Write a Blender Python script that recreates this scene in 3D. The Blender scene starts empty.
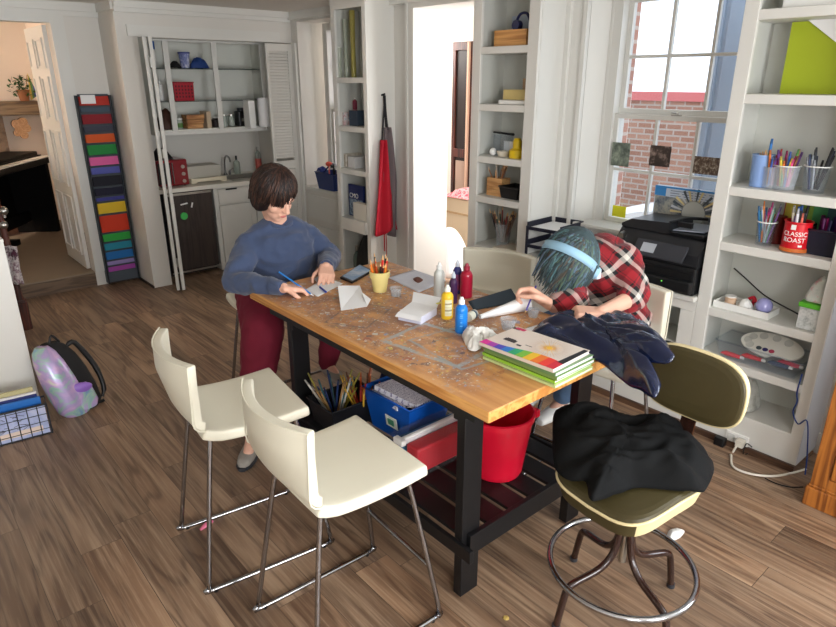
import bpy, bmesh, math, random
from mathutils import Vector, Matrix, Euler, noise
random.seed(7)
PI=math.pi; R=math.radians
C=bpy.context.scene.collection
V=Vector
# ------------------------------------------------------------------ camera
CH=1.9; FPX=632.0; PITCH=math.atan2(233.5,FPX); AZ=R(40.8)
cF=V((math.sin(AZ)*math.cos(PITCH),math.cos(AZ)*math.cos(PITCH),-math.sin(PITCH)))
cR=V((math.cos(AZ),-math.sin(AZ),0)); cU=cR.cross(cF)
cam=bpy.data.cameras.new('camera'); camo=bpy.data.objects.new('camera',cam); C.objects.link(camo)
cam.sensor_width=36; cam.lens=FPX/836*36; cam.clip_start=.05
camo.matrix_world=Matrix(((cR.x,cU.x,-cF.x,0),(cR.y,cU.y,-cF.y,0),(cR.z,cU.z,-cF.z,CH),(0,0,0,1)))
bpy.context.scene.camera=camo
def _ray(x,y): return cF+cR*((x-418)/FPX)-cU*((y-313.5)/FPX)
# a point of the photograph measured on a known horizontal or vertical surface of the room
def PZ(x,y,z):
    d=_ray(x,y); t=(z-CH)/d.z; return V((0,0,CH))+d*t
def PX(x,y,X):
    d=_ray(x,y); t=X/d.x; return V((0,0,CH))+d*t
def PY(x,y,Y):
    d=_ray(x,y); t=Y/d.y; return V((0,0,CH))+d*t
# ------------------------------------------------------------------ materials
def lin(c):
    return tuple((v/255/12.92 if v/255<=.04045 else ((v/255+.055)/1.055)**2.4) for v in c)
_m={}
def mat(name,col=(200,200,200),rough=.5,metal=0,trans=0,coat=0,sheen=0,bump=0,bscale=60,vary=0,vscale=6,alpha=1,emit=0,spec=.5,ior=1.45):
    if name in _m: return _m[name]
    m=bpy.data.materials.new(name); m.use_nodes=True; nt=m.node_tree; b=nt.nodes['Principled BSDF']
    c=lin(col)
    b.inputs['Base Color'].default_value=(*c,1); b.inputs['Roughness'].default_value=rough
    b.inputs['Metallic'].default_value=metal; b.inputs['Transmission Weight'].default_value=trans
    b.inputs['Coat Weight'].default_value=coat; b.inputs['Sheen Weight'].default_value=sheen
    b.inputs['Alpha'].default_value=alpha; b.inputs['Specular IOR Level'].default_value=spec; b.inputs['IOR'].default_value=ior
    if emit:
        b.inputs['Emission Color'].default_value=(*c,1); b.inputs['Emission Strength'].default_value=emit
    if bump or vary:
        tc=nt.nodes.new('ShaderNodeTexCoord')
    if bump:
        n=nt.nodes.new('ShaderNodeTexNoise'); n.inputs['Scale'].default_value=bscale; n.inputs['Detail'].default_value=4
        bp=nt.nodes.new('ShaderNodeBump'); bp.inputs['Strength'].default_value=bump; bp.inputs['Distance'].default_value=.004
        nt.links.new(tc.outputs['Object'],n.inputs['Vector']); nt.links.new(n.outputs['Fac'],bp.inputs['Height']); nt.links.new(bp.outputs['Normal'],b.inputs['Normal'])
    if vary:
        n=nt.nodes.new('ShaderNodeTexNoise'); n.inputs['Scale'].default_value=vscale; n.inputs['Detail'].default_value=5
        mx=nt.nodes.new('ShaderNodeMix'); mx.data_type='RGBA'
        mx.inputs['A'].default_value=(*[v*(1-vary) for v in c],1); mx.inputs['B'].default_value=(*[min(1,v*(1+vary)) for v in c],1)
        nt.links.new(tc.outputs['Object'],n.inputs['Vector']); nt.links.new(n.outputs['Fac'],mx.inputs['Factor']); nt.links.new(mx.outputs['Result'],b.inputs['Base Color'])
    _m[name]=m; return m
def col(c,rough=.5,**k): return mat('paint_%d_%d_%d_%d'%(*c,int(rough*100)),c,rough,**k)
def glassmat(name,tint=(240,250,255),f=.9,rough=.02):
    if name in _m: return _m[name]
    m=bpy.data.materials.new(name); m.use_nodes=True; nt=m.node_tree; nt.nodes.clear()
    o=nt.nodes.new('ShaderNodeOutputMaterial'); t=nt.nodes.new('ShaderNodeBsdfTransparent'); g=nt.nodes.new('ShaderNodeBsdfPrincipled'); x=nt.nodes.new('ShaderNodeMixShader')
    t.inputs['Color'].default_value=(*lin(tint),1); g.inputs['Base Color'].default_value=(*lin(tint),1); g.inputs['Roughness'].default_value=rough
    x.inputs[0].default_value=1-f
    nt.links.new(t.outputs[0],x.inputs[1]); nt.links.new(g.outputs[0],x.inputs[2]); nt.links.new(x.outputs[0],o.inputs[0])
    _m[name]=m; return m
class NT:
    def __init__(s,name):
        s.m=bpy.data.materials.new(name); s.m.use_nodes=True; s.t=s.m.node_tree; s.b=s.t.nodes['Principled BSDF']; s.tc=s.t.nodes.new('ShaderNodeTexCoord')
        s.co=s.tc.outputs['Object']
    def n(s,ty,ins=None,**props):
        o=s.t.nodes.new('ShaderNode'+ty)
        for k,v in props.items(): setattr(o,k,v)
        for k,v in (ins or {}).items():
            if hasattr(v,'is_output') or isinstance(v,bpy.types.NodeSocket): s.t.links.new(v,o.inputs[k])
            else: o.inputs[k].default_value=v
        return o
    def math(s,op,a,b=0,c=None):
        d={0:a,1:b}
        if c is not None: d[2]=c
        return s.n('Math',d,operation=op).outputs[0]
    def mix(s,f,a,b,bt='MIX'):
        o=s.t.nodes.new('ShaderNodeMix'); o.data_type='RGBA'; o.blend_type=bt
        for k,v in (('Factor',f),('A',a),('B',b)):
            i=[q for q in o.inputs if q.name==k and q.enabled][0]
            if isinstance(v,bpy.types.NodeSocket): s.t.links.new(v,i)
            else: i.default_value=(*v,1) if isinstance(v,tuple) and len(v)==3 else v
        return [q for q in o.outputs if q.enabled][0]
    def ramp(s,f,stops,interp='LINEAR'):
        o=s.t.nodes.new('ShaderNodeValToRGB'); s.t.links.new(f,o.inputs[0]); o.color_ramp.interpolation=interp
        e=o.color_ramp.elements
        while len(e)<len(stops): e.new(.5)
        for q,(p,c) in zip(e,stops): q.position=p; q.color=(*c,1) if len(c)==3 else c
        return o.outputs[0]
    def out(s,colr=None,rough=None,bump=None,bstr=.2,bdist=.002):
        if colr is not None: s.t.links.new(colr,s.b.inputs['Base Color'])
        if rough is not None:
            if isinstance(rough,bpy.types.NodeSocket): s.t.links.new(rough,s.b.inputs['Roughness'])
            else: s.b.inputs['Roughness'].default_value=rough
        if bump is not None:
            bp=s.n('Bump',{'Strength':bstr,'Distance':bdist,'Height':bump}); s.t.links.new(bp.outputs[0],s.b.inputs['Normal'])
        return s.m
def ramp01(v): return (v,v,v)
def m_floor():
    s=NT('walnut_plank_floor')
    sp=s.n('SeparateXYZ',{0:s.co})
    row=s.math('FLOOR',s.math('MULTIPLY',sp.outputs[0],1/.165)); wn=s.n('TexWhiteNoise',{'W':row},noise_dimensions='1D').outputs[0]
    sw=s.n('CombineXYZ',{0:s.math('ADD',sp.outputs[1],s.math('MULTIPLY',wn,1.22)),1:sp.outputs[0],2:0.0}).outputs[0]
    br=s.n('TexBrick',{'Vector':sw,'Color1':(0,0,0,1),'Color2':(1,1,1,1),'Mortar':(.5,.5,.5,1),'Scale':1.0,'Mortar Size':.0012,'Mortar Smooth':.2,'Bias':0.0,'Brick Width':1.22,'Row Height':.165},offset=0.0,offset_frequency=2)
    rid=s.n('SeparateColor',{0:br.outputs[0]}).outputs[0]
    off=s.n('CombineXYZ',{0:s.math('MULTIPLY',rid,37.0),1:s.math('MULTIPLY',rid,11.0),2:s.math('MULTIPLY',rid,5.0)}).outputs[0]
    base=s.n('VectorMath',{0:s.co,1:off},operation='ADD').outputs[0]
    st=s.n('VectorMath',{0:base,1:(5.5,.62,1)},operation='MULTIPLY').outputs[0]
    n1=s.n('TexNoise',{'Vector':st,'Scale':1.15,'Detail':2.0,'Roughness':.5,'Distortion':.5}).outputs[0]
    rings=s.math('SINE',s.math('MULTIPLY',n1,40.0))
    rings=s.math('MULTIPLY_ADD',rings,.5,.5)
    ring=s.ramp(rings,[(0,(0,0,0)),(.35,(.7,.7,.7)),(1,(1,1,1))])
    st2=s.n('VectorMath',{0:base,1:(70,2.2,1)},operation='MULTIPLY').outputs[0]
    n2=s.n('TexNoise',{'Vector':st2,'Scale':1.0,'Detail':5.0,'Roughness':.65}).outputs[0]
    st3=s.n('VectorMath',{0:base,1:(8,.9,1)},operation='MULTIPLY').outputs[0]
    n3=s.n('TexNoise',{'Vector':st3,'Scale':1.0,'Detail':3.0}).outputs[0]
    c=s.ramp(n3,[(.28,lin((112,88,70))),(.5,lin((150,121,97))),(.72,lin((180,151,124)))])
    c=s.mix(s.math('MULTIPLY',s.math('SUBTRACT',1.0,ring),.6),c,lin((84,60,46)))
    c=s.mix(s.math('MULTIPLY',s.ramp(n2,[(.45,(0,0,0)),(.75,(1,1,1))]),.6),c,lin((204,178,150)))
    tone=s.ramp(rid,[(0,(.56,.54,.52)),(.5,(.82,.81,.79)),(1,(.93,.86,.79))])
    c=s.mix(1.0,c,tone,'MULTIPLY')
    c=s.mix(s.math('MULTIPLY',br.outputs['Fac'],.8),c,lin((48,36,28)))
    rg=s.math('MULTIPLY_ADD',n2,.18,.34)
    return s.out(c,rg,s.math('ADD',s.math('MULTIPLY',n2,.5),s.math('MULTIPLY',br.outputs['Fac'],-1.0)),.25,.0015)
def m_wood(name,c1,c2,axis=1,scale=1.0,rough=.45):
    s=NT(name); k=[14,14,14]; k[axis]=1.1
    st=s.n('VectorMath',{0:s.co,1:tuple(k)},operation='MULTIPLY').outputs[0]
    n1=s.n('TexNoise',{'Vector':st,'Scale':scale,'Detail':3.0,'Distortion':.6}).outputs[0]
    r=s.math('MULTIPLY_ADD',s.math('SINE',s.math('MULTIPLY',n1,30.0)),.5,.5)
    k2=[90,90,90]; k2[axis]=3
    n2=s.n('TexNoise',{'Vector':s.n('VectorMath',{0:s.co,1:tuple(k2)},operation='MULTIPLY').outputs[0],'Scale':scale,'Detail':4.0}).outputs[0]
    f=s.math('ADD',s.math('MULTIPLY',r,.5),s.math('MULTIPLY',n2,.5))
    return s.out(s.ramp(f,[(.25,lin(c1)),(.75,lin(c2))]),rough,n2,.15)
def m_table():
    s=NT('paint_stained_table_top')
    sp=s.n('SeparateXYZ',{0:s.co})
    st=s.n('VectorMath',{0:s.co,1:(26,1.6,1)},operation='MULTIPLY').outputs[0]
    n1=s.n('TexNoise',{'Vector':st,'Scale':1.0,'Detail':5.0}).outputs[0]
    c=s.ramp(n1,[(.3,lin((188,126,70))),(.6,lin((214,158,98))),(.8,lin((224,172,112)))])
    # worn, painted-over middle
    nA=s.n('TexNoise',{'Vector':s.co,'Scale':5.0,'Detail':8.0,'Roughness':.7}).outputs[0]
    worn=s.ramp(nA,[(.42,(0,0,0)),(.6,(1,1,1))])
    def edge(o,lo,hi,w):
        a=s.n('MapRange',{0:o,1:lo,2:lo+w,3:0.0,4:1.0}).outputs[0]; b=s.n('MapRange',{0:o,1:hi-w,2:hi,3:1.0,4:0.0}).outputs[0]
        return s.math('MULTIPLY',a,b)
    X=s.math('ADD',sp.outputs[0],s.math('MULTIPLY_ADD',nA,.10,-.05)); Y=s.math('ADD',sp.outputs[1],s.math('MULTIPLY_ADD',nA,.2,-.1))
    inner=s.math('MULTIPLY',edge(X,1.33,2.24,.06),edge(Y,1.30,2.86,.14))
    c=s.mix(s.math('MULTIPLY',s.math('MULTIPLY',worn,inner),.85),c,lin((156,110,84)))
    nB=s.n('TexNoise',{'Vector':s.co,'Scale':14.0,'Detail':6.0,'Roughness':.75}).outputs[0]
    c=s.mix(s.math('MULTIPLY',s.math('MULTIPLY',s.ramp(nB,[(.5,(0,0,0)),(.62,(1,1,1))]),inner),.7),c,lin((134,104,90)))
    c=s.mix(s.math('MULTIPLY',s.math('MULTIPLY',s.ramp(nB,[(.3,(1,1,1)),(.4,(0,0,0))]),inner),.6),c,lin((190,160,136)))
    # splats
    ns=s.n('TexNoise',{'Vector':s.co,'Scale':30.0,'Detail':3.0}); 
    wv=s.n('VectorMath',{0:s.co,1:s.n('VectorMath',{0:ns.outputs[1],'Scale':.05},operation='SCALE').outputs[0]},operation='ADD').outputs[0]
    for sc,th,pw in ((11.0,.20,.75),(24.0,.24,.95),(48.0,.27,1.0),(85.0,.28,1.0)):
        vo=s.n('TexVoronoi',{'Vector':wv,'Scale':sc,'Randomness':1.0})
        col=s.ramp(s.n('SeparateColor',{0:vo.outputs['Color']}).outputs[0],[(0,lin((150,170,190))),(.16,lin((225,225,215))),(.3,lin((196,184,170))),(.42,lin((120,150,190))),(.52,lin((208,190,90))),(.6,lin((200,205,200))),(.7,lin((150,60,50))),(.78,lin((130,165,150))),(.86,lin((215,212,205))),(.94,lin((80,72,80)))],'CONSTANT')
        gate=s.n('SeparateColor',{0:vo.outputs['Color']}).outputs[1]
        gate=s.math('GREATER_THAN',gate,.55)
        m=s.math('LESS_THAN',vo.outputs['Distance'],th)
        m=s.math('MULTIPLY',s.math('MULTIPLY',m,gate),s.math('MULTIPLY',inner,pw*.8))
        c=s.mix(m,c,col)
    # dried outline left round a sheet of paper
    def rect(cx,cy,ang,hw,hh,t,colr,c):
        dx=s.math('SUBTRACT',sp.outputs[0],cx); dy=s.math('SUBTRACT',sp.outputs[1],cy); ca,sa=math.cos(ang),math.sin(ang)
        u=s.math('ADD',s.math('MULTIPLY',dx,ca),s.math('MULTIPLY',dy,sa)); v=s.math('SUBTRACT',s.math('MULTIPLY',dy,ca),s.math('MULTIPLY',dx,sa))
        d=s.math('MAXIMUM',s.math('SUBTRACT',s.math('ABSOLUTE',u),hw),s.math('SUBTRACT',s.math('ABSOLUTE',v),hh))
        d=s.math('ABSOLUTE',s.math('ADD',d,s.math('MULTIPLY_ADD',nB,.03,-.015)))
        m=s.math('MULTIPLY',s.n('MapRange',{0:d,1:t*.5,2:t,3:1.0,4:0.0}).outputs[0],s.ramp(nB,[(.38,(.15,.15,.15)),(.52,(1,1,1))]))
        return s.mix(s.math('MULTIPLY',m,.8),c,colr)
    c=rect(1.60,1.72,.15,.13,.19,.016,lin((158,170,172)),c)
    c=rect(1.66,1.64,-.1,.15,.17,.010,lin((150,158,158)),c)
    c=rect(1.55,2.2,.5,.14,.10,.006,lin((110,96,92)),c)
    return s.out(c,s.math('MULTIPLY_ADD',nB,.25,.3),nB,.12,.002)
def m_plaid():
    s=NT('red_plaid_flannel')
    mp=s.n('Mapping',{'Vector':s.co,'Rotation':(.35,.55,.5),'Scale':(1,1,1)}).outputs[0]
    sp=s.n('SeparateXYZ',{0:mp})
    def band(o,per,ph,w):
        f=s.math('FRACT',s.math('ADD',s.math('MULTIPLY',o,1/per),ph)); return s.math('LESS_THAN',f,w)
    P=.105
    RD,BK,WH=lin((150,16,30)),lin((14,13,18)),lin((206,198,188))
    def col_(o,ph):
        f=s.math('FRACT',s.math('ADD',s.math('MULTIPLY',o,1/P),ph))
        return s.ramp(f,[(0,RD),(.26,BK),(.42,WH),(.62,BK),(.80,RD),(.86,BK),(.90,RD)],'CONSTANT')
    c=s.mix(.5,col_(sp.outputs[0],.1),col_(sp.outputs[2],.3))
    s.b.inputs['Sheen Weight'].default_value=.1
    return s.out(c,.85)
def m_brick(name,c1,c2,mort,vec='xz'):
    s=NT(name); sp=s.n('SeparateXYZ',{0:s.co})
    v=s.n('CombineXYZ',{0:sp.outputs[1] if vec=='yz' else sp.outputs[0],1:sp.outputs[2],2:0.0}).outputs[0]
    br=s.n('TexBrick',{'Vector':v,'Color1':(*lin(c1),1),'Color2':(*lin(c2),1),'Mortar':(*lin(mort),1),'Scale':1.0,'Mortar Size':.012,'Brick Width':.23,'Row Height':.082})
    return s.out(br.outputs[0],.9)
def m_stripes(name,cols,axis=2,per=1.0,rough=.6,off=0.0):
    s=NT(name); sp=s.n('SeparateXYZ',{0:s.co}); f=s.math('FRACT',s.math('ADD',s.math('MULTIPLY',sp.outputs[axis],1/per),off))
    n=len(cols); return s.out(s.ramp(f,[(i/n,lin(c)) for i,c in enumerate(cols)],'CONSTANT'),rough)
def m_gradient(name,cols,p0,p1,rough=.4):
    s=NT(name); d=V(p1)-V(p0); L=d.length; d.normalize()
    t=s.n('VectorMath',{0:s.n('VectorMath',{0:s.co,1:tuple(p0)},operation='SUBTRACT').outputs[0],1:tuple(d)},operation='DOT_PRODUCT').outputs['Value']
    t=s.math('MULTIPLY',t,1/L); n=len(cols)
    return s.out(s.ramp(t,[(i/(n-1),lin(c)) for i,c in enumerate(cols)]),rough)
def m_speck(name,cols,scale=40,rough=.6,dist=True):
    s=NT(name); n=s.n('TexNoise',{'Vector':s.co,'Scale':scale,'Detail':5.0,'Roughness':.7}).outputs[0]
    k=len(cols); return s.out(s.ramp(n,[(.3+.4*i/max(1,k-1),lin(c)) for i,c in enumerate(cols)]),rough,n,.1)
# ------------------------------------------------------------------ mesh builder
class M:
    k=0
    def __init__(s): s.v=[]; s.f=[]; s.mi=[]; s.sm=[]; s.T=None
    def add(s,vs,fs,mi=0,smooth=False):
        b=len(s.v)
        s.v+= [ (s.T@V(p) if s.T is not None else V(p)) for p in vs]
        for f in fs: s.f.append([b+i for i in f]); s.mi.append(mi); s.sm.append(smooth)
        return s
    def box(s,a,b,mi=0,rot=None,pivot=None):
        x0,y0,z0=[min(a[i],b[i]) for i in range(3)]; x1,y1,z1=[max(a[i],b[i]) for i in range(3)]
        M.k+=1; e=((M.k*7)%13)*.00007; x0-=e;y0-=e;z0-=e*.3;x1+=e;y1+=e;z1+=e*.3   # joints never share a plane
        vs=[V(p) for p in ((x0,y0,z0),(x1,y0,z0),(x1,y1,z0),(x0,y1,z0),(x0,y0,z1),(x1,y0,z1),(x1,y1,z1),(x0,y1,z1))]
        if rot is not None:
            c=V(pivot) if pivot is not None else (V(a)+V(b))/2
            Rm=Euler(rot).to_matrix() if not isinstance(rot,(int,float)) else Matrix.Rotation(rot,3,'Z')
            vs=[c+Rm@(p-c) for p in vs]
        return s.add(vs,[(0,3,2,1),(4,5,6,7),(0,1,5,4),(1,2,6,5),(2,3,7,6),(3,0,4,7)],mi)
    def hexa(s,bot,top,mi=0):
        return s.add(list(bot)+list(top),[(0,3,2,1),(4,5,6,7),(0,1,5,4),(1,2,6,5),(2,3,7,6),(3,0,4,7)],mi)
    def cyl(s,p0,p1,r0,r1=None,n=16,mi=0,cap=True,cmi=None):
        r1=r0 if r1 is None else r1; p0=V(p0);p1=V(p1); d=(p1-p0).normalized(); u=d.orthogonal().normalized(); w=d.cross(u)
        A=[p0+(u*math.cos(2*PI*i/n)+w*math.sin(2*PI*i/n))*r0 for i in range(n)]; B=[p1+(u*math.cos(2*PI*i/n)+w*math.sin(2*PI*i/n))*r1 for i in range(n)]
        s.add(A+B,[(i,(i+1)%n,n+(i+1)%n,n+i) for i in range(n)],mi,True)
        if cap:
            cm=mi if cmi is None else cmi
            if r0>1e-5: s.add(A,[tuple(range(n))[::-1]],cm)
            if r1>1e-5: s.add(B,[tuple(range(n))],cm)
        return s
    def tube(s,pts,r,n=8,mi=0,smooth_path=0,closed=False,flat=None):
        pts=[V(p) for p in pts]
        if smooth_path: pts=spline(pts,smooth_path,closed)
        k=len(pts); rs=r if isinstance(r,(list,tuple)) else [r]*k
        if len(rs)!=k: rs=[rs[min(len(rs)-1,int(i/(k-1)*(len(rs)-1)+.5))] for i in range(k)]
        T=[]
        for i in range(k):
            a=pts[i-1] if (i>0 or closed) else pts[i]; b=pts[(i+1)%k] if (i<k-1 or closed) else pts[i]
            t=(b-a); T.append(t.normalized() if t.length>1e-9 else V((0,0,1)))
        u=T[0].orthogonal().normalized()
        if flat is not None: u=(V(flat)-T[0]*V(flat).dot(T[0])).normalized()
        vs=[]
        for i in range(k):
            u=(u-T[i]*u.dot(T[i])); u=u.normalized() if u.length>1e-6 else T[i].orthogonal().normalized()
            w=T[i].cross(u); rr=rs[i]; ra,rb=(rr if isinstance(rr,tuple) else (rr,rr))
            for j in range(n):
                a=2*PI*j/n; vs.append(pts[i]+u*math.cos(a)*ra+w*math.sin(a)*rb)
        fs=[]
        for i in range(k-1 if not closed else k):
            for j in range(n): 
                a=i*n+j;b=i*n+(j+1)%n;c=((i+1)%k)*n+(j+1)%n;d=((i+1)%k)*n+j; fs.append((a,b,c,d))
        s.add(vs,fs,mi,True)
        if not closed:
            s.add(vs[:n],[tuple(range(n))[::-1]],mi); s.add(vs[-n:],[tuple(range(n))],mi)
        return s
    def lathe(s,c,prof,n=24,mi=0,axis=None,mis=None):
        c=V(c); vs=[]
        Q=None
        if axis is not None: Q=V((0,0,1)).rotation_difference(V(axis).normalized()).to_matrix()
        for r,z in prof:
            for i in range(n):
                p=V((r*math.cos(2*PI*i/n),r*math.sin(2*PI*i/n),z)); vs.append(c+(Q@p if Q else p))
        for k in range(len(prof)-1):
            seg=vs[k*n:(k+2)*n]
            s.add(seg,[(i,(i+1)%n,n+(i+1)%n,n+i) for i in range(n)],mis[k] if mis else mi,True)
        return s
    def grid(s,fn,nu,nv,mi=0,smooth=True,closeu=False):
        vs=[V(fn(i/(nu-1) if not closeu else i/nu,j/(nv-1))) for i in range(nu) for j in range(nv)]
        fs=[]
        for i in range(nu if closeu else nu-1):
            for j in range(nv-1):
                a=i*nv+j; b=((i+1)%nu)*nv+j; fs.append((a,b,b+1,a+1))
        return s.add(vs,fs,mi,smooth)
    def ell(s,c,r,rot=None,n=16,m=10,mi=0):
        c=V(c); r=(r,r,r) if isinstance(r,(int,float)) else r; Rm=(Euler(rot).to_matrix() if rot is not None and not isinstance(rot,Matrix) else rot)
        vs=[];fs=[]
        def P(a,b):
            p=V((r[0]*math.sin(b)*math.cos(a),r[1]*math.sin(b)*math.sin(a),r[2]*math.cos(b))); return c+(Rm@p if Rm is not None else p)
        vs.append(P(0,0))
        for j in range(1,m):
            for i in range(n): vs.append(P(2*PI*i/n,PI*j/m))
        vs.append(P(0,PI))
        for i in range(n): fs.append((0,1+i,1+(i+1)%n))
        for j in range(m-2):
            for i in range(n):
                a=1+j*n+i;b=1+j*n+(i+1)%n; fs.append((a,a+n,b+n,b))
        L=len(vs)-1
        for i in range(n): fs.append((L,1+(m-2)*n+(i+1)%n,1+(m-2)*n+i))
        return s.add(vs,fs,mi,True)
    def cap(s,p0,p1,r0,r1,n=14,mi=0):      # tapered capsule
        p0=V(p0);p1=V(p1); s.cyl(p0,p1,r0,r1,n,mi,True); s.ell(p0,r0*1.0,None,n,8,mi); s.ell(p1,r1*1.0,None,n,8,mi); return s
    def chain(s,pts,rs,n=14):
        for i in range(len(pts)-1): s.cap(pts[i],pts[i+1],rs[i],rs[i+1],n)
        return s
    def loft(s,rings,n=24,mi=0,cap=True):   # rings: (centre, vecA, vecB)
        vs=[]
        for c,a,b in rings:
            c=V(c);a=V(a);b=V(b)
            for i in range(n): t=2*PI*i/n; vs.append(c+a*math.cos(t)+b*math.sin(t))
        fs=[(k*n+i,k*n+(i+1)%n,(k+1)*n+(i+1)%n,(k+1)*n+i) for k in range(len(rings)-1) for i in range(n)]
        s.add(vs,fs,mi,True)
        if cap: s.add(vs[:n],[tuple(range(n))[::-1]],mi); s.add(vs[-n:],[tuple(range(n))],mi)
        return s
    def prism(s,pts,z0,z1,mi=0,axis='z'):
        def q(p,h):
            return {'z':(p[0],p[1],h),'x':(h,p[0],p[1]),'y':(p[0],h,p[1])}[axis]
        n=len(pts); A=[q(p,z0) for p in pts]; B=[q(p,z1) for p in pts]
        s.add(A+B,[(i,(i+1)%n,n+(i+1)%n,n+i) for i in range(n)],mi); s.add(A,[tuple(range(n))[::-1]],mi); s.add(B,[tuple(range(n))],mi); return s
    def mesh(s,name,fix=True):
        me=bpy.data.meshes.new(name); me.from_pydata([tuple(p) for p in s.v],[],s.f)
        me.polygons.foreach_set('material_index',s.mi); me.polygons.foreach_set('use_smooth',s.sm); 
        if fix:
            bm=bmesh.new(); bm.from_mesh(me); bmesh.ops.recalc_face_normals(bm,faces=bm.faces); bm.to_mesh(me); bm.free()
        me.update(); return me
def spline(pts,sub,closed=False):
    out=[]; k=len(pts)
    for i in range(k if closed else k-1):
        g=lambda j: pts[j%k] if closed else pts[max(0,min(k-1,j))]
        p0,p1,p2,p3=g(i-1),g(i),g(i+1),g(i+2)
        for q in range(sub):
            t=q/sub; out.append(.5*((2*p1)+(p2-p0)*t+(2*p0-5*p1+4*p2-p3)*t*t+(3*p1-p0-3*p2+p3)*t**3))
    if not closed: out.append(pts[-1].copy())
    return out
def setmats(me,mats):
    for m in (mats if isinstance(mats,(list,tuple)) else [mats]): me.materials.append(m)
def obj(name,b,mats,parent=None,bev=0,sub=0,solid=0,label=None,soff=0):
    me=b.mesh(name) if isinstance(b,M) else b
    setmats(me,mats); o=bpy.data.objects.new(name,me); C.objects.link(o)
    if parent is not None:
        o.parent=parent
        root=parent
        if parent.get('_w',False): o.matrix_parent_inverse=Matrix.Translation(-V(parent['_o']))
        if parent.get('_w',False): o['_w']=True; o['_o']=(0.0,0.0,0.0)
    if solid: q=o.modifiers.new('solid','SOLIDIFY'); q.thickness=solid; q.offset=soff
    if bev: q=o.modifiers.new('bevel','BEVEL'); q.width=bev; q.segments=2; q.limit_method='ANGLE'; q.angle_limit=R(40)
    if sub: q=o.modifiers.new('sub','SUBSURF'); q.levels=sub; q.render_levels=sub
    if label: o['label']=label
    return o
def thing(name,label,cat,loc=(0,0,0),group=None,local=False):
    o=bpy.data.objects.new(name,None); C.objects.link(o); o.location=loc; o.empty_display_size=.1
    o['label']=label; o['category']=cat
    if group: o['group']=group
    if not local: o['_w']=True; o['_o']=tuple(float(q) for q in loc)
    return o
def single(name,label,cat,b,mats,group=None,**k):
    o=obj(name,b,mats,**k); o['label']=label; o['category']=cat
    if group: o['group']=group
    return o
def struct(name,b,mats,label=None,**k):
    if name.startswith('trim'): k['bev']=0
    o=obj(name,b,mats,**k)
    if 'parent' not in k or k['parent'] is None: o['kind']='structure'
    return o
def dup(root,loc=None,rz=None,label=None,group=None):
    def cp(o,par):
        c=o.copy(); C.objects.link(c)
        if par is not None: c.parent=par
        for ch in [q for q in kids.get(o.name,[])]: cp(ch,c)
        return c
    kids={}
    for q in bpy.data.objects:
        if q.parent: kids.setdefault(q.parent.name,[]).append(q)
    r=cp(root,None)
    if loc is not None: r.location=loc
    if rz is not None: r.rotation_euler=(0,0,rz)
    if label: r['label']=label
    if group: r['group']=group
    return r
def baked(b,voxel,smooth=6,fac=.5,disp=None):
    """union of overlapping volumes -> one continuous skin"""
    me=b.mesh('tmp'); o=bpy.data.objects.new('tmp',me); C.objects.link(o)
    q=o.modifiers.new('r','REMESH'); q.mode='VOXEL'; q.voxel_size=voxel; q.use_smooth_shade=True
    if smooth: q=o.modifiers.new('s','SMOOTH'); q.factor=fac; q.iterations=smooth
    dg=bpy.context.evaluated_depsgraph_get(); dg.update()
    me2=bpy.data.meshes.new_from_object(o.evaluated_get(dg)); bpy.data.objects.remove(o); bpy.data.meshes.remove(me)
    for p in me2.polygons: p.use_smooth=True
    if disp:
        nn=[v.normal.copy() for v in me2.vertices]
        for v,n in zip(me2.vertices,nn): v.co+=n*disp(v.co)
    me2.materials.clear()
    return me2
def text_mesh(txt,size,depth=.001):
    cu=bpy.data.curves.new('t','FONT'); cu.body=txt; cu.size=size; cu.extrude=depth; cu.align_x='CENTER'; cu.align_y='CENTER'
    o=bpy.data.objects.new('t',cu); C.objects.link(o); dg=bpy.context.evaluated_depsgraph_get(); dg.update()
    me=bpy.data.meshes.new_from_object(o.evaluated_get(dg)); bpy.data.objects.remove(o)
    return me
def text_on(b,txt,size,org,ux,uy,mi=0,depth=.0008,bend=None):
    me=text_mesh(txt,size,depth); org=V(org);ux=V(ux).normalized();uy=V(uy).normalized();uz=ux.cross(uy)
    vs=[]
    for v in me.vertices:
        if bend:
            c,r,a0=bend; a=a0+v.co.x/r; d=V((math.cos(a),math.sin(a),0)); vs.append(V(c)+d*(r+v.co.z+.0006)+V((0,0,v.co.y)))
        else: vs.append(org+ux*v.co.x+uy*v.co.y+uz*v.co.z)
    b.add(vs,[tuple(p.vertices) for p in me.polygons],mi)
def drape(boundary,center,h,folds=.02,fs=9,n=56,m=16,seed=0,drop=.004,power=2.2,thick=None,along=None,an=.28):
    """cloth lump: closed outline (with its own heights), raised middle, ridged folds"""
    b=M(); bd=spline([V(p) for p in boundary],max(2,n//len(boundary)),True); c=V(center); k=len(bd)
    vs=[c+V((0,0,h))]
    for j in range(1,m+1):
        r=j/m
        for i in range(k):
            p=c.lerp(bd[i],r); e=max(0,1-r**power)
            q=V((p.x*fs+seed,p.y*fs,seed*.7))
            if along is not None:
                al=V(along).normalized(); a_=p.x*al.x+p.y*al.y; b_=-p.x*al.y+p.y*al.x; w_=noise.noise(V((p.x*5,p.y*5,seed)))*.03
                q=V((a_*fs*an+seed,(b_+w_)*fs,seed*.7))
            a=noise.noise(q)+.5*noise.noise(q*2.3)
            rid=(1-abs(a)*2.2)
            p=p+V((0,0,h*e+folds*rid*min(1,3*(1-r)+.25)))
            vs.append(p)
    fs_=[(0,1+i,1+(i+1)%k) for i in range(k)]
    for j in range(m-1):
        for i in range(k):
            a=1+j*k+i;a2=1+j*k+(i+1)%k; fs_.append((a,a+k,a2+k,a2))
    b.add(vs,fs_,0,True)
    return b
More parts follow.
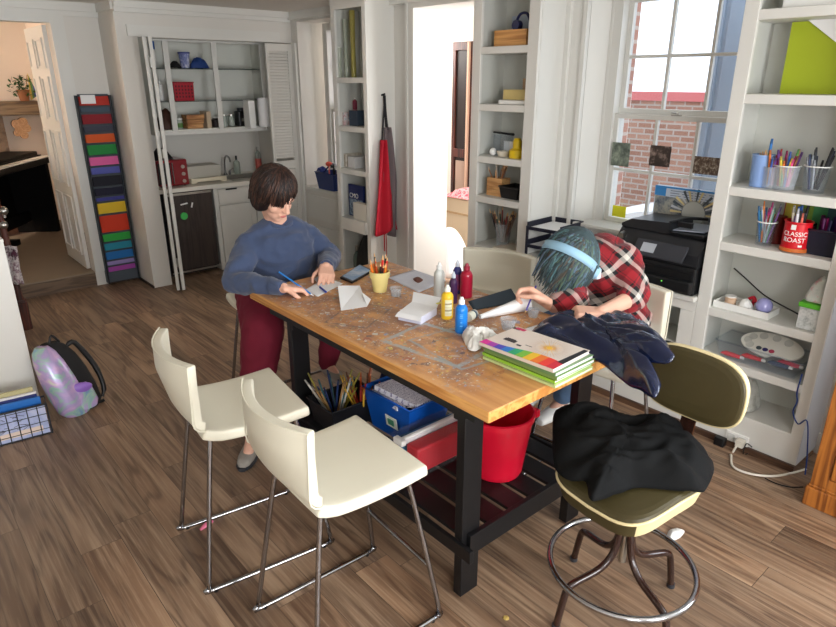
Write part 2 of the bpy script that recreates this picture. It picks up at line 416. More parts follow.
# ------------------------------------------------------------------ palette
WALL=mat('wall_white_paint',(216,213,206),.6,bump=.05,bscale=30)
TRIM=mat('trim_white_gloss',(218,217,211),.4)
SHELFW=mat('shelf_grey_white',(200,201,194),.5)
CEIL=mat('ceiling_paint',(222,219,212),.8)
CHROME=mat('chrome',(165,165,168),.14,1.0)
STEEL=mat('brushed_steel',(180,178,172),.3,1.0)
BLACKW=mat('black_painted_wood',(14,14,16),.45,bump=.1,bscale=20)
BLACK=mat('black_plastic',(18,18,20),.4)
DGREY=mat('dark_grey_plastic',(48,50,55),.45)
WHITEP=mat('white_plastic',(236,236,232),.35)
PAPER=mat('white_paper',(238,238,238),.8)
CREAMV=mat('cream_vinyl',(222,217,198),.42,vary=.04,vscale=3,bump=.04,bscale=250)
CLEAR=glassmat('clear_plastic',(246,248,250),.965,.1)
FROST=glassmat('frosted_plastic',(240,243,246),.80,.3)
GLASS=glassmat('window_glass',(250,252,255),.95,.02)
OAK=m_wood('oak_orange',(120,66,22),(176,108,44),2)
DWOOD=m_wood('dark_red_wood',(48,18,10),(92,40,24),2)
LWOOD=m_wood('pale_bamboo',(176,128,72),(214,170,110),1)
Xb,Xw,Yk,Yd,ZC=3.289,3.58,6.109,6.557,2.53
# ------------------------------------------------------------------ room shell
struct('floor',M().box((-2.2,-2.2,-.1),(3.7,7.3,0)),m_floor())
struct('ceiling',M().box((-2.2,-2.2,ZC),(3.9,6.7,ZC+.1)),CEIL)
# back left wall with the raised doorway
b=M(); b.box((-2.2,Yd,0),(.25,Yd+.12,ZC)); b.box((1.49,Yd,0),(1.887,Yd+.12,ZC)); b.box((.25,Yd,2.36),(1.49,Yd+.12,ZC)); 
struct('wall_back',b,WALL)
b=M(); b.box((.25,Yd,0),(1.49,Yd+.12,.128)); struct('trim_1',b,m_wood('step_brown',(84,66,50),(112,90,70),0),label='brown wooden riser of the step up to the next room')
b=M(); b.box((1.49,Yd-.02,.141),(1.60,Yd,2.44)).box((.14,Yd-.02,.141),(.25,Yd,2.44)).box((.14,Yd-.022,2.36),(1.60,Yd,2.45)).box((1.49,Yd-.03,.141),(1.51,Yd,2.36)); struct('trim_2',b,TRIM,bev=.004)
b=M(); b.box((-2.2,Yd-.05,2.46),(1.887,Yd,ZC)).box((-2.2,Yd-.025,2.42),(1.887,Yd,2.46)); struct('trim_3',b,TRIM,bev=.008)
# kitchenette wall (jut) with closet
b=M(); b.box((1.887,Yk,0),(2.06,Yd+.4,ZC)); b.box((2.06,Yk,2.25),(Xw,Yk+.1,ZC)); b.box((2.06,6.95,0),(4.0,7.05,ZC)); b.box((3.56,Yk,0),(4.0,6.95,ZC))
struct('wall_kitchenette',b,WALL)
b=M(); b.box((1.975,Yk-.018,2.255),(3.44,Yk,2.345)).box((1.887,Yk-.06,2.475),(3.56,Yk,ZC)).box((1.887,Yk-.035,2.44),(3.56,Yk,2.475)); struct('trim_4',b,TRIM,bev=.006)
b=M(); b.box((1.867,6.10,2.46),(1.887,Yd,ZC)); struct('trim_5',b,TRIM)
# right wall at Xw with narrow window, doorway and main window
D=.36
b=M()
b.box((Xw,5.99,0),(Xw+D,Yk,ZC)); b.box((Xw,5.3,2.44),(Xw+D,5.99,ZC)); b.box((Xw,5.3,0),(Xw+D,5.99,.83)); b.box((Xw,4.17,0),(Xw+D,5.3,ZC))
b.box((Xw,3.35,2.43),(Xw+D,4.17,ZC)); b.box((Xw,2.53,0),(Xw+.30,3.35,ZC)); b.box((Xw,1.44,0),(Xw+.30,2.53,.985)); b.box((Xw,1.44,2.44),(Xw+.30,2.53,ZC)); b.box((Xw,-.2,0),(Xw+.30,1.44,ZC)); b.box((Xw,-2.2,0),(Xw+.3,-1.7,ZC)); b.box((Xw,-1.7,0),(Xw+.3,-.2,.85)); b.box((Xw,-1.7,2.4),(Xw+.3,-.2,ZC))
struct('wall_right',b,WALL)
b=M(); b.box((Xb,4.454,2.49),(Xw,4.95,ZC)); b.box((Xb,2.687,2.46),(Xw,3.247,ZC)); b.box((Xw-.05,5.0,2.46),(Xw,Yk,ZC)); b.box((Xw-.05,3.247,2.47),(Xw,4.454,ZC));b.box((Xw-.05,1.406,2.47),(Xw,2.687,ZC)); struct('trim_6',b,TRIM,bev=.006)
# door casing
b=M(); b.box((Xw-.022,4.17,0),(Xw,4.27,2.53)).box((Xw-.022,3.25,2.43),(Xw,4.27,2.53)).box((Xw-.03,4.17,0),(Xw-.02,4.195,2.43)).box((Xw-.035,4.245,0),(Xw-.02,4.27,2.53)).box((Xw-.03,3.25,2.505),(Xw-.02,4.27,2.53)); struct('trim_7',b,TRIM,bev=.004)
# window casing (main window)
b=M()
for y0,y1,t in ((2.532,2.56,.035),(2.55,2.66,.02),(2.65,2.682,.045)): b.box((Xw-t,y0,.79),(Xw,y1,2.47))
b.box((Xw-.03,1.36,2.40),(Xw,2.687,2.47)); struct('trim_8',b,TRIM,bev=.004)
# splayed window reveal
b=M(); b.hexa([(Xw,2.53,.985),(Xw,2.56,.985),(Xw+.15,2.56,.985),(Xw+.12,2.465,.985)],[(Xw,2.53,2.44),(Xw,2.56,2.44),(Xw+.15,2.56,2.44),(Xw+.12,2.465,2.44)])
struct('trim_9',b,TRIM)
# window_1
def window(name,X,y0,y1,z0,z1,zm,ny,nz,fr=.075,back=.14):
    b=M(); b.box((X,y0-fr,z0-fr*.4),(X+back,y0,z1+fr)).box((X,y1,z0-fr*.4),(X+back,y1+fr,z1+fr)).box((X,y0,z1),(X+back,y1,z1+fr)).box((X-.02,y0-fr,z0-.03),(X+back,y1+fr,z0))
    b.box((X-.004,y0-fr,z0),(X,y0-fr+.02,z1)).box((X-.004,y1+fr-.02,z0),(X,y1+fr,z1))
    w=obj(name,b,TRIM,bev=.003); w['kind']='structure'
    for lo,hi,xx,nm in ((z0,zm,X+.02,'lower_sash'),(zm,z1,X+.065,'upper_sash')):
        b=M(); s=.032; x1=xx+.035
        b.box((xx,y0,lo),(x1,y0+s,hi)).box((xx,y1-s,lo),(x1,y1,hi)).box((xx,y0,lo),(x1,y1,lo+s)).box((xx,y0,hi-s*.9),(x1,y1,hi))
        for i in range(1,ny): y=y0+s+(y1-y0-2*s)*i/ny; b.box((xx+.005,y-.009,lo),(x1-.005,y+.009,hi))
        for i in range(1,nz): z=lo+s+(hi-lo-2*s)*i/nz; b.box((xx+.005,y0,z-.009),(x1-.005,y1,z+.009))
        o=obj('window_sash',b,TRIM,w,bev=.002)
        obj('glass',M().box((xx+.016,y0+.01,lo+.01),(xx+.019,y1-.01,hi-.01)),GLASS,w)
    return w
w1=window('window_1',3.70,1.535,2.385,1.01,2.37,1.70,3,2,fr=.08)
b=M(); ym=1.96; b.box((3.70,ym-.03,1.70),(3.715,ym+.03,1.708)).cyl((3.705,ym-.015,1.708),(3.705,ym-.015,1.722),.008,.008,10).cyl((3.705,ym,1.715),(3.690,ym+.025,1.72),.006,.005,8); obj('sash_lock',b,STEEL,w1)
w2=window('window_2',3.80,5.32,5.80,.95,2.36,1.62,1,2,fr=.07)
b=M(); b.box((Xw-.02,5.0,.80),(3.82,5.99,.832)); struct('trim_10',b,TRIM,bev=.005)
b=M()
for z in (.18,.5): b.box((Xw-.012,5.05,z),(Xw,5.95,z+.25))
struct('trim_11',b,TRIM,bev=.006)
# other walls (with the windows that light the room from behind the camera)
b=M(); b.box((-2.3,-2.2,0),(-2.2,7.0,ZC)); struct('wall_left',b,WALL)
b=M(); b.box((-2.2,-2.3,0),(3.9,-2.2,.9)).box((-2.2,-2.3,2.3),(3.9,-2.2,ZC))
for x0,x1 in ((-2.2,-1.2),(0,.8),(2.0,3.9)): b.box((x0,-2.3,.9),(x1,-2.2,2.3))
struct('wall_front',b,WALL)
# baseboards / shoe moulding
b=M(); b.box((Xb-.015,.837,0),(Xb,2.687,.035)).box((Xb-.015,2.687,0),(Xb,3.247,.035)).box((Xb-.015,4.454,0),(Xb,4.95,.035)); struct('baseboard_right',b,m_wood('shoe_brown',(70,48,36),(96,70,52),1))
b=M(); b.box((Xw-.015,-2.2,0),(Xw,.837,.12)); struct('baseboard_front',b,TRIM)
b=M(); b.box((1.875,Yk,0),(1.887,Yd,.02)); b.box((1.6,Yd-.012,0),(1.887,Yd,.02)); struct('baseboard_back',b,m_wood('shoe_dark',(40,28,22),(60,42,32),1))
# ------------------------------------------------------------------ outdoors
b=M().box((8.9,-3,-1),(9.1,12,1.62))
g=thing('brick_building','red brick garden wall with a pink coping outside the window','building',(9,4.5,-1))
obj('wall',b,m_brick('tan_brick',(150,104,84),(174,130,108),(176,164,154),'yz'),g)
obj('coping',M().box((8.86,-3,1.62),(9.14,12,1.74)),mat('pink_coping',(205,110,110),.8),g)
b=M(); b.box((3.885,2.445,.9),(3.99,2.9,2.9)); single('brick_pier','red brick outer reveal at the left of the window','brickwork',b,m_brick('red_brick',(170,116,98),(190,136,116),(200,180,168),'xz'))
b=M(); b.box((4.6,2.06,-1),(4.75,2.16,3.2)).box((4.62,2.15,-1),(4.72,2.20,3.2)).box((4.6,2.19,-1),(4.72,2.24,3.2)); single('porch_column','pale grey square column standing outside the window at the right','column',b,mat('column_grey',(150,165,182),.6),bev=.01)
struct('ground',M().box((3.95,-8,-1.1),(20,14,-1.0)),mat('pavement',(190,188,182),.9))
c=thing('car','white car parked outside below the window','car',(7.4,3.4,-1))
prof=[(-2.0,.35),(-2.0,.75),(-1.3,.95),(-.7,1.42),(.7,1.45),(1.3,1.0),(2.0,.85),(2.05,.35)]
b=M(); b.loft([(V((7.4+dx,3.4,-1+zc)),V((0,1.9*s,0)),V((0,0,hh))) for dx,zc,s,hh in ((-.85,.62,.92,.3),(-.8,.65,1,.36),(.8,.65,1,.36),(.85,.62,.92,.3))],28)
obj('body',b,mat('car_white',(235,238,240),.2,coat=1),c)
b=M(); b.loft([(V((7.4+dx,3.4,-1+1.15)),V((0,1.05*s,0)),V((0,0,.42*s))) for dx,s in ((-.68,.86),(-.6,1),(.6,1),(.68,.86))],24); obj('roof',b,mat('car_white',(235,238,240),.2),c)
for dx in (-.86,.86):
    for dy in (-1.2,1.2): obj('wheel',M().cyl((7.4+dx-.09,3.4+dy,-.70),(7.4+dx+.09,3.4+dy,-.70),.3,None,20),BLACK,c)
# ------------------------------------------------------------------ room beyond the left doorway
struct('floor_beyond_wood',M().box((-2.2,Yd+.1,.0),(1.887,9.9,.137)),m_wood('dark_floor',(52,30,22),(78,48,34),1))
struct('floor_beyond',M().prism([(-2.2,Yd),(1.887,Yd),(1.887,9.55),(1.38,8.9),(.9,8.75),(-2.2,8.5)],.128,.141),mat('beige_carpet',(140,124,106),.95,bump=.3,bscale=200,vary=.06,vscale=4))
struct('wall_beyond',M().box((-2.2,9.5,0),(1.887,9.6,3.0)).box((1.887,Yd+.4,0),(1.98,9.5,3.0)).box((-2.3,Yd+.12,0),(-2.2,9.5,3)),mat('warm_wall',(240,226,212),.7))
struct('ceiling_beyond',M().box((-2.3,Yd+.12,2.7),(1.98,9.6,2.8)),CEIL)
dl=obj('door_1',M().box((1.452,Yd+.13,.150),(1.487,Yd+.85,2.35)),TRIM,bev=.003); dl['kind']='structure'
b=M()
for z0,z1 in ((2.0,2.25),(1.55,1.93),(.95,1.45),(.28,.85)):
    for y0,y1 in ((Yd+.2,Yd+.46),(Yd+.54,Yd+.8)):
        b.box((1.440,y0,z0),(1.452,y1,z0+.02)).box((1.440,y0,z1-.02),(1.452,y1,z1)).box((1.440,y0,z0),(1.452,y0+.02,z1)).box((1.440,y1-.02,z0),(1.452,y1,z1))
obj('panel_moulding',b,TRIM,dl)
p=thing('upright_piano','black piano with its keyboard open beyond the left doorway','piano',(1.0,8.9,.141))
PB=mat('piano_black',(9,8,9),.6,spec=.2)
PT_=Matrix.Translation((1.09,7.86,0))@Matrix.Rotation(math.atan2(.83,.56),4,'Z')
b=M(); b.T=PT_; b.box((-1.1,.13,.95),(1.16,.50,1.10)).box((-1.1,-.03,.97),(1.16,.15,1.035)).box((-1.1,.46,.35),(1.16,.50,1.0)); obj('case',b,PB,p,bev=.01)
b=M(); b.T=PT_; b.box((-1.05,-.015,1.035),(1.12,.075,1.052)); obj('keyboard',b,WHITEP,p,bev=.003)
b=M(); b.T=PT_; b.box((-1.05,.076,1.035),(1.12,.132,1.062)); obj('black_keys',b,PB,p)
for x in (-1.05,1.08):
    b=M(); b.T=PT_; b.box((x-.04,.02,.141),(x+.04,.48,.97)); obj('leg',b,PB,p)
b=M(); b.T=PT_; b.box((-1.1,.3,.28),(1.12,.36,.40)); obj('cross_bar',b,PB,p)
b=M(); b.T=PT_; b.box((-.15,.05,.2),(.15,.3,.26)); obj('pedal_box',b,PB,p)
s=thing('music_stand','black music desk standing up on the piano','music stand',(.7,7.9,1.10))
b=M(); b.T=PT_; b.prism([(-.9,1.10),(.50,1.10),(.36,1.40),(-.9,1.42)],.30,.33,axis='y'); obj('desk',b,mat('desk_brown',(44,36,34),.35),s,bev=.008)
b=M(); b.T=PT_; b.box((-.85,.27,1.10),(.38,.30,1.12)); obj('lip',b,BLACK,s)
mt=thing('mantel_beam','rough grey brown wooden mantel beam above the piano','mantel',(1.0,9.35,1.5))
obj('beam',M().box((-.4,9.14,1.50),(1.83,9.5,1.66)),m_wood('weathered_beam',(86,68,48),(140,118,90),0,.6),mt,bev=.012)
for x in (-.2,1.2): obj('corbel',M().prism([(9.5,1.2),(9.5,1.5),(9.25,1.5)],x,x+.12,axis='x'),m_wood('weathered_beam2',(86,68,48),(120,98,74),0,.6),mt)
sc=thing('stone_chimney_breast','rough brown stone chimney breast under the mantel beam','fireplace',(.7,9.42,.141))
obj('stonework',M().box((-.3,9.35,.141),(1.42,9.497,1.495)),m_speck('stone',[(98,84,74),(128,108,90),(150,130,112),(90,76,66)],9,.9),sc)
obj('hearth_opening',M().box((.1,9.33,.141),(1.0,9.36,.8)),BLACK,sc)
ls=thing('log_slice_decoration','pale round log slices hung on the wall below the mantel beam','decoration',(1.52,9.3,1.3))
P0=PY(20,125,9.3)
for i,(px,py,r) in enumerate(((16,124,.055),(22,122,.055),(20,130,.06),(26,128,.05),(24,135,.045),(17,133,.04))):
    q=PY(px,py,9.33); obj('log_slice',M().cyl((q.x,9.285+.003*i,q.z),(q.x,9.345,q.z),r,None,14,cmi=1),[m_wood('bark',(90,60,40),(120,84,58)),m_wood('logface',(196,150,108),(220,180,138))],ls)
q=PY(26,105,9.25); 
pp=thing('potted_plant','leafy green plant in a brown pot on the mantel beam','plant',(q.x,9.26,1.66))
b=M(); b.lathe((q.x,9.26,1.66),[(.05,0),(.07,.12),(.075,.13),(.06,.13),(.055,.11),(0,.11)],16); obj('pot',b,mat('terracotta',(150,96,62),.7),pp)
b=M(); rr=random.Random(3)
for i in range(120):
    a=rr.random()*2*PI; e=rr.random(); c=V((q.x,9.24,1.86))+V((math.cos(a)*.17*e,math.sin(a)*.12*e,(rr.random()-.5)*.2-.05*e)); u=V((rr.uniform(-1,1),rr.uniform(-1,1),rr.uniform(-.4,.8))).normalized()*.035; w=u.cross(V((0,0,1)) if abs(u.z)<.03 else V((1,0,0))).normalized()*.016
    b.add([c-u,c+w,c+u+V((0,0,-.008)),c-w],[(0,1,2,3)])
obj('leaves',b,mat('leaf_green',(52,92,44),.6,vary=.4,vscale=30),pp)
fl=thing('rainbow_flag','small striped flag stuck in the plant on the mantel beam','flag',(q.x+.06,9.3,1.75))
f0=PY(27,75,9.3); b=M(); b.cyl((q.x+.03,9.3,1.75),(f0.x,9.3,f0.z),.005,.004,8); obj('stick',b,LWOOD,fl)
A=PY(27,73,9.3);B_=PY(36,95,9.3);C_=PY(30,98,9.3); b=M(); b.add([A+V((0,-.01,0)),B_+V((.02,-.02,0)),C_+V((0,-.01,-.03)),A+V((-.01,-.01,-.14))],[(0,1,2,3)]); obj('cloth',b,m_stripes('rainbow',[(98,70,140),(190,80,70),(226,150,60),(230,205,90),(110,150,90),(80,100,170)],0,.14),fl,solid=.002)
# ------------------------------------------------------------------ paper organiser on the back wall
ox0,ox1,oy=1.578,1.865,Yd
og=thing('paper_organizer','tall dark grey hanging pocket organizer full of coloured paper beside the left doorway','organizer',(1.73,oy,.02))
SL=mat('slate_fabric',(78,86,94),.8); SLD=mat('dark_binding',(30,32,38),.7)
b=M(); b.box((ox0,oy-.012,.03),(ox1,oy,1.78)); obj('back_panel',b,SL,og)
b=M(); b.box((ox0-.004,oy-.085,.02),(ox0+.008,oy-.005,1.77)).box((ox1-.008,oy-.085,.02),(ox1+.004,oy-.005,1.77)); obj('side_binding',b,[SL],og)
b=M(); b.box((ox1-.006,oy-.09,.02),(ox1+.006,oy-.08,1.77)).box((ox0-.006,oy-.09,.02),(ox0+.006,oy-.08,1.77)); obj('edge_binding',b,SLD,og)
cols=[('red',(176,44,30),1.70),('slate',(70,84,98),1.63),('dark red',(134,20,32),1.53),('charcoal',(60,62,76),1.445),('orange',(206,84,28),1.36),('green',(26,128,56),1.25),('pink',(222,98,160),1.145),('periwinkle',(82,88,166),1.075),('black',(14,14,30),.96),('navy',(18,18,44),.89),('blue violet',(62,64,140),.82),('yellow',(218,184,40),.73),('orange red',(206,54,22),.56),('leaf green',(44,160,62),.40),('teal',(30,134,158),.30),('sky blue',(22,104,172),.22),('lilac',(146,132,186),.165),('magenta purple',(160,70,160),.115)]
zz=[1.755]+[c[2] for c in cols]
pos=[1.72,1.655,1.56,1.475,1.385,1.285,1.175,1.095,.985,.905,.845,.755,.60,.44,.335,.26,.195,.14]
tops=[1.765,1.68,1.625,1.52,1.45,1.355,1.245,1.15,1.07,.96,.87,.82,.70,.52,.43,.345,.25,.195]
for i,(nm,cc,_) in enumerate(cols):
    zt=tops[i]; zb=(tops[i+1] if i+1<len(tops) else .13)-.02
    hgt=zt-zb
    if nm=='orange red': pass
    t=.030+.0
    obj('pocket',M().hexa([(ox0+.01,oy-.05,zb-.02),(ox1-.01,oy-.05,zb-.02),(ox1-.01,oy-.012,zb-.02),(ox0+.01,oy-.012,zb-.02)],[(ox0+.01,oy-.078,zb+.022),(ox1-.01,oy-.078,zb+.022),(ox1-.01,oy-.06,zb+.022),(ox0+.01,oy-.06,zb+.022)]),SL,og)
    b=M(); yo=oy-.045-.014
    b.hexa([(ox0+.02,yo-.016,zb+.024),(ox1-.015,yo-.016,zb+.024),(ox1-.015,yo+.012,zb+.024),(ox0+.02,yo+.012,zb+.024)],[(ox0+.02,yo-.004,zt-.006),(ox1-.015,yo-.004,zt-.002),(ox1-.015,yo+.01,zt-.002),(ox0+.02,yo+.01,zt-.006)])
    single('coloured_paper_stack','%s paper in the hanging pocket organizer'%nm,'paper',b,col(cc,.7))
obj('bottom_pocket',M().box((ox0+.01,oy-.075,.03),(ox1-.01,oy-.06,.13)),SL,og)
obj('label_card',M().box((ox0+.03,oy-.10,1.70),(ox0+.15,oy-.097,1.775)),PAPER,og,label='white label card')
# ------------------------------------------------------------------ kitchenette
LV=mat('closet_white',(206,204,197),.5)
d=obj('door_2',M().hexa([(2.0,5.825,.02),(2.03,5.825,.02),(2.115,6.08,.02),(2.085,6.08,.02)],[(2.0,5.825,2.24),(2.03,5.825,2.24),(2.115,6.08,2.24),(2.085,6.08,2.24)]),LV,bev=.003); d['kind']='structure'
d=obj('door_3',M().hexa([(2.04,5.80,.02),(2.072,5.80,.02),(2.165,6.08,.02),(2.133,6.08,.02)],[(2.04,5.80,2.24),(2.072,5.80,2.24),(2.165,6.08,2.24),(2.133,6.08,2.24)]),LV,bev=.003); d['kind']='structure'
for z in (.25,1.25,2.0): obj('hinge',M().box((2.031,5.795,z),(2.039,5.83,z+.08)),STEEL,d)
def louver(x0,x1,y,name):
    b=M(); s=.05; t=.03
    b.box((x0,y,.02),(x0+s*.6,y+t,2.24)).box((x1-s,y,.02),(x1,y+t,2.24))
    for z0,z1 in ((.02,.14),(1.02,1.10),(2.17,2.24)): b.box((x0,y,z0),(x1,y+t,z1))
    d=obj(name,b,LV,bev=.003); d['kind']='structure'
    b=M(); z=.15
    while z<2.16:
        if not (1.0<z<1.11): b.box((x0+s*.5,y+.004,z),(x1-s+.003,y+t-.002,z+.006),rot=(R(38),0,0)); b.box((x0+s*.5,y+.008,z-.008),(x1-s+.003,y+.014,z+.020),rot=(R(-30),0,0))
        z+=.029
    obj('louver_slats',b,LV,d)
    b=M(); b.box((x1,y,.02),(x1+.012,y+.05,2.24)); 
    return d
louver(3.262,3.556,Yk-.035,'door_4')
b=M(); b.box((3.552,Yk-.10,.02),(3.575,Yk-.0,2.25)); struct('trim_12',b,TRIM)
# upper cabinet
UC=thing('wall_cabinet','white open fronted wall cabinet with glass shelves above the sink','cabinet',(2.9,6.6,1.43))
y0,y1,x0,x1,z0,z1=6.42,6.93,2.22,3.54,1.44,2.32
b=M(); b.box((x0,y0,z0-.045),(x1,y1,z0)).box((x0,y1-.02,z0),(x1,y1,z1)).box((x0,y0,z1-.03),(x1,y1,z1+.1)).box((x0,y0,z0),(x0+.02,y1,z1)).box((x1-.02,y0,z0),(x1,y1,z1)); obj('body',b,mat('cabinet_inside',(236,236,226),.6),UC)
b=M()
for px,wd in ((166,.05),(214,.05),(262,.07)):
    q=PY(px,60,y0); b.box((q.x-wd/2,y0-.02,z0-.02),(q.x+wd/2,y0,z1))
b.box((x0,y0-.02,2.24),(x1,y0,2.32)).box((x0,y0-.022,z0-.05),(x1,y0,z0-.01)); obj('face_frame',b,TRIM,UC,bev=.003)
for z in (1.70,2.0): obj('glass_shelf',M().box((x0+.02,y0+.02,z),(x1-.02,y1-.02,z+.006)),[mat('green_glass_edge',(40,58,50),.1,trans=.0)],UC)
def K(px,py,Y=6.6): return PY(px,py,Y)
# things in the wall cabinet
zs={0:1.441,1:1.707,2:2.007}
def at(px,sh,Y): q=PZ(px,0,0); d=_ray(px,{0:126,1:103,2:73}[sh]); t=Y/d.y; return d.x*t
def bottle(name,label,cat,x,y,z,r,h,cm,capm,group=None,neck=.35,sub=None,labelm=None,ch=.12):
    t=thing(name,label,cat,(x,y,z),group)
    hb=h*(1-ch); b=M(); b.lathe((x,y,z),[(0,0),(r*.9,0),(r,h*.03),(r,hb*.78),(r*.85,hb*.88),(r*neck,hb*.97),(r*neck,hb)],18); obj('body',b,cm,t)
    b=M(); b.lathe((x,y,z+hb),[(r*neck*1.1,0),(r*neck*1.1,h*ch),(r*neck*.9,h*ch*1.02),(0,h*ch*1.02)],14); obj('cap',b,capm,t)
    if labelm: b=M(); b.lathe((x,y,z),[(r*1.01,h*.12),(r*1.01,hb*.62)],18); obj('label_band',b,labelm,t)
    return t
bottle('spray_bottle','blue capped white spray can at the left of the top cabinet shelf','bottle',at(155,2,6.6),6.6,zs[2],.028,.24,WHITEP,col((20,90,170)),ch=.3,neck=.9)
bottle('white_bottle','plain white bottle on the middle cabinet shelf, left compartment','bottle',at(162,1,6.6),6.6,zs[1],.028,.19,WHITEP,WHITEP)
x=at(167,0,6.6); b=M(); b.box((x-.06,6.52,1.441),(x+.04,6.7,1.60)); single('brown_bag','brown bag in the lower left compartment of the wall cabinet','bag',drape([(x-.08,6.5,1.445),(x+.06,6.5,1.445),(x+.06,6.7,1.445),(x-.08,6.7,1.445)],(x,6.6,1.445),.18,.02,14),mat('brown_leather',(70,42,30),.6))
x=at(184,2,6.55)+.1; 
def lump(name,label,cat,c,sz,h,m,folds=.015,fs=14,seed=1,group=None):
    x,y,z=c; a,b2=sz; bd=[(x+a*math.cos(t)*.5*(1.15 if i%2 else 1),y+b2*.5*math.sin(t)*(1.1 if i%2 else 1),z+.002) for i,t in enumerate([k*PI/4 for k in range(8)])]
    return single(name,label,cat,drape(bd,(x,y,z+.002),h,folds,fs,seed=seed),m,group,solid=.003)
lump('black_pouch','small black pouch on the top cabinet shelf beside a tub','pouch',(at(176,2,6.55),6.55,zs[2]),(.11,.09),.05,mat('black_cloth',(22,20,22),.8))
x=at(186,2,6.55); t=thing('plastic_tub','blue and white plastic tub on the top cabinet shelf','tub',(x,6.55,zs[2]))
obj('tub',M().lathe((x,6.55,zs[2]),[(0,0),(.04,0),(.052,.14),(.046,.14),(.04,.02),(0,.02)],20),m_speck('blue_white_tub',[(60,70,130),(120,130,180),(235,235,240)],22),t)
obj('lid_rim',M().lathe((x,6.55,zs[2]),[(.052,.135),(.057,.135),(.057,.15),(.05,.15)],20),col((50,60,120)),t)
x=at(200,2,6.55); lump('blue_bag','folded blue bag on the top cabinet shelf','bag',(x,6.56,zs[2]),(.2,.13),.09,mat('blue_nylon',(36,66,128),.5))
def basket(name,label,cat,c,w,d,h,m,holes=True,rot=0,taper=.85):
    x,y,z=c; t=thing(name,label,cat,(x,y,z))
    b=M(); T=Matrix.Translation(V(c))@Matrix.Rotation(rot,4,'Z'); b.T=T; th=.004
    def ring(s,zz): return [(-w/2*s,-d/2*s,zz),(w/2*s,-d/2*s,zz),(w/2*s,d/2*s,zz),(-w/2*s,d/2*s,zz)]
    b.add(ring(taper,0)+ring(1,h)+ring(taper*.97,th)+ring(.97,h),[(0,3,2,1),(0,1,5,4),(1,2,6,5),(2,3,7,6),(3,0,4,7),(8,9,10,11),(8,12,13,9),(9,13,14,10),(10,14,15,11),(11,15,12,8),(4,5,13,12),(5,6,14,13),(6,7,15,14),(7,4,12,15)])
    obj('basket_body',b,m,t)
    b=M(); b.T=T; b.tube(ring(1.01,h),.006,6,closed=True); obj('rim',b,m,t)
    return t,T
t,T=basket('red_basket','red plastic lattice basket on the middle cabinet shelf','basket',(at(183,1,6.56),6.56,zs[1]),.2,.14,.17,mat('red_plastic_dark',(166,16,40),.4),taper=.95)
b=M(); b.T=T
for i in range(6):
    for j in range(4): b.box((-.085+i*.031,-.0735,.03+j*.032),(-.073+i*.031,-.069,.048+j*.032))
obj('lattice_holes',b,col((84,6,20)),t)
x=at(172,0,6.55); 
x=at(180,0,6.55); bottle('glass_jar','small jar with a green label in the lower middle compartment','jar',x,6.55,zs[0],.03,.1,glassmat('jar',(220,230,220),.4),WHITEP,neck=.9,labelm=col((90,130,60)))
x=at(193,0,6.55)
for k in range(3): single('bamboo_box','flat wooden box in the cabinet, %s of three stacked'%(('bottom','middle','top')[k]),'box',M().box((x-.08,6.48,zs[0]+k*.045),(x+.08+.01*k,6.62,zs[0]+k*.045+.042)),m_wood('box_wood_%d'%k,(150,96,52),(196,146,92),0),bev=.003)
x=at(206,0,6.55); single('cereal_carton','beige carton standing on end beside the wooden boxes','carton',M().box((x-.015,6.47,zs[0]),(x+.03,6.64,zs[0]+.16)),col((200,178,150),.7),bev=.002)
x=at(214,0,6.6); bottle('dark_jar','dark jar with a white lid in the lower middle compartment','jar',x+.01,6.57,zs[0],.045,.1,col((40,30,28)),WHITEP,neck=.6)
for i,px in enumerate((225,232)): bottle('clear_jar','clear empty jar in the lower right compartment, %s'%(('nearer the stile','beside the black grinder')[i]),'jar',at(px,0,6.58),6.58,zs[0],.03,.12,glassmat('jar2',(220,228,220),.5),STEEL,neck=.9)
x=at(243,0,6.55); t=thing('coffee_grinder','black appliance in the lower right compartment of the wall cabinet','appliance',(x,6.55,zs[0])); obj('body',M().box((x-.06,6.5,zs[0]),(x+.05,6.62,zs[0]+.15)),BLACK,t,bev=.01); obj('lid',M().lathe((x,6.56,zs[0]+.15),[(.04,0),(.045,.03),(0,.035)],16),DGREY,t); obj('badge',M().box((x-.03,6.498,zs[0]+.05),(x+.01,6.5,zs[0]+.08)),STEEL,t)
# paper towel / filter dispenser at the right of the cabinet
a=PY(246,100,6.36); e=PY(270,126,6.36); t=thing('paper_towel_roll','white paper towel roll mounted under the right end of the cabinet','paper towel',((a.x+e.x)/2,6.33,e.z))
b=M(); b.cyl((e.x-.06,6.33,e.z),(e.x-.06,6.33,a.z+.02),.075,None,24); obj('roll',b,PAPER,t)
obj('holder',M().box((a.x-.02,6.27,e.z-.01),(a.x+.05,6.41,a.z)),WHITEP,t,bev=.01); obj('core',M().cyl((e.x-.06,6.33,e.z-.02),(e.x-.06,6.33,a.z+.035),.018,None,12),STEEL,t)
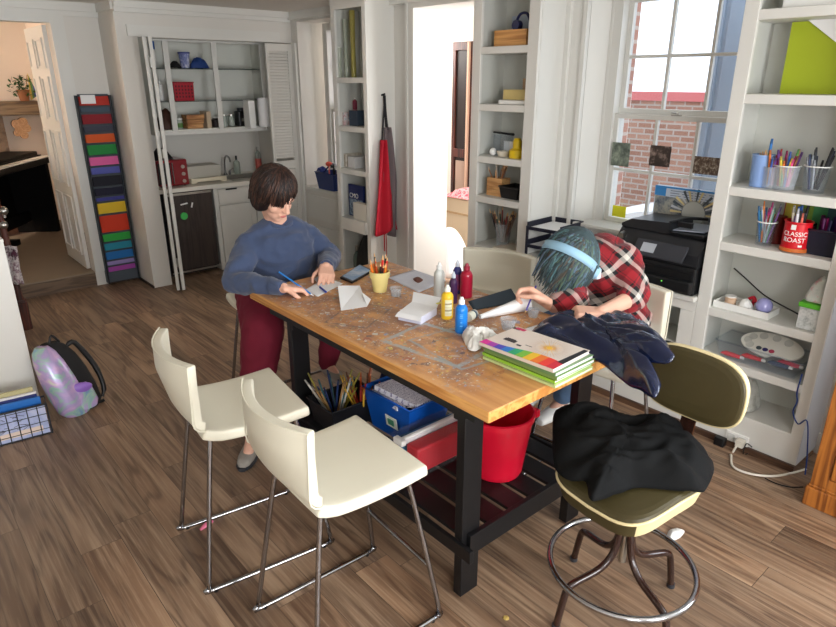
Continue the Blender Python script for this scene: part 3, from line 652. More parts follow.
# counter, fridge, base cabinet
YF=6.25
ct=thing('kitchen_counter','white countertop with a set in sink in the kitchenette closet','counter',(2.9,6.55,.86))
b=M(); b.box((2.08,YF,.865),(2.93,6.94,.905)).box((3.40,YF,.865),(3.555,6.94,.905)).box((2.93,YF,.865),(3.40,6.36,.905)).box((2.93,6.75,.865),(3.40,6.94,.905)); obj('worktop',b,mat('worktop',(226,222,210),.3),ct,bev=.004)
b=M(); b.box((2.93,6.36,.78),(2.94,6.75,.908)).box((3.39,6.36,.78),(3.40,6.75,.908)).box((2.93,6.36,.78),(3.40,6.37,.908)).box((2.93,6.74,.78),(3.40,6.75,.908)).box((2.93,6.36,.775),(3.40,6.75,.785)).box((2.915,6.345,.905),(3.415,6.365,.91)).box((2.915,6.75,.905),(3.415,6.77,.91)); obj('sink',b,STEEL,ct)
fx=PY(226,170,6.8).x
b=M(); b.tube([(fx,6.82,.905),(fx,6.82,1.02),(fx,6.80,1.09),(fx,6.75,1.12),(fx,6.69,1.10),(fx,6.67,1.06)],.010,10,smooth_path=5).cyl((fx,6.82,.905),(fx,6.82,.93),.022,.016,14).cyl((fx+.05,6.82,.905),(fx+.05,6.82,.95),.014,.012,12).cyl((fx+.05,6.82,.95),(fx+.09,6.80,.975),.006,.006,8); obj('faucet',b,CHROME,ct)
fr=thing('mini_fridge','small fridge with a dark brown door under the counter','fridge',(2.42,6.55,0))
obj('cabinet',M().box((2.14,YF+.06,.02),(2.62,6.85,.85)),BLACK,fr)
obj('door',M().box((2.145,YF,.075),(2.625,YF+.055,.855)),m_wood('fridge_brown',(38,28,24),(56,44,38),2),fr,bev=.006)
obj('kick_trim',M().box((2.13,YF-.006,.055),(2.63,YF,.072)),STEEL,fr); obj('top_trim',M().box((2.145,YF-.004,.835),(2.625,YF,.858)),STEEL,fr)
for px,py,w,h,rt in ((184,204,.07,.012,R(-8)),(192,205,.012,.05,.3)):
    q=PY(px,py,YF-.004); b=M(); b.box((q.x-w/2,YF-.008,q.z-h/2),(q.x+w/2,YF-.0005,q.z+h/2),rot=(0,rt,0)); single('fridge_magnet',('small white strip magnet lying level on the fridge door' if w>.05 else 'small white strip magnet tilted upright on the fridge door'),'magnet',b,WHITEP)
q=PY(184,216,YF-.004); b=M(); b.cyl((q.x,YF-.012,q.z),(q.x,YF-.0005,q.z),.036,None,20); single('round_magnet','round green magnet on the fridge door','magnet',b,col((70,190,90)))
bc=thing('base_cabinet','white base cabinet with drawer and panel door under the sink','cabinet',(3.1,6.6,0))
obj('body',M().box((2.66,YF+.03,.0),(3.54,6.9,.865)),LV,bc)
obj('drawer_front',M().box((2.70,YF+.005,.70),(3.50,YF+.03,.85)),LV,bc,bev=.004)
for xa,xc in ((2.70,3.09),(3.11,3.50)):
    dd=obj('door',M().box((xa,YF+.01,.08),(xc,YF+.03,.68)),LV,bc,bev=.003)
    b=M(); w=.05; b.box((xa,YF+.002,.08),(xa+w,YF+.01,.68)).box((xc-w,YF+.002,.08),(xc,YF+.01,.68)).box((xa,YF+.002,.08),(xc,YF+.01,.14)).box((xa,YF+.002,.62),(xc,YF+.01,.68)); obj('door_frame',b,LV,dd,bev=.002)
obj('drawer_pull',M().box((2.78,YF-.004,.835),(2.90,YF+.006,.85)),BLACK,bc)
# toaster oven
RT=mat('red_enamel',(128,16,28),.3,coat=.4)
q0=PY(168,188,6.35); q1=PY(190,184,6.35); tx0,tx1=2.16,q1.x
t=thing('toaster_oven','dark red toaster oven on the counter at the left of the dish rack','toaster oven',((tx0+tx1)/2,6.45,.905))
obj('body',M().box((tx0,6.36,.915),(tx1,6.68,1.165)),RT,t,bev=.012)
obj('window',M().box((tx0+.0,6.352,.94),(tx0+.12,6.362,1.14)),BLACK,t)
obj('handle',M().cyl((tx0+.135,6.335,.94),(tx0+.135,6.335,1.14),.006,None,8),CHROME,t)
for k in range(3): z=.955+k*.07; obj('knob',M().cyl((tx1-.05,6.345,z),(tx1-.05,6.362,z),.017,None,16),STEEL,t)
for x in (tx0+.03,tx1-.03):
    obj('foot',M().cyl((x,6.40,.905),(x,6.40,.917),.012,None,10),BLACK,t)
lump('black_cloth_bag','black cloth bag slumped on top of the toaster oven','bag',(tx0+.09,6.48,1.165),(.2,.22),.09,mat('black_cloth2',(24,22,26),.8),.02)
dr=thing('dish_rack','cream dish rack and drying tray on the counter','dish rack',(2.66,6.6,.905)); CR=mat('cream_plastic',(224,214,190),.4)
b=M(); b.box((2.50,6.42,.918),(2.88,6.70,.93)).box((2.50,6.42,.93),(2.88,6.43,.955)).box((2.50,6.42,.906),(2.56,6.70,.918)).box((2.82,6.42,.906),(2.88,6.70,.918)); obj('drip_tray',b,CR,dr,bev=.004)
b=M(); b.box((2.48,6.60,.93),(2.9,6.62,1.05)).box((2.48,6.80,.906),(2.9,6.82,1.05)).box((2.48,6.60,1.04),(2.9,6.82,1.055)); obj('rack',b,mat('rack_grey',(196,192,180),.5),dr,bev=.004)
x=PY(241,168,6.72).x; bottle('soap_bottle','clear soap bottle with a black pump behind the sink','bottle',x,6.82,.905,.035,.20,glassmat('soap',(200,210,200),.5),BLACK,neck=.3,ch=.22)
x=PY(263,168,6.7).x; bottle('glass_bottle','clear glass bottle with a red label right of the sink','bottle',x,6.8,.905,.035,.28,glassmat('bot2',(220,226,220),.6),STEEL,neck=.35,labelm=col((190,90,80)))
# ------------------------------------------------------------------ blue cleaning caddy on window_2 sill
q=PX(322,188,3.64); t,T=basket('cleaning_caddy','dark blue plastic caddy with brushes on the sill of the narrow window','caddy',(3.67,5.60,.833),.22,.34,.17,mat('navy_plastic',(26,48,110),.4),taper=.82)
b=M(); b.tube([(3.67,5.45,1.0),(3.67,5.60,1.09),(3.67,5.75,1.0)],.008,8,smooth_path=6); obj('handle',b,mat('navy_plastic',(26,48,110),.4),t)
b=M(); b.ell((3.64,5.62,1.09),(.035,.035,.025)).cyl((3.64,5.62,.87),(3.64,5.62,1.08),.006); single('dish_brush','coral red brush head sticking out of the blue caddy','brush',b,col((226,90,70)))
for i,(dy,cc,nm) in enumerate(((.0,(30,30,34),'black handled brush'),(-.06,(235,235,235),'white spray bottle'),(-.10,(40,40,46),'black trigger spray head'))):
    b=M(); b.cyl((3.65,5.55+dy,.85),(3.64,5.53+dy*1.2,1.07+.01*i),.012); b.box((3.62,5.51+dy*1.2,1.06),(3.66,5.56+dy*1.2,1.09)); single('brush_handle','%s standing in the blue caddy'%nm,'brush',b,col(cc))
lump('blue_cloth','blue cloth hung over the left edge of the blue caddy','cloth',(3.67,5.80,.99),(.12,.10),.04,mat('navy_cloth',(30,50,120),.8))
# ------------------------------------------------------------------ left built-in shelf (between the narrow window and the apron)
def shelfunit(name,label,y0,y1,z0,z1,shelves,sl,sr,depth=Xw-Xb,x0=Xb,th=.045,base=True,back=True,divs=None):
    t=thing(name,label,'shelf unit',(x0+depth/2,(y0+y1)/2,0))
    b=M(); b.box((x0,y1-sl,z0),(x0+.022,y1,z1)).box((x0,y0,z0),(x0+.022,y0+sr,z1)); b.box((x0,y0,z1-.04),(x0+.022,y1,z1))
    obj('face_frame',b,TRIM,t,bev=.003)
    b=M(); b.box((x0+.022,y1-sl*.5,z0),(x0+depth,y1,z1)).box((x0+.022,y0,z0),(x0+depth,y0+sr*.5,z1)).box((x0+depth-.012,y0,z0),(x0+depth,y1,z1)).box((x0+.022,y0,z1-.03),(x0+depth,y1,z1)); obj('carcass',b,SHELFW,t)
    for z in shelves: obj('shelf',M().box((x0+.002,y0+sr*.5,z-th),(x0+depth-.013,y1-sl*.5,z)),TRIM,t,bev=.004)
    return t
L1=shelfunit('built_in_shelf','tall narrow white built in shelf between the narrow window and the red apron',4.454,4.95,0,2.49,(1.92,1.52,1.15,.71),.06,.05)
obj('drawer_front',M().box((Xb-.03,4.50,.60),(Xb+.25,4.88,.71)),TRIM,L1,bev=.003)
obj('side_panel',M().box((Xb+.02,4.452,0),(Xw,4.458,2.49)),TRIM,L1)
GV=glassmat('glass_vase',(200,206,190),.45,.05)
for i,(px,h,r,yy) in enumerate(((340,.24,.022,0),(347,.46,.02,1),(354,.52,.022,0))):
    q=PX(px,78,(3.33,3.375,3.36)[i]); b=M(); b.lathe((q.x,q.y,1.921),[(0,0),(r,0),(r*.9,h*.5),(r*1.1,h)],16); single('glass_vase',('shortest clear','middle clear slim','tallest yellowish')[i]+' glass vase on the top of the narrow shelf','vase',b,[GV,GV,glassmat('yellow_glass',(200,190,110),.55)][i] )
q=PX(346,124,3.38); single('clear_box','clear plastic box of pink and white bits on the narrow shelf','box',M().box((q.x-.03,q.y-.02,1.521),(q.x+.12,q.y+.10,1.63)),m_speck('bits_pink',[(220,190,190),(190,150,150),(226,222,218),(120,130,150)],30),bev=.004)
q=PX(356,124,3.38); single('dark_clear_box','dark tinted plastic box next to the box of pink bits','box',M().box((q.x-.03,q.y-.06,1.521),(q.x+.12,q.y+.06,1.65)),mat('tinted',(60,72,88),.2),bev=.004)
q=PX(355,106,3.45); bottle('nail_polish','small dark red bottle with a white cap on the dark tinted box','bottle',q.x,q.y,1.651,.02,.10,col((120,20,50)),WHITEP)
q=PX(344,166,3.38); 
b=M(); b.box((q.x-.03,q.y-.08,1.151),(q.x+.15,q.y+.06,1.27)); single('storage_tray','frosted plastic tray of odds and ends on the third narrow shelf','tray',b,m_speck('odds',[(150,140,124),(190,180,166),(214,208,198)],16),bev=.006)
q=PX(354,166,3.38); single('white_carton','white carton on the third narrow shelf beside the frosted tray','carton',M().box((q.x-.03,q.y-.06,1.151),(q.x+.12,q.y+.05,1.25)),m_speck('cartonw',[(200,200,200),(222,222,222)],10),bev=.003)
single('black_speaker','small black box at the right end of the third narrow shelf','box',M().box((3.33,4.51,1.151),(3.43,4.57,1.26)),BLACK,bev=.004)
# blue book with a pale title
bk=thing('blue_book','dark blue book with a grey picture standing on the fourth narrow shelf','book',(3.37,4.78,.711))
obj('cover',M().box((3.365,4.66,.711),(3.39,4.885,1.0)),mat('cover_blue',(18,34,92),.4),bk,bev=.002)
b=M(); b.box((3.3635,4.67,.72),(3.365,4.87,.87)); obj('cover_picture',b,m_speck('cover_pic',[(30,40,60),(110,130,150),(190,205,215)],30),bk)
b=M(); text_on(b,'CMO',.06,(3.364,4.80,.90),(0,-1,0),(0,0,1)); obj('title',b,WHITEP,bk,label='pale title letters')
single('white_drawer_box','white cardboard box lying in front of the blue book','box',M().box((3.295,4.52,.712),(3.355,4.72,.86)),mat('cardwhite',(214,210,198),.6),bev=.003)
lump('black_sack','black bag on the floor of the narrow shelf','bag',(3.42,4.68,.02),(.22,.3),.56,mat('black_sack',(14,14,16),.6),.04,10)
t=bottle('clear_bottle','clear glass bottle beside the black bag at the bottom of the narrow shelf','bottle',3.40,4.83,.001,.04,.42,glassmat('btl',(150,170,160),.6),STEEL)
# ------------------------------------------------------------------ apron hanging on the shelf side
hk=thing('wall_hook','small dark hook on the side of the narrow shelf','hook',(3.44,4.44,1.78)); obj('hook',M().cyl((3.44,4.454,1.78),(3.44,4.41,1.79),.008,None,8),BLACK,hk)
ap=thing('red_apron','red apron hanging from a hook on the side of the narrow shelf','apron',(3.42,4.40,.62))
def apr(u,v):
    z=1.42-.80*v; w=.028+.115*v; x=3.412+(u-.5)*2*w+.0*v
    return (x,4.41-.03*math.sin(u*PI*3.2+v*2)-.02*v,z-.03*math.sin(u*PI*2)*v)
obj('apron_cloth',M().grid(apr,26,22),mat('red_cloth',(178,14,40),.75),ap,solid=.008)
b=M(); b.tube([(3.40,4.40,.72),(3.395,4.395,.6),(3.40,4.40,.45)],(.006),6).tube([(3.43,4.42,.70),(3.432,4.41,.5),(3.428,4.41,.40)],.004,6); obj('apron_strings',b,mat('red_cloth',(178,14,40),.75),ap)
sb=thing('grey_apron','grey cloth hanging behind the red apron on a black strap','apron',(3.47,4.42,.55))
def gr(u,v):
    z=1.52-.93*v+.0; w=.03+.05*min(1,v*2.2); x=3.475+.03*v+(u-.5)*2*w
    return (x,4.435-.025*math.sin(u*PI*2.5+v*3),z-.05*u*v)
obj('cloth',M().grid(gr,18,20),mat('grey_cloth',(112,100,102),.8),sb,solid=.008)
b=M(); b.tube([(3.44,4.415,1.78),(3.45,4.42,1.65),(3.475,4.43,1.5)],.012,8,smooth_path=4).tube([(3.445,4.415,1.78),(3.435,4.42,1.65),(3.41,4.42,1.42)],.007,8,smooth_path=4); obj('strap',b,mat('black_strap',(28,26,30),.7),sb)
obj('paper_tag',M().box((3.545,4.425,1.03),(3.565,4.43,1.13)),col((150,175,215)),sb,label='pale blue tag')
# ------------------------------------------------------------------ room beyond the right doorway
struct('floor_far',M().prism([(Xw,3.32),(5.22,3.32),(5.22,4.48),(6.35,4.48),(6.35,9.2),(Xw,9.2)],-.1,0),m_wood('far_floor',(150,120,100),(180,150,130),1))
struct('wall_far',M().box((6.3,4.4,0),(6.4,8.1,2.8)).box((Xw+D,8.0,0),(6.4,8.1,2.8)).box((Xw+D,3.22,0),(5.2,3.32,2.8)).box((5.19,3.22,0),(5.26,4.4,2.8)).box((5.19,4.4,0),(6.4,4.49,2.8)),mat('far_wall',(240,228,220),.7))
struct('ceiling_far',M().prism([(Xw+D,3.25),(5.22,3.25),(5.22,4.45),(6.35,4.45),(6.35,8.1),(Xw+D,8.1)],2.75,2.85),CEIL)
wd=thing('tall_wood_cabinet','tall dark brown cabinet with glass door seen through the doorway','cabinet',(5.75,5.6,0))
q0=PX(453,42,5.5);q1=PX(471,42,5.5)
b=M(); yA,yB=q1.y-.25,q0.y; b.box((5.52,yA,0),(6.0,yB,2.3)); obj('carcass',b,mat('dark_inside',(30,14,8),.5),wd)
b=M(); b.box((5.5,yB-.05,0),(5.52,yB,2.31)).box((5.5,yA,2.22),(5.52,yB,2.31)).box((5.5,yA,1.02),(5.52,yB,1.12)).box((5.5,q1.y+.02,0),(5.52,q1.y+.06,2.31)).box((5.49,q1.y-.04,0),(5.52,q1.y-.01,2.31)).box((5.5,yA,0),(5.52,yB,.1)); obj('frame',b,DWOOD,wd,bev=.004)
obj('lower_panel',M().box((5.512,q1.y+.07,.45),(5.518,yB-.07,.98)),mat('panel_pale',(176,150,134),.5),wd)
obj('door_edge',M().box((5.46,q1.y-.01,0),(5.53,q1.y+.015,2.3)),mat('edge_pale',(214,176,150),.5),wd)
bx=thing('fabric_chest','beige upholstered chest beyond the doorway','chest',(5.0,4.85,0))
obj('body',M().box((4.82,4.25,0),(5.3,5.12,.70)),mat('beige_fabric',(204,186,158),.85,bump=.2,bscale=80),bx,bev=.02)
obj('lid_band',M().box((4.812,4.25,.52),(4.82,5.12,.54)),mat('band',(180,150,112),.8),bx)
single('red_patterned_cloth','red and white patterned cloth folded on the beige chest','cloth',drape([(4.80,4.2,.70),(4.80,4.6,.70),(4.80,5.1,.70),(5.1,5.12,.70),(5.3,4.9,.70),(5.3,4.3,.70),(5.1,4.2,.70)],(5.02,4.7,.705),.10,.02,8),m_speck('redwhite',[(206,30,62),(226,60,84),(238,190,190),(210,30,60),(240,230,226)],14,.8))
q=PX(449,258,4.3); lump('white_shopping_bag','white bag with pink letters on the floor just beyond the doorway','bag',(4.45,4.66,.0),(.42,.5),.46,m_speck('bagwhite',[(240,240,240),(244,244,244),(244,244,244),(244,242,242),(226,110,130)],9),.01,5)
# ------------------------------------------------------------------ shelf between the doorway and the window
S2=shelfunit('built_in_bookcase','white built in shelf between the right doorway and the window',2.687,3.247,0,2.46,(2.105,1.747,1.402,1.124,.764),.075,.085)
obj('lower_door',M().box((Xb-.012,2.79,.08),(Xb,3.16,.70)),TRIM,S2,bev=.004)
obj('side_panel',M().box((Xb+.02,2.684,0),(Xw,2.690,2.46)),TRIM,S2)
def s2(px,z,X=3.42): 
    d=_ray(px,PYX(px,z)); return d
def yat(px,X,z):   # the y of a column of the photograph on the plane X at height z
    lo,hi=0,627
    for _ in range(30):
        m=(lo+hi)/2
        if PX(px,m,X).z>z: lo=m
        else: hi=m
    return PX(px,(lo+hi)/2,X).y
ya,yb=yat(496,3.38,2.11),yat(528,3.38,2.11)
wb=thing('bamboo_crate','light wooden box on the top shelf between doorway and window','box',(3.43,(ya+yb)/2,2.106))
b=M(); b.box((3.36,yb,2.106),(3.372,ya,2.205)).box((3.50,yb,2.106),(3.512,ya,2.205)).box((3.36,yb,2.106),(3.51,yb+.012,2.205)).box((3.36,ya-.012,2.106),(3.51,ya,2.205)).box((3.36,yb,2.106),(3.51,ya,2.116)).box((3.358,yb-.002,2.15),(3.36,ya,2.156)); obj('crate',b,m_wood('crate_wood',(184,124,62),(216,160,92),1),wb,bev=.002)
y=yat(522,3.42,2.26); hp=thing('blue_headphones','dark blue headphones resting on the wooden box','headphones',(3.45,y,2.21))
b=M(); b.tube([(3.44,y+.055,2.215),(3.44,y+.06,2.26),(3.44,y+.03,2.30),(3.44,y-.02,2.30),(3.44,y-.05,2.26)],.009,8,smooth_path=5); obj('headband',b,mat('navy',(16,28,80),.4),hp)
obj('ear_cup',M().cyl((3.42,y+.055,2.235),(3.46,y+.055,2.235),.03,None,16),mat('navy',(16,28,80),.4),hp)
single('white_sheet','white paper leaning at the back of the top shelf behind the headphones','paper',M().box((3.535,yb-.02,2.106),(3.54,yat(512,3.54,2.2),2.30)),col((186,198,214),.7))
y=yat(512,3.40,1.77); tr=thing('white_tray','white tray on the second shelf holding a yellow box','tray',(3.42,y,1.748)); obj('tray',M().box((3.33,2.79,1.748),(3.52,yat(501,3.36,1.75),1.775)),WHITEP,tr,bev=.006)
single('yellow_box','pale yellow plastic box on the white tray','box',M().box((3.38,2.80,1.776),(3.48,yat(503,3.38,1.8),1.84)),col((206,186,120),.5),bev=.004)
single('brown_block','small brown and beige block on top of the yellow box','block',M().box((3.40,2.83,1.841),(3.45,2.89,1.91)),col((168,140,110),.6),bev=.003)
single('clear_container','clear plastic container behind the yellow box','container',M().box((3.49,2.80,1.776),(3.53,3.0,1.90)),CLEAR,bev=.003)
# third shelf
y=yat(493,3.38,1.42); single('white_ball','small white ball on the third shelf beside a dish','ball',M().ell((3.38,y,1.428),.026),WHITEP)
y=yat(502,3.38,1.42); single('cream_dish','small cream dish on the third shelf','dish',M().lathe((3.40,y,1.403),[(0,0),(.04,0),(.052,.035),(.045,.035),(.035,.012),(0,.012)],20),col((214,206,188)))
y=yat(508,3.44,1.45); single('white_card','white card standing behind the cream dish','card',M().box((3.44,y-.045,1.403),(3.445,y+.04,1.50)),PAPER)
y=yat(518,3.38,1.43); dk=thing('yellow_cup','yellow cup with brushes at the right end of the third shelf','cup',(3.38,y+.01,1.403)); obj('cup',M().lathe((3.38,y+.01,1.403),[(0,0),(.052,0),(.055,.05),(.03,.065),(.03,.11),(.02,.13),(0,.13)],20),col((224,190,20),.4),dk)
single('paint_jar','blue and brown jar behind the yellow cup','jar',M().lathe((3.46,y-.02,1.403),[(0,0),(.04,0),(.042,.2),(.03,.22),(0,.22)],18),m_speck('jarmix',[(60,90,140),(150,120,110),(190,180,170)],18))
y0_,y1_=yat(491,3.42,1.56),yat(511,3.42,1.56); single('black_tool','long black tool lying across clear jar on the third shelf','tool',M().cyl((3.45,y0_,1.553),(3.45,y1_,1.547),.006,.009,8),BLACK)
single('clear_jar','clear round jar under the black tool on the third shelf','jar',M().lathe((3.45,(y0_+y1_)/2,1.403),[(0,0),(.07,0),(.07,.14),(.066,.14),(.066,.005),(0,.005)],22),CLEAR)
# fourth shelf: knife block and black basket
y=yat(496,3.38,1.2); kb=thing('wooden_pencil_block','light wooden block bristling with pencils on the fourth shelf','pencil holder',(3.40,y,1.125))
b=M(); b.box((3.36,y-.07,1.125),(3.45,y+.07,1.25)); 
for k in range(4): b.box((3.357,y-.07,1.14+k*.028),(3.36,y+.07,1.145+k*.028))
obj('block',b,m_wood('block_wood',(176,124,72),(208,160,104),1),kb,bev=.003)
rr=random.Random(5)
def pencils(n,c,r,z,h,cols,where,group,kind='pencil',tilt=.22,thick=.0042,zb=.01,mn=.7):
    """cols: list of (name,rgb); each pencil a thing of its own"""
    for i in range(n):
        nm,cc=cols[i%len(cols)]; a=rr.random()*2*PI; q=rr.random()**.5*r*.75; t=tilt*rr.uniform(.3,1); a2=a+rr.uniform(-.6,.6)
        p0=V(c)+V((math.cos(a)*q*.6,math.sin(a)*q*.6,z+zb)); L=h*rr.uniform(mn,1.05); d=V((math.cos(a2)*t,math.sin(a2)*t,1)).normalized(); p1=p0+d*L
        b=M(); b.cyl(p0,p0+d*(L*.88),thick,None,7,0); b.cyl(p0+d*(L*.88),p1,thick*(1.0 if kind!='pencil' else 1),thick*(.25 if kind=='pencil' else .8),7,1)
        tipc=(212,170,120) if kind=='pencil' else tuple(max(0,int(v*.75)) for v in cc)
        single('paint_brush' if kind=='brush' else ('coloured_pencil' if kind=='pencil' else kind.replace(' ','_')),'%s %s %s'%(nm,kind,where),'pencil' if kind=='pencil' else kind.split()[-1],b,[col(cc,.4),col(tipc,.5)],group)
BR=[('brown',(150,100,60)),('tan',(196,140,90)),('dark brown',(90,54,36)),('grey',(150,140,130)),('red',(170,60,50))]
pencils(14,(3.405,y,0),.055,1.16,.2,BR,'sticking up from the wooden block','pencils in the wooden block',tilt=.5)
y=yat(514,3.40,1.15); t,T=basket('black_basket','small black plastic basket at the right end of the fourth shelf','basket',(3.42,y,1.125),.17,.17,.08,BLACK)
# fifth shelf: acrylic cup with brushes, paper sheets
y=yat(500,3.40,.80); cp=thing('clear_pencil_cup','clear cup crowded with dark red pencils on the lowest open shelf','cup',(3.43,y,.765)); obj('cup',M().lathe((3.43,y,.766),[(0,0),(.045,0),(.062,.16),(.058,.16),(.042,.006),(0,.006)],20),FROST,cp)
pencils(26,(3.43,y,0),.06,.78,.24,[('dark red',(130,50,48)),('brown',(110,70,52)),('dark green',(50,70,56)),('black',(30,28,30)),('grey brown',(140,120,110))],'in the clear cup on the lowest open shelf','pencils in the clear shelf cup',tilt=.42,thick=.006)
single('sheet_pile','loose pile of printed sheets on the lowest open shelf','paper',M().box((3.30,2.79,.765),(3.5,3.0,.776)).box((3.31,2.80,.776),(3.48,2.95,.782),rot=(0,0,.2)),m_speck('sheets',[(196,188,170),(214,206,190),(180,120,110)],7))
# ------------------------------------------------------------------ window counter (cabinet below the window)
wc=thing('window_cabinet','low white cabinet with a worktop under the window','cabinet',(3.42,2.05,0))
b=M(); b.box((Xb,1.476,.035),(Xb+.022,2.687,.20)).box((Xb,1.476,.70),(Xb+.022,2.687,.76)).box((Xb,1.476,.2),(Xb+.022,1.56,.70)).box((Xb,1.76,.2),(Xb+.022,2.687,.70)); obj('front_frame',b,TRIM,wc,bev=.003)
obj('worktop',M().box((Xb-.03,1.478,.76),(Xw,2.686,.79)),TRIM,wc,bev=.006)
b=M(); b.box((Xw-.02,1.48,.035),(Xw-.005,2.68,.75)).box((Xb+.02,1.48,.18),(Xw-.01,2.68,.2)).box((Xb+.023,1.78,.2),(Xw-.01,1.80,.75)).box((Xb+.025,1.78,.48),(Xb+.28,1.48,.49)); obj('inside',b,SHELFW,wc)
lump('dark_stuff','dark green and black bag in the opening of the window cabinet','bag',(3.42,1.65,.20),(.18,.22),.24,m_speck('darkgreenblack',[(12,12,14),(28,34,28),(70,80,70)],14),.03,10)
obj('sill_board',M().box((Xw-.05,1.48,.985),(3.70,2.50,1.008)),TRIM,w1,bev=.005)
b=M(); 
lt=thing('letter_tray','black two tier letter tray with papers at the left end of the window counter','letter tray',(3.42,2.52,.79)); NV=mat('tray_black',(26,28,44),.45)
p=[V((3.265,2.665,0)),V((3.295,2.42,0)),V((3.565,2.44,0)),V((3.54,2.68,0))]
for k,z in enumerate((.845,.965)):
    b=M(); P_=[(q.x,q.y,z) for q in p]; 
    b.hexa(P_,[(x,y,z+.006) for x,y,_ in P_])
    for i,hh in ((1,.05),(2,.05),(3,.05)):
        a,c_=V(P_[i]),V(P_[(i+1)%4]); n=(c_-a).cross(V((0,0,1))).normalized()*.004
        b.hexa([a-n,c_-n,c_+n,a+n],[a-n+V((0,0,hh)),c_-n+V((0,0,hh)),c_+n+V((0,0,hh)),a+n+V((0,0,hh))])
    a,c_=V(P_[0]),V(P_[1]); n=V((.004,0,0)); b.hexa([a-n,c_-n,c_+n,a+n],[x+V((0,0,.022)) for x in (a-n,c_-n,c_+n,a+n)])
    obj('tray',b,NV,lt)
b=M()
for q in p: b.box((q.x-.006,q.y-.006,.79),(q.x+.006,q.y+.006,.99))
obj('post',b,NV,lt)
for k,z in enumerate((.852,.972)):
    single('paper_pile',('white papers in the upper tier of the letter tray','white papers in the lower tier of the letter tray')[1-k],'paper',M().hexa([(3.28,2.65,z),(3.305,2.435,z),(3.55,2.455,z),(3.53,2.66,z)],[(3.28,2.65,z+.012),(3.305,2.435,z+.012),(3.55,2.455,z+.012),(3.53,2.66,z+.012)]),PAPER)
# ------------------------------------------------------------------ printer
PM=mat('printer_black',(34,35,38),.35); PM2=mat('printer_dark',(22,23,25),.4)
pr=thing('inkjet_printer','black office printer with a grey document feeder on the counter under the window','printer',(3.42,1.76,.791))
X0,X1,Y0,Y1=3.225,3.575,1.49,2.0; zt=1.06
b=M(); b.box((X0+.03,Y0,.791),(X1,Y1,.93)).box((X0+.0,Y0+.005,.80),(X0+.05,Y1-.17,.865)); obj('lower_body',b,PM2,pr,bev=.012)
b=M(); b.prism([(X0+.03,.93),(X1,.93),(X1,1.06),(X0+.10,1.06),(X0+.035,.99)],Y0,Y1,axis='y'); obj('upper_body',b,PM,pr,bev=.012)
b=M(); b.prism([(Y1+.0,1.06),(Y1+.0,1.075),(Y1-.06,1.105),(1.70,1.115),(1.70,1.06)],X0+.09,X1,axis='x'); obj('feeder_hood',b,PM,pr,bev=.012)
b=M(); b.hexa([(X0+.08,Y0+.01,1.062),(X0+.08,1.70,1.062),(X1,1.70,1.062),(X1,Y0+.01,1.062)],[(X0+.07,Y0+.005,1.085),(X0+.07,1.70,1.075),(X1,1.70,1.082),(X1,Y0+.005,1.09)]); obj('feeder_base',b,PM2,pr,bev=.008)
b=M(); b.hexa([(X0+.10,Y0+.02,1.091),(X0+.10,1.69,1.078),(X1-.03,1.69,1.084),(X1-.03,Y0+.02,1.092)],[(X0+.10,Y0+.02,1.097),(X0+.10,1.69,1.084),(X1-.03,1.69,1.09),(X1-.03,Y0+.02,1.098)]); obj('feeder_tray',b,mat('tray_grey',(150,158,172),.3),pr,bev=.003)
b=M(); b.box((X0+.13,1.60,1.095),(X0+.15,1.68,1.12)).tube([(X0+.10,1.71,1.115),(X0+.2,1.66,1.13),(X1-.04,1.60,1.12)],.008,8,smooth_path=4); obj('paper_guide',b,BLACK,pr)
b=M(); b.box((X0-.0,Y0+.06,.945),(X0+.012,Y0+.36,1.035),rot=(0,R(38),0)); pn=obj('control_panel',b,mat('panel_dark',(52,54,60),.3),pr,bev=.004)
b=M(); b.box((X0-.003,Y0+.235,.965),(X0-.0,Y0+.315,1.015),rot=(0,R(38),0),pivot=(X0+.006,Y0+.21,.99)); obj('screen',b,mat('screen_grey',(176,182,190),.2),pn)
b=M(); b.cyl((X0+.028,Y0+.10,.84),(X0+.034,Y0+.10,.84),.004,None,10); b2=M().box((X0-.004,Y0+.15,.83),(X0+.002,Y0+.155,.835)); obj('power_light',M().cyl((X0-.004,Y0+.17,.845),(X0+.004,Y0+.17,.845),.003,None,10),mat('led_green',(120,230,90),.3,emit=1.5),pr)
b=M(); b.cyl((X0+.024,Y1-.04,1.02),(X0+.06,Y1-.04,1.025),.018,None,20); obj('round_badge',b,STEEL,pr)
obj('output_slot',M().box((X0+.024,Y0+.02,.875),(X0+.031,Y1-.20,.905)),BLACK,pr)
pr.scale=(1,1,1.13)
# sun patterned box behind the printer
yl,yr=yat(655,3.64,1.25),yat(722,3.64,1.25)
sbx=thing('printed_box','blue and white printed box with a silvery sun standing behind the printer','box',(3.66,(yl+yr)/2,1.009))
zt_=PX(657,185,3.64).z
obj('carton',M().box((3.64,1.50,1.009),(3.68,yl,zt_)),mat('box_pale',(196,208,224),.5),sbx,bev=.002)
b=M(); b.box((3.6385,1.50,zt_-.010),(3.64,yl,zt_)); b.box((3.6385,yl-.07,zt_-.058),(3.64,yl,zt_)); obj('blue_band',b,col((60,140,210),.4),sbx)
b=M()
for k,(z,w) in enumerate(((.020,.26),(.034,.22),(.048,.25))): b.box((3.6392,yl-.10-w,zt_-z-.004),(3.64,yl-.10,zt_-z))
obj('printed_lines',b,col((120,130,150),.5),sbx)
b=M(); b.box((3.6390,1.50,1.02),(3.64,yl-.005,zt_-.06)); obj('picture',b,m_speck('boxpic',[(60,60,70),(110,120,130),(170,170,160),(90,110,130)],16),sbx)
b=M(); sy,sz=PX(693,214,3.638).y,PX(693,214,3.638).z
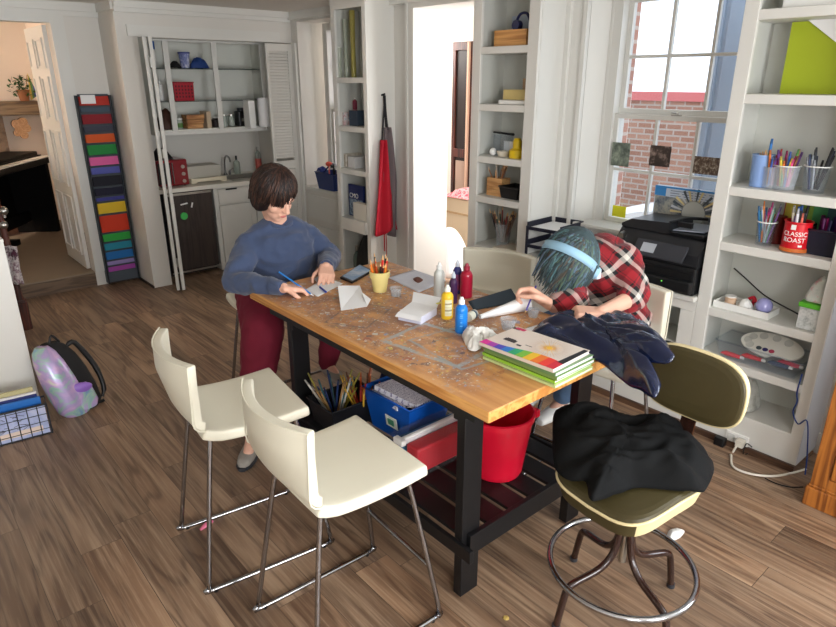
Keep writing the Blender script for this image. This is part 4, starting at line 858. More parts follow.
for k in range(16):
    a=k*PI/15; r0,r1=.075,.145; w=.05
    pts=[(3.6383,sy+math.cos(a-w)*r0,sz+math.sin(a-w)*r0),(3.6383,sy+math.cos(a+w)*r0,sz+math.sin(a+w)*r0),(3.6383,sy+math.cos(a+w*1.1)*r1,sz+math.sin(a+w*1.1)*r1),(3.6383,sy+math.cos(a-w*1.1)*r1,sz+math.sin(a-w*1.1)*r1)]
    b.add(pts,[(0,1,2,3)],k%3)
b.cyl((3.6380,sy,sz),(3.6389,sy,sz),.07,None,28,3); obj('sun_pattern',b,[col((222,206,150)),col((200,206,214)),col((70,80,90)),col((196,200,196))],sbx)
# photos and note on the window
def onwin(px0,py0,px1,py1,X,name,label,cat,m,extra=None):
    a=PX(px0,py0,X); c=PX(px1,py1,X); return single(name,label,cat,M().box((X,min(a.y,c.y),min(a.z,c.z)),(X+.0015,max(a.y,c.y),max(a.z,c.z))),m)
XG=3.698
onwin(613,142,628,167,XG,'photo_print','small greyish green print taped at the left of the lower window pane','photo',m_speck('ph1',[(50,56,50),(110,120,108),(160,170,150)],20))
onwin(651,145,669,167.5,XG,'photo_print','dark portrait photo print taped in the middle of the window','photo',m_speck('ph2',[(38,28,24),(60,46,40),(170,150,140)],14))
onwin(695,156,719,176,XG,'photo_print','speckled brown and white crowd photo print taped at the right of the window','photo',m_speck('ph3',[(60,46,38),(110,90,74),(206,196,180)],60))
onwin(613,205,625,218,XG,'sticky_note','yellow sticky note at the bottom left corner of the window','sticky note',col((232,230,40),.7))
# ------------------------------------------------------------------ right bookcase
RB=shelfunit('white_bookcase','white bookcase full of pens and art supplies at the right','x',1,0,1,(),0,0) if False else shelfunit('white_bookcase','white bookcase of pens and art supplies at the right of the window',.837,1.474,.035,2.53,(2.205,1.837,1.397,1.112,.749,.475,.20),.068,.052)
obj('side_panel',M().box((Xb+.004,.835,.035),(Xw,.840,2.53)),mat('side_shaded_white',(190,193,198),.5),RB)  # bluish shade on the white bookcase side put into its colour
obj('kick_board',M().box((Xb+.0,.84,.035),(Xb+.02,1.470,.19)),TRIM,RB,bev=.003)
ZS=[2.205,1.837,1.397,1.112,.749,.475,.20]
def yb_(px,X,k): return yat(px,X,ZS[k]+.02)
# top: white box
single('white_storage_box','white box on the top shelf of the right bookcase','box',M().box((3.35,.88,2.206),(3.52,yb_(784,3.37,0),2.32)),WHITEP,bev=.006)
# green board and white sheet on 2nd shelf
yl=yat(786,3.46,2.0); b=M(); b.box((3.46,.872,1.838),(3.466,yl,2.155)); single('green_board','lime green cardboard sheet standing on the second shelf of the right bookcase','cardboard',b,mat('lime_card',(160,174,34),.6))
b=M(); a=PX(808,24,3.455);c_=PX(836,42,3.455); b.add([(3.45,a.y,2.158),(3.45,.875,2.158),(3.45,.875,c_.z-.03),(3.45,c_.y,c_.z)],[(0,1,2,3)]); single('white_sheet','white sheet folded over the top corner of the lime green board','paper',b,PAPER,solid=.002)
# third shelf cups
MK=[('pink',(214,70,130)),('purple',(110,60,140)),('yellow',(230,200,70)),('red',(190,40,40)),('magenta',(170,30,100)),('orange',(226,120,50)),('green',(90,160,80)),('blue',(50,90,170)),('brown',(140,90,60)),('cream',(226,214,190))]
def cup(name,label,x,y,z,r0,r1,h,m,seg=20,rim=None):
    t=thing(name,label,'cup',(x,y,z)); obj('cup',M().lathe((x,y,z),[(0,.001),(r0,.001),(r1,h),(r1-.003,h),(r0-.003,.006),(0,.006)],seg),m,t)
    if rim: b=M(); b.tube([(x+r1*math.cos(i*PI/12),y+r1*math.sin(i*PI/12),z+h) for i in range(24)],.003,6,closed=True); obj('rim',b,rim,t)
    return t
y=yat(756,3.37,1.43); cp=cup('blue_pencil_cup','pale blue cup of pencils at the left of the third shelf','',y,0,0,0,0,None) if False else cup('blue_pencil_cup','pale blue cup with pencils at the left end of the third shelf',3.39,y-.01,1.398,.045,.052,.155,mat('pale_blue',(130,160,210),.5,vary=.06,vscale=20),rim=col((150,178,220)))
pencils(9,(3.39,y-.01,0),.045,1.40,.175,[('brown',(150,100,80)),('tan',(200,150,110)),('pale pink',(214,160,150)),('dark brown',(90,60,50))],'in the pale blue cup','pencils in the pale blue cup',thick=.006,tilt=.1)
pencils(1,(3.39,y-.03,0),.02,1.42,.20,[('tall blue',(30,110,180))],'rising above the pale blue cup','x','marker pen',thick=.007,tilt=.05,mn=1)
y=yat(784,3.38,1.43); cup('clear_marker_cup','frosted clear cup full of pink and yellow markers on the third shelf',3.38,y,1.398,.048,.06,.115,FROST,rim=WHITEP)
y2=yat(771,3.38,1.43); cup('small_clear_cup','smaller frosted cup of markers beside the pale blue cup',3.37,y2,1.398,.035,.043,.105,FROST)
pencils(22,(3.38,y,0),.055,1.405,.17,MK,'in the wide frosted cup on the third shelf','markers in the wide frosted cup','marker pen',thick=.006,tilt=.3)
pencils(12,(3.37,y2,0),.04,1.405,.165,MK[3:]+MK[:3],'in the smaller frosted cup on the third shelf','markers in the smaller frosted cup','marker pen',thick=.0055,tilt=.2)
y=yat(814,3.38,1.43); cup('clear_pen_cup','clear cup of black pens on the third shelf',3.38,y,1.398,.045,.058,.125,CLEAR,rim=WHITEP)
pencils(16,(3.38,y,0),.05,1.405,.19,[('black',(20,20,24)),('dark grey',(70,74,80)),('dark blue',(40,56,90)),('silver',(170,174,180)),('charcoal',(44,46,50))],'in the clear cup of dark pens','pens in the clear dark pen cup','pen',thick=.0055,tilt=.32)
single('amber_jar','amber and dark jar at the right end of the third shelf','jar',M().lathe((3.38,.925,1.398),[(0,0),(.03,0),(.032,.12),(.022,.15),(.024,.17),(0,.17)],16),m_speck('amber',[(120,80,40),(60,50,60),(180,140,80)],20))
# fourth shelf
y=yat(763,3.37,1.14); cup('clear_gel_pen_cup','clear cup of gel pens at the left of the fourth shelf',3.38,y,1.113,.038,.046,.12,CLEAR,rim=WHITEP)
pencils(22,(3.38,y,0),.045,1.118,.20,[('grey',(130,136,140)),('green',(70,130,100)),('pink',(224,70,150)),('orange',(230,130,50)),('silver',(180,184,188)),('blue',(40,120,180)),('purple',(120,80,150)),('clear grey',(160,168,170))],'in the clear cup of gel pens on the fourth shelf','gel pens on the fourth shelf','gel pen',thick=.0045,tilt=.3)
single('dark_red_tin','dark red tin behind the red coffee can','tin',M().lathe((3.47,yat(777,3.47,1.2),1.113),[(0,0),(.04,0),(.04,.14),(0,.14)],20),mat('darkredtin',(110,26,20),.4))
y=yat(794,3.36,1.15); cx_,cy_=3.37,y; cc=thing('coffee_can','red coffee can reused as a marker holder on the fourth shelf','can',(cx_,cy_,1.113))
CR_=mat('can_red',(206,20,34),.35); b=M(); b.lathe((cx_,cy_,1.113),[(0,.004),(.064,.004),(.064,.022),(.060,.026),(.060,.14),(.064,.145),(.064,.15),(.058,.15),(.058,.01),(0,.01)],32,mis=[1,1,0,0,0,0,0,0,0]); obj('can',b,[CR_,mat('can_orange',(206,110,50),.35)],cc)
base=math.atan2(-cy_,-cx_)
b=M(); 
for tx,sz_,zz_ in (('CLASSIC',.030,.092),('ROAST',.032,.062)): text_on(b,tx,sz_,(0,0,0),(1,0,0),(0,1,0),bend=(V((cx_,cy_,1.113+zz_)),.0605,base-.12))
obj('lettering',b,WHITEP,cc,label='white lettering')
b=M(); me=M().box((-.011,0,-.013),(.011,.0008,.013)); 
for (a_,z_,w_,h_) in ((base-.30,.125,.011,.012),(base+.38,.036,.009,.005)):
    d=V((math.cos(a_),math.sin(a_),0)); e=V((-d.y,d.x,0)); o_=V((cx_,cy_,1.113+z_))+d*.0612; b.add([o_-e*w_-V((0,0,h_)),o_+e*w_-V((0,0,h_)),o_+e*w_+V((0,0,h_)),o_-e*w_+V((0,0,h_))],[(0,1,2,3)])
obj('white_emblem',b,WHITEP,cc)
pencils(15,(cx_,cy_,0),.055,1.12,.20,[('black',(24,24,28)),('blue',(50,110,200)),('white',(220,220,224)),('coral',(226,110,90)),('lavender',(150,130,190)),('dark green',(30,50,40)),('cream',(226,220,200))],'standing in the red coffee can','markers in the red coffee can','marker pen',thick=.007,tilt=.16)
y=yat(826,3.42,1.15); b=M(); 
t,T=basket('marker_caddy','dark clear caddy of purple markers at the right end of the fourth shelf','caddy',(3.43,.96,1.113),.17,.17,.12,mat('smoke',(30,30,46),.3))
rr=random.Random(11)
for i in range(14):
    nm,cc_=[('purple',(96,24,90)),('magenta',(180,30,110)),('violet',(60,30,110)),('dark navy',(26,26,70))][i%4]
    x_,y_=3.365+.012*(i%7)*1.6,.895+.02*(i//2)
    b=M(); b.cyl((x_,y_,1.13),(x_+rr.uniform(-.01,.01),y_+rr.uniform(-.01,.01),1.285),.009,None,8); single('marker_pen','%s marker standing in the dark caddy'%nm,'marker',b,col(cc_,.4),'purple markers in the dark caddy')
a=M(); a.box((3.50,.875,1.29),(3.515,yat(783,3.5,1.3),1.35),0); o=single('swatch_card','long colour swatch card propped behind the markers on the fourth shelf','card',M().box((3.50,.88,1.113),(3.506,yat(785,3.5,1.3),1.335)),m_stripes('swatches',[(36,120,130),(40,90,90),(70,150,90),(120,150,50),(200,180,60),(180,60,60),(150,40,60)],1,.45,off=.05))
# fifth shelf
y0_,y1_=yat(770,3.33,.77),yat(721,3.33,.77)
tray=thing('white_box_lid','white shallow box holding small craft supplies on the fifth shelf','tray',(3.37,1.25,.75))
y1_=1.40;y0_=yat(769,3.33,.77)
b=M(); b.box((3.32,y0_,.75),(3.46,y1_,.757)).box((3.32,y0_,.75),(3.325,y1_,.785)).box((3.455,y0_,.75),(3.46,y1_,.785)).box((3.32,y0_,.75),(3.46,y0_+.005,.785)).box((3.32,y1_-.005,.75),(3.46,y1_,.785)); obj('tray',b,WHITEP,tray)
y=yat(731,3.38,.80); bottle('beige_jar','small beige jar at the left in the white box lid','jar',3.38,y,.758,.028,.055,col((214,180,150)),WHITEP,neck=.9)
y=yat(746,3.38,.80); single('white_putty','lump of white putty in the white box lid','putty',drape([(3.38+.045*math.cos(a),y+.045*math.sin(a),.758) for a in [k*PI/4 for k in range(8)]],(3.38,y,.76),.05,.008,20),WHITEP)
y=yat(754,3.42,.82); single('red_clip','red plastic clip in the white box lid','clip',M().tube([(3.42,y+.03,.80),(3.42,y,.82),(3.40,y-.02,.80)],.008,8,smooth_path=3).cyl((3.42,y,.758),(3.42,y,.82),.006),col((200,30,50)))
y=yat(764,3.38,.80); single('clear_purple_ball','clear lilac plastic ball in the white box lid','ball',M().ell((3.38,y,.80),.042),mat('lilac_clear',(160,160,214),.15,coat=.5))
b=M(); b.tube([(3.50,yat(734,3.5,.93),.93),(3.50,yat(745,3.5,.89),.89),(3.46,yat(765,3.46,.83),.83),(3.42,yat(790,3.42,.80),.80),(3.40,.93,.77)],.004,8,smooth_path=5); single('black_cable','thin black wire running along the back of the fifth shelf','cable',b,BLACK)
y=yat(817,3.38,.78); ks=thing('clear_drawer_box','clear box with a bright green lid at the right of the fifth shelf','box',(3.39,.915,.75))
obj('box',M().box((3.32,.87,.751),(3.46,.985,.86)),m_speck('mixbits',[(120,130,130),(206,210,208),(236,236,236)],25,.3),ks,bev=.004); obj('lid',M().box((3.315,.866,.861),(3.465,.992,.885)),col((96,190,50),.4),ks,bev=.004)
lump('clear_bag','crumpled clear bag with red and white wrappers above the green lid','bag',(3.40,.93,.887),(.13,.12),.10,m_speck('wrappers',[(190,196,190),(214,214,206),(200,60,90)],18),.02,12)
# sixth shelf: bin with palette
t,T=basket('clear_supply_bin','clear plastic bin with paint tubes on the sixth shelf','bin',(3.41,1.13,.476),.2,.44,.10,CLEAR)
pal=thing('paint_palette','white oval paint palette leaning in the clear bin on the sixth shelf','palette',(3.40,1.08,.56))
b=M(); b.T=Matrix.Translation((3.41,1.10,.585))@Matrix.Rotation(R(-38),4,'Y')
out=[]; 
for i in range(40):
    a=2*PI*i/40; rx,ry=.075,.155
    if 20<i<24: rx*=.75
    out.append((rx*math.cos(a),ry*math.sin(a)))
b.prism(out,-.006,.006)
o=obj('board',b,mat('palette_white',(218,216,206),.35),pal,bev=.002)
for i in range(6):
    b=M(); b.T=Matrix.Translation((3.41,1.10,.585))@Matrix.Rotation(R(-38),4,'Y'); a=-.6+i*.55; b.lathe((.05*math.cos(a),.12*math.sin(a),.006),[(.0,.0002),(.017,.001),(.02,.003),(.021,.0),(.0,-.0)],14,0); obj('paint_well',b,mat('wells',(190,190,182),.4),o)
for i,cc_ in enumerate(((60,70,76),(50,44,100),(170,60,84))):
    b=M(); b.T=Matrix.Translation((3.41,1.10,.585))@Matrix.Rotation(R(-38),4,'Y'); b.ell((-.035,.05-.032*i,.008),(.012,.014,.003)); obj('paint_dab',b,col(cc_),o)
for i,(ya_,cc_,nm) in enumerate(((1.27,(226,60,70),'red'),(1.17,(216,50,60),'coral red'),(1.03,(50,70,100),'dark blue'),(.99,(180,40,70),'crimson'))):
    b=M(); x_=3.345+.02*(i%2); b.loft([(V((x_,ya_-.05,.50+.012*i)),V((.014,0,0)),V((0,0,.010))),(V((x_,ya_+.03,.50+.012*i)),V((.014,0,0)),V((0,0,.014))),(V((x_,ya_+.05,.50+.012*i)),V((.018,0,0)),V((0,0,.002)))],14); b.cyl((x_,ya_-.05,.50+.012*i),(x_,ya_-.068,.50+.012*i),.008,None,10,1)
    single('paint_tube','%s paint tube lying in the clear bin on the sixth shelf'%nm,'paint tube',b,[col(cc_,.4),WHITEP])
# bottom shelf: crumpled papers
lump('crumpled_papers','pile of crumpled grey and white papers on the lowest shelf of the right bookcase','paper',(3.42,1.22,.20),(.22,.22),.17,m_speck('crumple',[(150,150,140),(206,206,198),(222,222,216)],12),.03,14)
for k in range(3):
    b=M(); b.box((3.33,1.13+.02*k,.37+.006*k),(3.50,1.33,.374+.006*k),rot=(0,.12,.2*k)); 
# outlet, plugs and cords
q=PX(737,439,Xb-.002); ol=thing('wall_outlet','white power outlet at the foot of the right bookcase','outlet',(Xb-.006,q.y,q.z))
obj('plate',M().box((Xb-.008,q.y-.06,q.z-.035),(Xb-.0,q.y+.06,q.z+.035)),WHITEP,ol,bev=.003)
b=M(); 
for dy in (.03,-.03): b.box((Xb-.011,q.y+dy-.017,q.z-.022),(Xb-.008,q.y+dy+.017,q.z+.022))
obj('socket',b,mat('socket_grey',(196,196,192),.4),ol,bev=.002)
ad=thing('black_power_adapter','black power adapter plugged into the outlet','adapter',(Xb-.03,q.y+.06,q.z-.03)); obj('body',M().box((Xb-.055,q.y+.045,q.z-.07),(Xb-.012,q.y+.10,q.z-.01)),BLACK,ad,bev=.006)
b=M(); b.tube([(Xb-.025,q.y-.09,q.z-.0),(Xb-.03,q.y-.06,q.z+.01),(Xb-.03,q.y-.055,q.z-.06),(Xb-.02,q.y-.075,.01)],.003,6,smooth_path=4); single('thin_black_cord','thin black cord looping below the outlet','cord',b,BLACK)
pts=[V((Xb-.012,q.y-.03,q.z)),V((Xb-.05,q.y-.02,q.z-.02)),V((Xb-.06,q.y+.0,q.z-.10))]+[PZ(x,y_,.008) for x,y_ in ((731,455),(732,465),(741,471),(757,475),(775,476),(792,473),(806,469))]
b=M(); b.tube(pts,.006,8,smooth_path=5); b.box((Xb-.05,q.y-.05,q.z-.018),(Xb-.012,q.y-.012,q.z+.018)); single('white_power_cord','thick white power cord running from the outlet across the floor to the oak cabinet','cord',b,mat('cord_white',(216,210,196),.5))
b=M(); b.tube([PZ(x,y_,.006) for x,y_ in ((765,478),(775,483),(790,487),(803,487))],.003,6,smooth_path=4); single('black_floor_cord','thin black cord lying on the floor before the oak cabinet','cord',b,BLACK)
b=M(); b.tube([PX(802,374,Xb-.006),PX(797,392,Xb-.006),PX(797,402,Xb-.006),PX(793,412,Xb-.006),PX(798,424,Xb-.006),V((Xb-.004,.83,.30)),V((3.30,.80,.12)),V((3.27,.78,.02))],.0035,7,smooth_path=5); single('network_cable','thin blue cable hanging down the right side of the bookcase','cable',b,col((30,60,130)))
# oak cabinet at the right edge
oc=thing('oak_cabinet','orange brown oak cabinet at the right edge beside the bookcase','cabinet',(3.2,.35,0))
x0,x1,ya,yb2=3.05,3.27,-.2,.70
b=M(); b.box((x0+.012,ya,.10),(x1,yb2-.01,1.15)); obj('body',b,OAK,oc,bev=.003)
b=M(); b.box((x0-.012,ya,0),(x1,yb2+.012,.10)).box((x0-.004,ya,.10),(x1,yb2+.004,.115)); obj('plinth',b,OAK,oc,bev=.006)
b=M(); b.box((x0-.0,yb2-.07,.115),(x0+.014,yb2,1.14)).box((x0,ya,.115),(x0+.014,yb2,.165)).box((x0,ya,.49),(x0+.014,yb2,.53)); obj('face_frame',b,OAK,oc,bev=.004)
for z0,z1 in ((.175,.48),(.54,1.12)):
    dd=obj('door',M().box((x0-.008,ya+.3,z0),(x0+.012,yb2-.075,z1)),OAK,oc,bev=.004)
    obj('door_panel',M().box((x0-.011,ya+.36,z0+.06),(x0-.007,yb2-.135,z1-.06)),m_wood('oak_dark',(88,44,14),(130,74,28),2),dd,bev=.004)
for z in (.40,.95): obj('hinge',M().cyl((x0-.006,yb2-.072,z),(x0-.006,yb2-.072,z+.05),.006,None,8),BLACK,oc)
obj('top',M().box((x0-.02,ya,1.15),(x1,yb2+.015,1.18)),OAK,oc,bev=.006)
# ------------------------------------------------------------------ work table
TZ=.905; TX0,TX1,TY0,TY1=1.335,2.205,1.20,2.85
tb=thing('work_table','paint stained wooden work table on black legs in the middle of the room','table',(1.77,2.02,0))
EDGE=m_wood('table_edge',(186,122,58),(222,164,92),1)
o=obj('tabletop',M().box((TX0,TY0,TZ-.042),(TX1,TY1,TZ)),[m_table()],tb,bev=.004)
o.data.materials.append(EDGE)
for p in o.data.polygons: p.material_index=0 if p.normal.z>.5 else 1
LY0,LY1=1.357,2.55
for x in (1.39,2.063):
    for y in (LY0,LY1): obj('leg',M().box((x,y,0),(x+.094,y+.04,TZ-.042)),BLACKW,tb,bev=.003)
b=M(); zt=TZ-.042
obj('side_apron',M().box((1.375,1.30,zt-.055),(1.391,2.72,zt)),BLACKW,tb); obj('side_apron',M().box((2.155,1.30,zt-.085),(2.171,2.72,zt)),BLACKW,tb)
obj('end_apron',M().box((1.39,1.395,zt-.09),(2.155,1.415,zt)),BLACKW,tb); obj('end_apron',M().box((1.39,2.53,zt-.09),(2.155,2.55,zt)),BLACKW,tb)
b=M()
for y in (1.345,):
    for x in (1.415,1.455): b.cyl((x,1.357,zt-.04),(x,1.350,zt-.04),.008,None,10)
obj('bolts',b,DGREY,tb)
SZ=.285
b=M(); b.box((1.415,LY0-.02,SZ-.085),(2.16,LY0,SZ+.005)).box((1.37,LY1+.04,SZ-.085),(2.16,LY1+.06,SZ+.005)).box((1.372,LY0-.06,SZ-.075),(1.39,LY1+.06,SZ-.02)).box((2.157,LY0-.02,SZ-.075),(2.175,LY1+.06,SZ+.0)); obj('shelf_rail',b,BLACKW,tb,bev=.002)
for k in range(6):
    x=1.40+k*.128; obj('shelf_slat',M().box((x,LY0+.0 if 0<k<5 else LY0+.045,SZ-.015),(x+.100,LY1+(.04 if 0<k<5 else -.005),SZ)),BLACKW,tb,bev=.002)
# ------------------------------------------------------------------ things on the table
def T(x,y,z=TZ): return PZ(x,y,z)
q=T(380,291); pot=thing('pencil_pot','pale yellow clay pot full of orange and red pencils on the table','pot',(q.x,q.y,TZ))
obj('pot',M().lathe((q.x,q.y,TZ),[(0,.001),(.034,.001),(.043,.07),(.049,.072),(.052,.105),(.047,.105),(.040,.06),(.03,.01),(0,.01)],28),mat('yellow_clay',(222,204,132),.6),pot)
pencils(20,(q.x,q.y,0),.045,TZ+.01,.165,[('orange',(230,120,30)),('red',(206,40,36)),('yellow',(232,180,50)),('dark orange',(200,80,30)),('black',(40,36,34))],'in the pale yellow pot on the table','pencils in the yellow pot',thick=.0048,tilt=.32)
# tablet
a=T(341,277);c_=T(356,268);d_=T(371,277);e_=T(352,283)
tab=thing('tablet','tablet in a black case lying at the far end of the table','tablet',(a.x,a.y,TZ))
pa,pb,pc,pd=T(340,278),T(362,266),T(372,270),T(353,283)
def slab(b,pts,z0,z1,mi=0,shrink=0):
    c=sum((V((p.x,p.y,0)) for p in pts),V())/len(pts); P2=[(V((p.x,p.y,0))-c)*(1-shrink)+c for p in pts]
    return b.hexa([(p.x,p.y,z0) for p in P2],[(p.x,p.y,z1) for p in P2],mi)
tp=[T(340,279),T(352,284),T(373,272),T(360,266)]
obj('case',slab(M(),tp,TZ,TZ+.012),BLACK,tab,bev=.003)
obj('screen',slab(M(),tp,TZ+.012,TZ+.0135,0,.14),m_speck('tablet_screen',[(120,150,190),(150,176,206),(200,210,220)],9,.2),tab)
q=T(396,296); 
def pcup(name,label,x,y,r,h,m): return single(name,label,'cup',M().lathe((x,y,TZ),[(0,.001),(r*.78,.001),(r,h),(r*1.06,h),(r*1.06,h+.003),(r*.97,h+.003),(r*.74,.004),(0,.004)],24),m)
pcup('clear_plastic_cup','small clear plastic cup beside the yellow pencil pot',q.x,q.y,.030,.04,FROST)
q=T(508,329); pcup('clear_plastic_cup','clear plastic portion cup with a little milky water, nearest the stack of books',q.x,q.y,.034,.045,FROST)
q=T(533,317); pcup('clear_plastic_cup','small clear plastic cup under the hand of the person in plaid',q.x,q.y,.026,.035,FROST)
# papers
def paper(label,pts,z=.002,m=PAPER,curl=0,name='paper_sheet',group=None,cat='paper'):
    P4=[T(*p) for p in pts]
    def fn(u,v):
        p=(P4[0]*(1-u)+P4[1]*u)*(1-v)+(P4[3]*(1-u)+P4[2]*u)*v
        return (p.x,p.y,TZ+z+curl*(abs(u-.5)*2)**2+.001*math.sin(u*7+v*5)*(1 if curl else 0))
    return single(name,label,cat,M().grid(fn,12,12),m,group,solid=.0008)
paper('grey white sheet of paper with a brown stain at the far side of the table',[(388,278),(414,270),(446,281),(419,293)],m=m_speck('printed_sheet',[(206,208,220),(214,216,226),(222,224,232)],12,.8))
paper('folded sheet under the writing hands at the end of the table',[(305,290),(318,297),(343,284),(326,278)],z=.002)
paper('small sheet under the left hand of the person in blue',[(314,280),(320,287),(330,280),(322,275)],z=.006,m=col((222,228,232),.8))
single('brown_scrap','small brown scrap lying on the grey white sheet','scrap',drape([T(x,y,TZ+.004) for x,y in ((413,279),(418,277),(423,280),(418,283))],T(418,280,TZ+.004),.006,.003,30),mat('scrap',(110,70,60),.8))
# folded standing card in the middle
fd=[T(338,290),T(343,311),T(370,305),T(362,287)]
b=M(); A,B_,C_,D_=[V((p.x,p.y,TZ+.002)) for p in (T(341,311),T(367,307),T(360,288),T(338,292))]
up=V((0,0,.035)); b.add([A,B_,C_+up*.3,D_+up*.9],[(0,1,2,3)]); E2=V((T(371,300).x,T(371,300).y,TZ+.003)); b.add([B_,E2,V((T(362,296).x,T(362,296).y,TZ+.02))],[(0,1,2)])
single('folded_card','folded white card standing half open near the middle of the table','card',b,PAPER,solid=.001)
# paper box of sheets
def openbox(name,label,cat,quad,h,m,inner=None,z=TZ):
    t=thing(name,label,cat,(quad[0].x,quad[0].y,z)); b=M(); slab(b,quad,z,z+h); obj('body',b,m,t,bev=.003); return t
qd=[V((p.x,p.y,0)) for p in (T(398,320),T(421,325),T(437,315),T(412,309))]
t=openbox('paper_packet','white paper packet with lilac sides on the table','packet',qd,.035,mat('lilac_card',(206,208,226),.7))
b=M(); q0,q1,q2,q3=[V((p.x,p.y,TZ+.036)) for p in qd]; b.add([q0,q1,q2,q3],[(0,1,2,3)]); ext=[q3,q2,q2+V((.07,.05,.018)),q3+V((.06,.06,.020))]; b.add(ext,[(0,1,2,3)]); b.add([q0,q1,q1+V((-.02,-.02,-.01)),q0+V((-.025,-.01,-.01))],[(0,1,2,3)]); obj('flap',b,PAPER,t,solid=.001)
single('yellow_smear','small yellow note on the paper packet','note',M().box((qd[2].x+.005,qd[2].y+.0,TZ+.050),(qd[2].x+.05,qd[2].y+.015,TZ+.0515)),col((226,214,110),.7))
# paint bottles
def paintb(label,px,py,r,h,c,capc,lab=None,name='paint_bottle'):
    q=T(px,py); x,y=q.x,q.y; t=thing(name,label,'paint bottle',(x,y,TZ),'paint bottles on the work table')
    m=col(c,.3,coat=.3)
    obj('bottle',M().lathe((x,y,TZ),[(0,.001),(r*.92,.001),(r,.006),(r,h*.66),(r*.96,h*.70),(r*.7,h*.77),(r*.42,h*.80),(r*.42,h*.82)],24),m,t)
    obj('cap',M().lathe((x,y,TZ+h*.81),[(r*.5,0),(r*.52,h*.10),(r*.34,h*.12),(r*.24,h*.19),(0,h*.19)],18),col(capc,.4),t)
    if lab: 
        base=math.atan2(-y,-x)
        b=M(); vs=[];n=8
        for zz_ in (h*.12,h*.60):
            for i in range(n): a=base-.62+1.24*i/(n-1)+.25; vs.append((x+math.cos(a)*r*1.012,y+math.sin(a)*r*1.012,TZ+zz_))
        b.add(vs,[(i,i+1,n+i+1,n+i) for i in range(n-1)],0,True); obj('label_sticker',b,lab,t)
    return t
LAB=m_stripes('label_pale',[(214,210,170),(226,224,196),(160,150,110),(222,218,190)],2,.03)
paintb('tall pale grey white bottle standing behind the yellow paint bottle',439,297,.026,.175,(208,212,208),(220,222,220))
paintb('deep blue violet paint bottle behind the yellow one, beside the red bottle',457,293,.022,.17,(50,50,110),(214,220,230),m_speck('redlab',[(150,30,50),(60,50,110)],12))
paintb('dark blue paint bottle half hidden behind the yellow bottle',453,303,.020,.155,(60,30,70),(190,200,210))
paintb('dark red paint bottle with a red cap at the far side of the table',466,297,.030,.17,(158,16,46),(150,40,60))
paintb('yellow paint bottle with a pale label and white cap',447,318,.027,.155,(232,190,40),(232,232,220),LAB)
t=paintb('bright blue paint bottle with a white cap, nearest the camera',461,332,.026,.155,(20,120,208),(238,240,242),None)
q=T(461,332); base=math.atan2(-q.y,-q.x); b=M()
for zz_,w in ((.085,.5),(.078,.42),(.071,.5),(.05,.3),(.035,.45)):
    vs=[]
    for z2 in (zz_,zz_+.0025):
        for i in range(6): a=base-w/2*1+w*i/5; vs.append((q.x+math.cos(a)*.0265,q.y+math.sin(a)*.0265,TZ+z2))
    b.add(vs,[(i,i+1,6+i+1,6+i) for i in range(5)])
obj('pale_print',b,col((120,190,236)),t)
q=T(471,321); single('white_jar','small pale grey jar lying behind the blue paint bottle','jar',M().cyl((q.x-.02,q.y,TZ+.02),(q.x+.04,q.y+.02,TZ+.02),.02,None,18).cyl((q.x+.02,q.y+.01,TZ+.021),(q.x+.03,q.y+.014,TZ+.021),.0205,None,18,1),[col((206,206,190),.5),col((80,96,110))])
# dark felt and paper cone
paper('dark slate blue felt sheet lying behind the paper cone',[(468,302),(474,311),(519,302),(511,289)],z=.003,m=mat('slate_felt',(58,74,86),.95,bump=.2,bscale=150),name='felt_sheet',cat='felt')
b=M(); b.cyl(T(480,317,TZ+.014),T(527,303,TZ+.034),.010,.036,28,cap=False).cyl(T(481,317,TZ+.014),T(526,303,TZ+.034),.0085,.034,28,cap=False); single('paper_cone','white paper rolled into a cone under the pencil of the person in plaid','paper cone',b,PAPER)
b=M(); q=T(531,306); 
# tissue
single('crumpled_tissue','crumpled white tissue in front of the blue paint bottle','tissue',drape([T(x,y,TZ+.003) for x,y in ((462,336),(470,332),(480,334),(492,333),(502,340),(496,345),(484,343),(480,350),(470,351),(466,345))],T(474,341,TZ+.003),.035,.022,26,n=60,seed=3),mat('tissue_white',(238,236,230),.85),solid=.001)
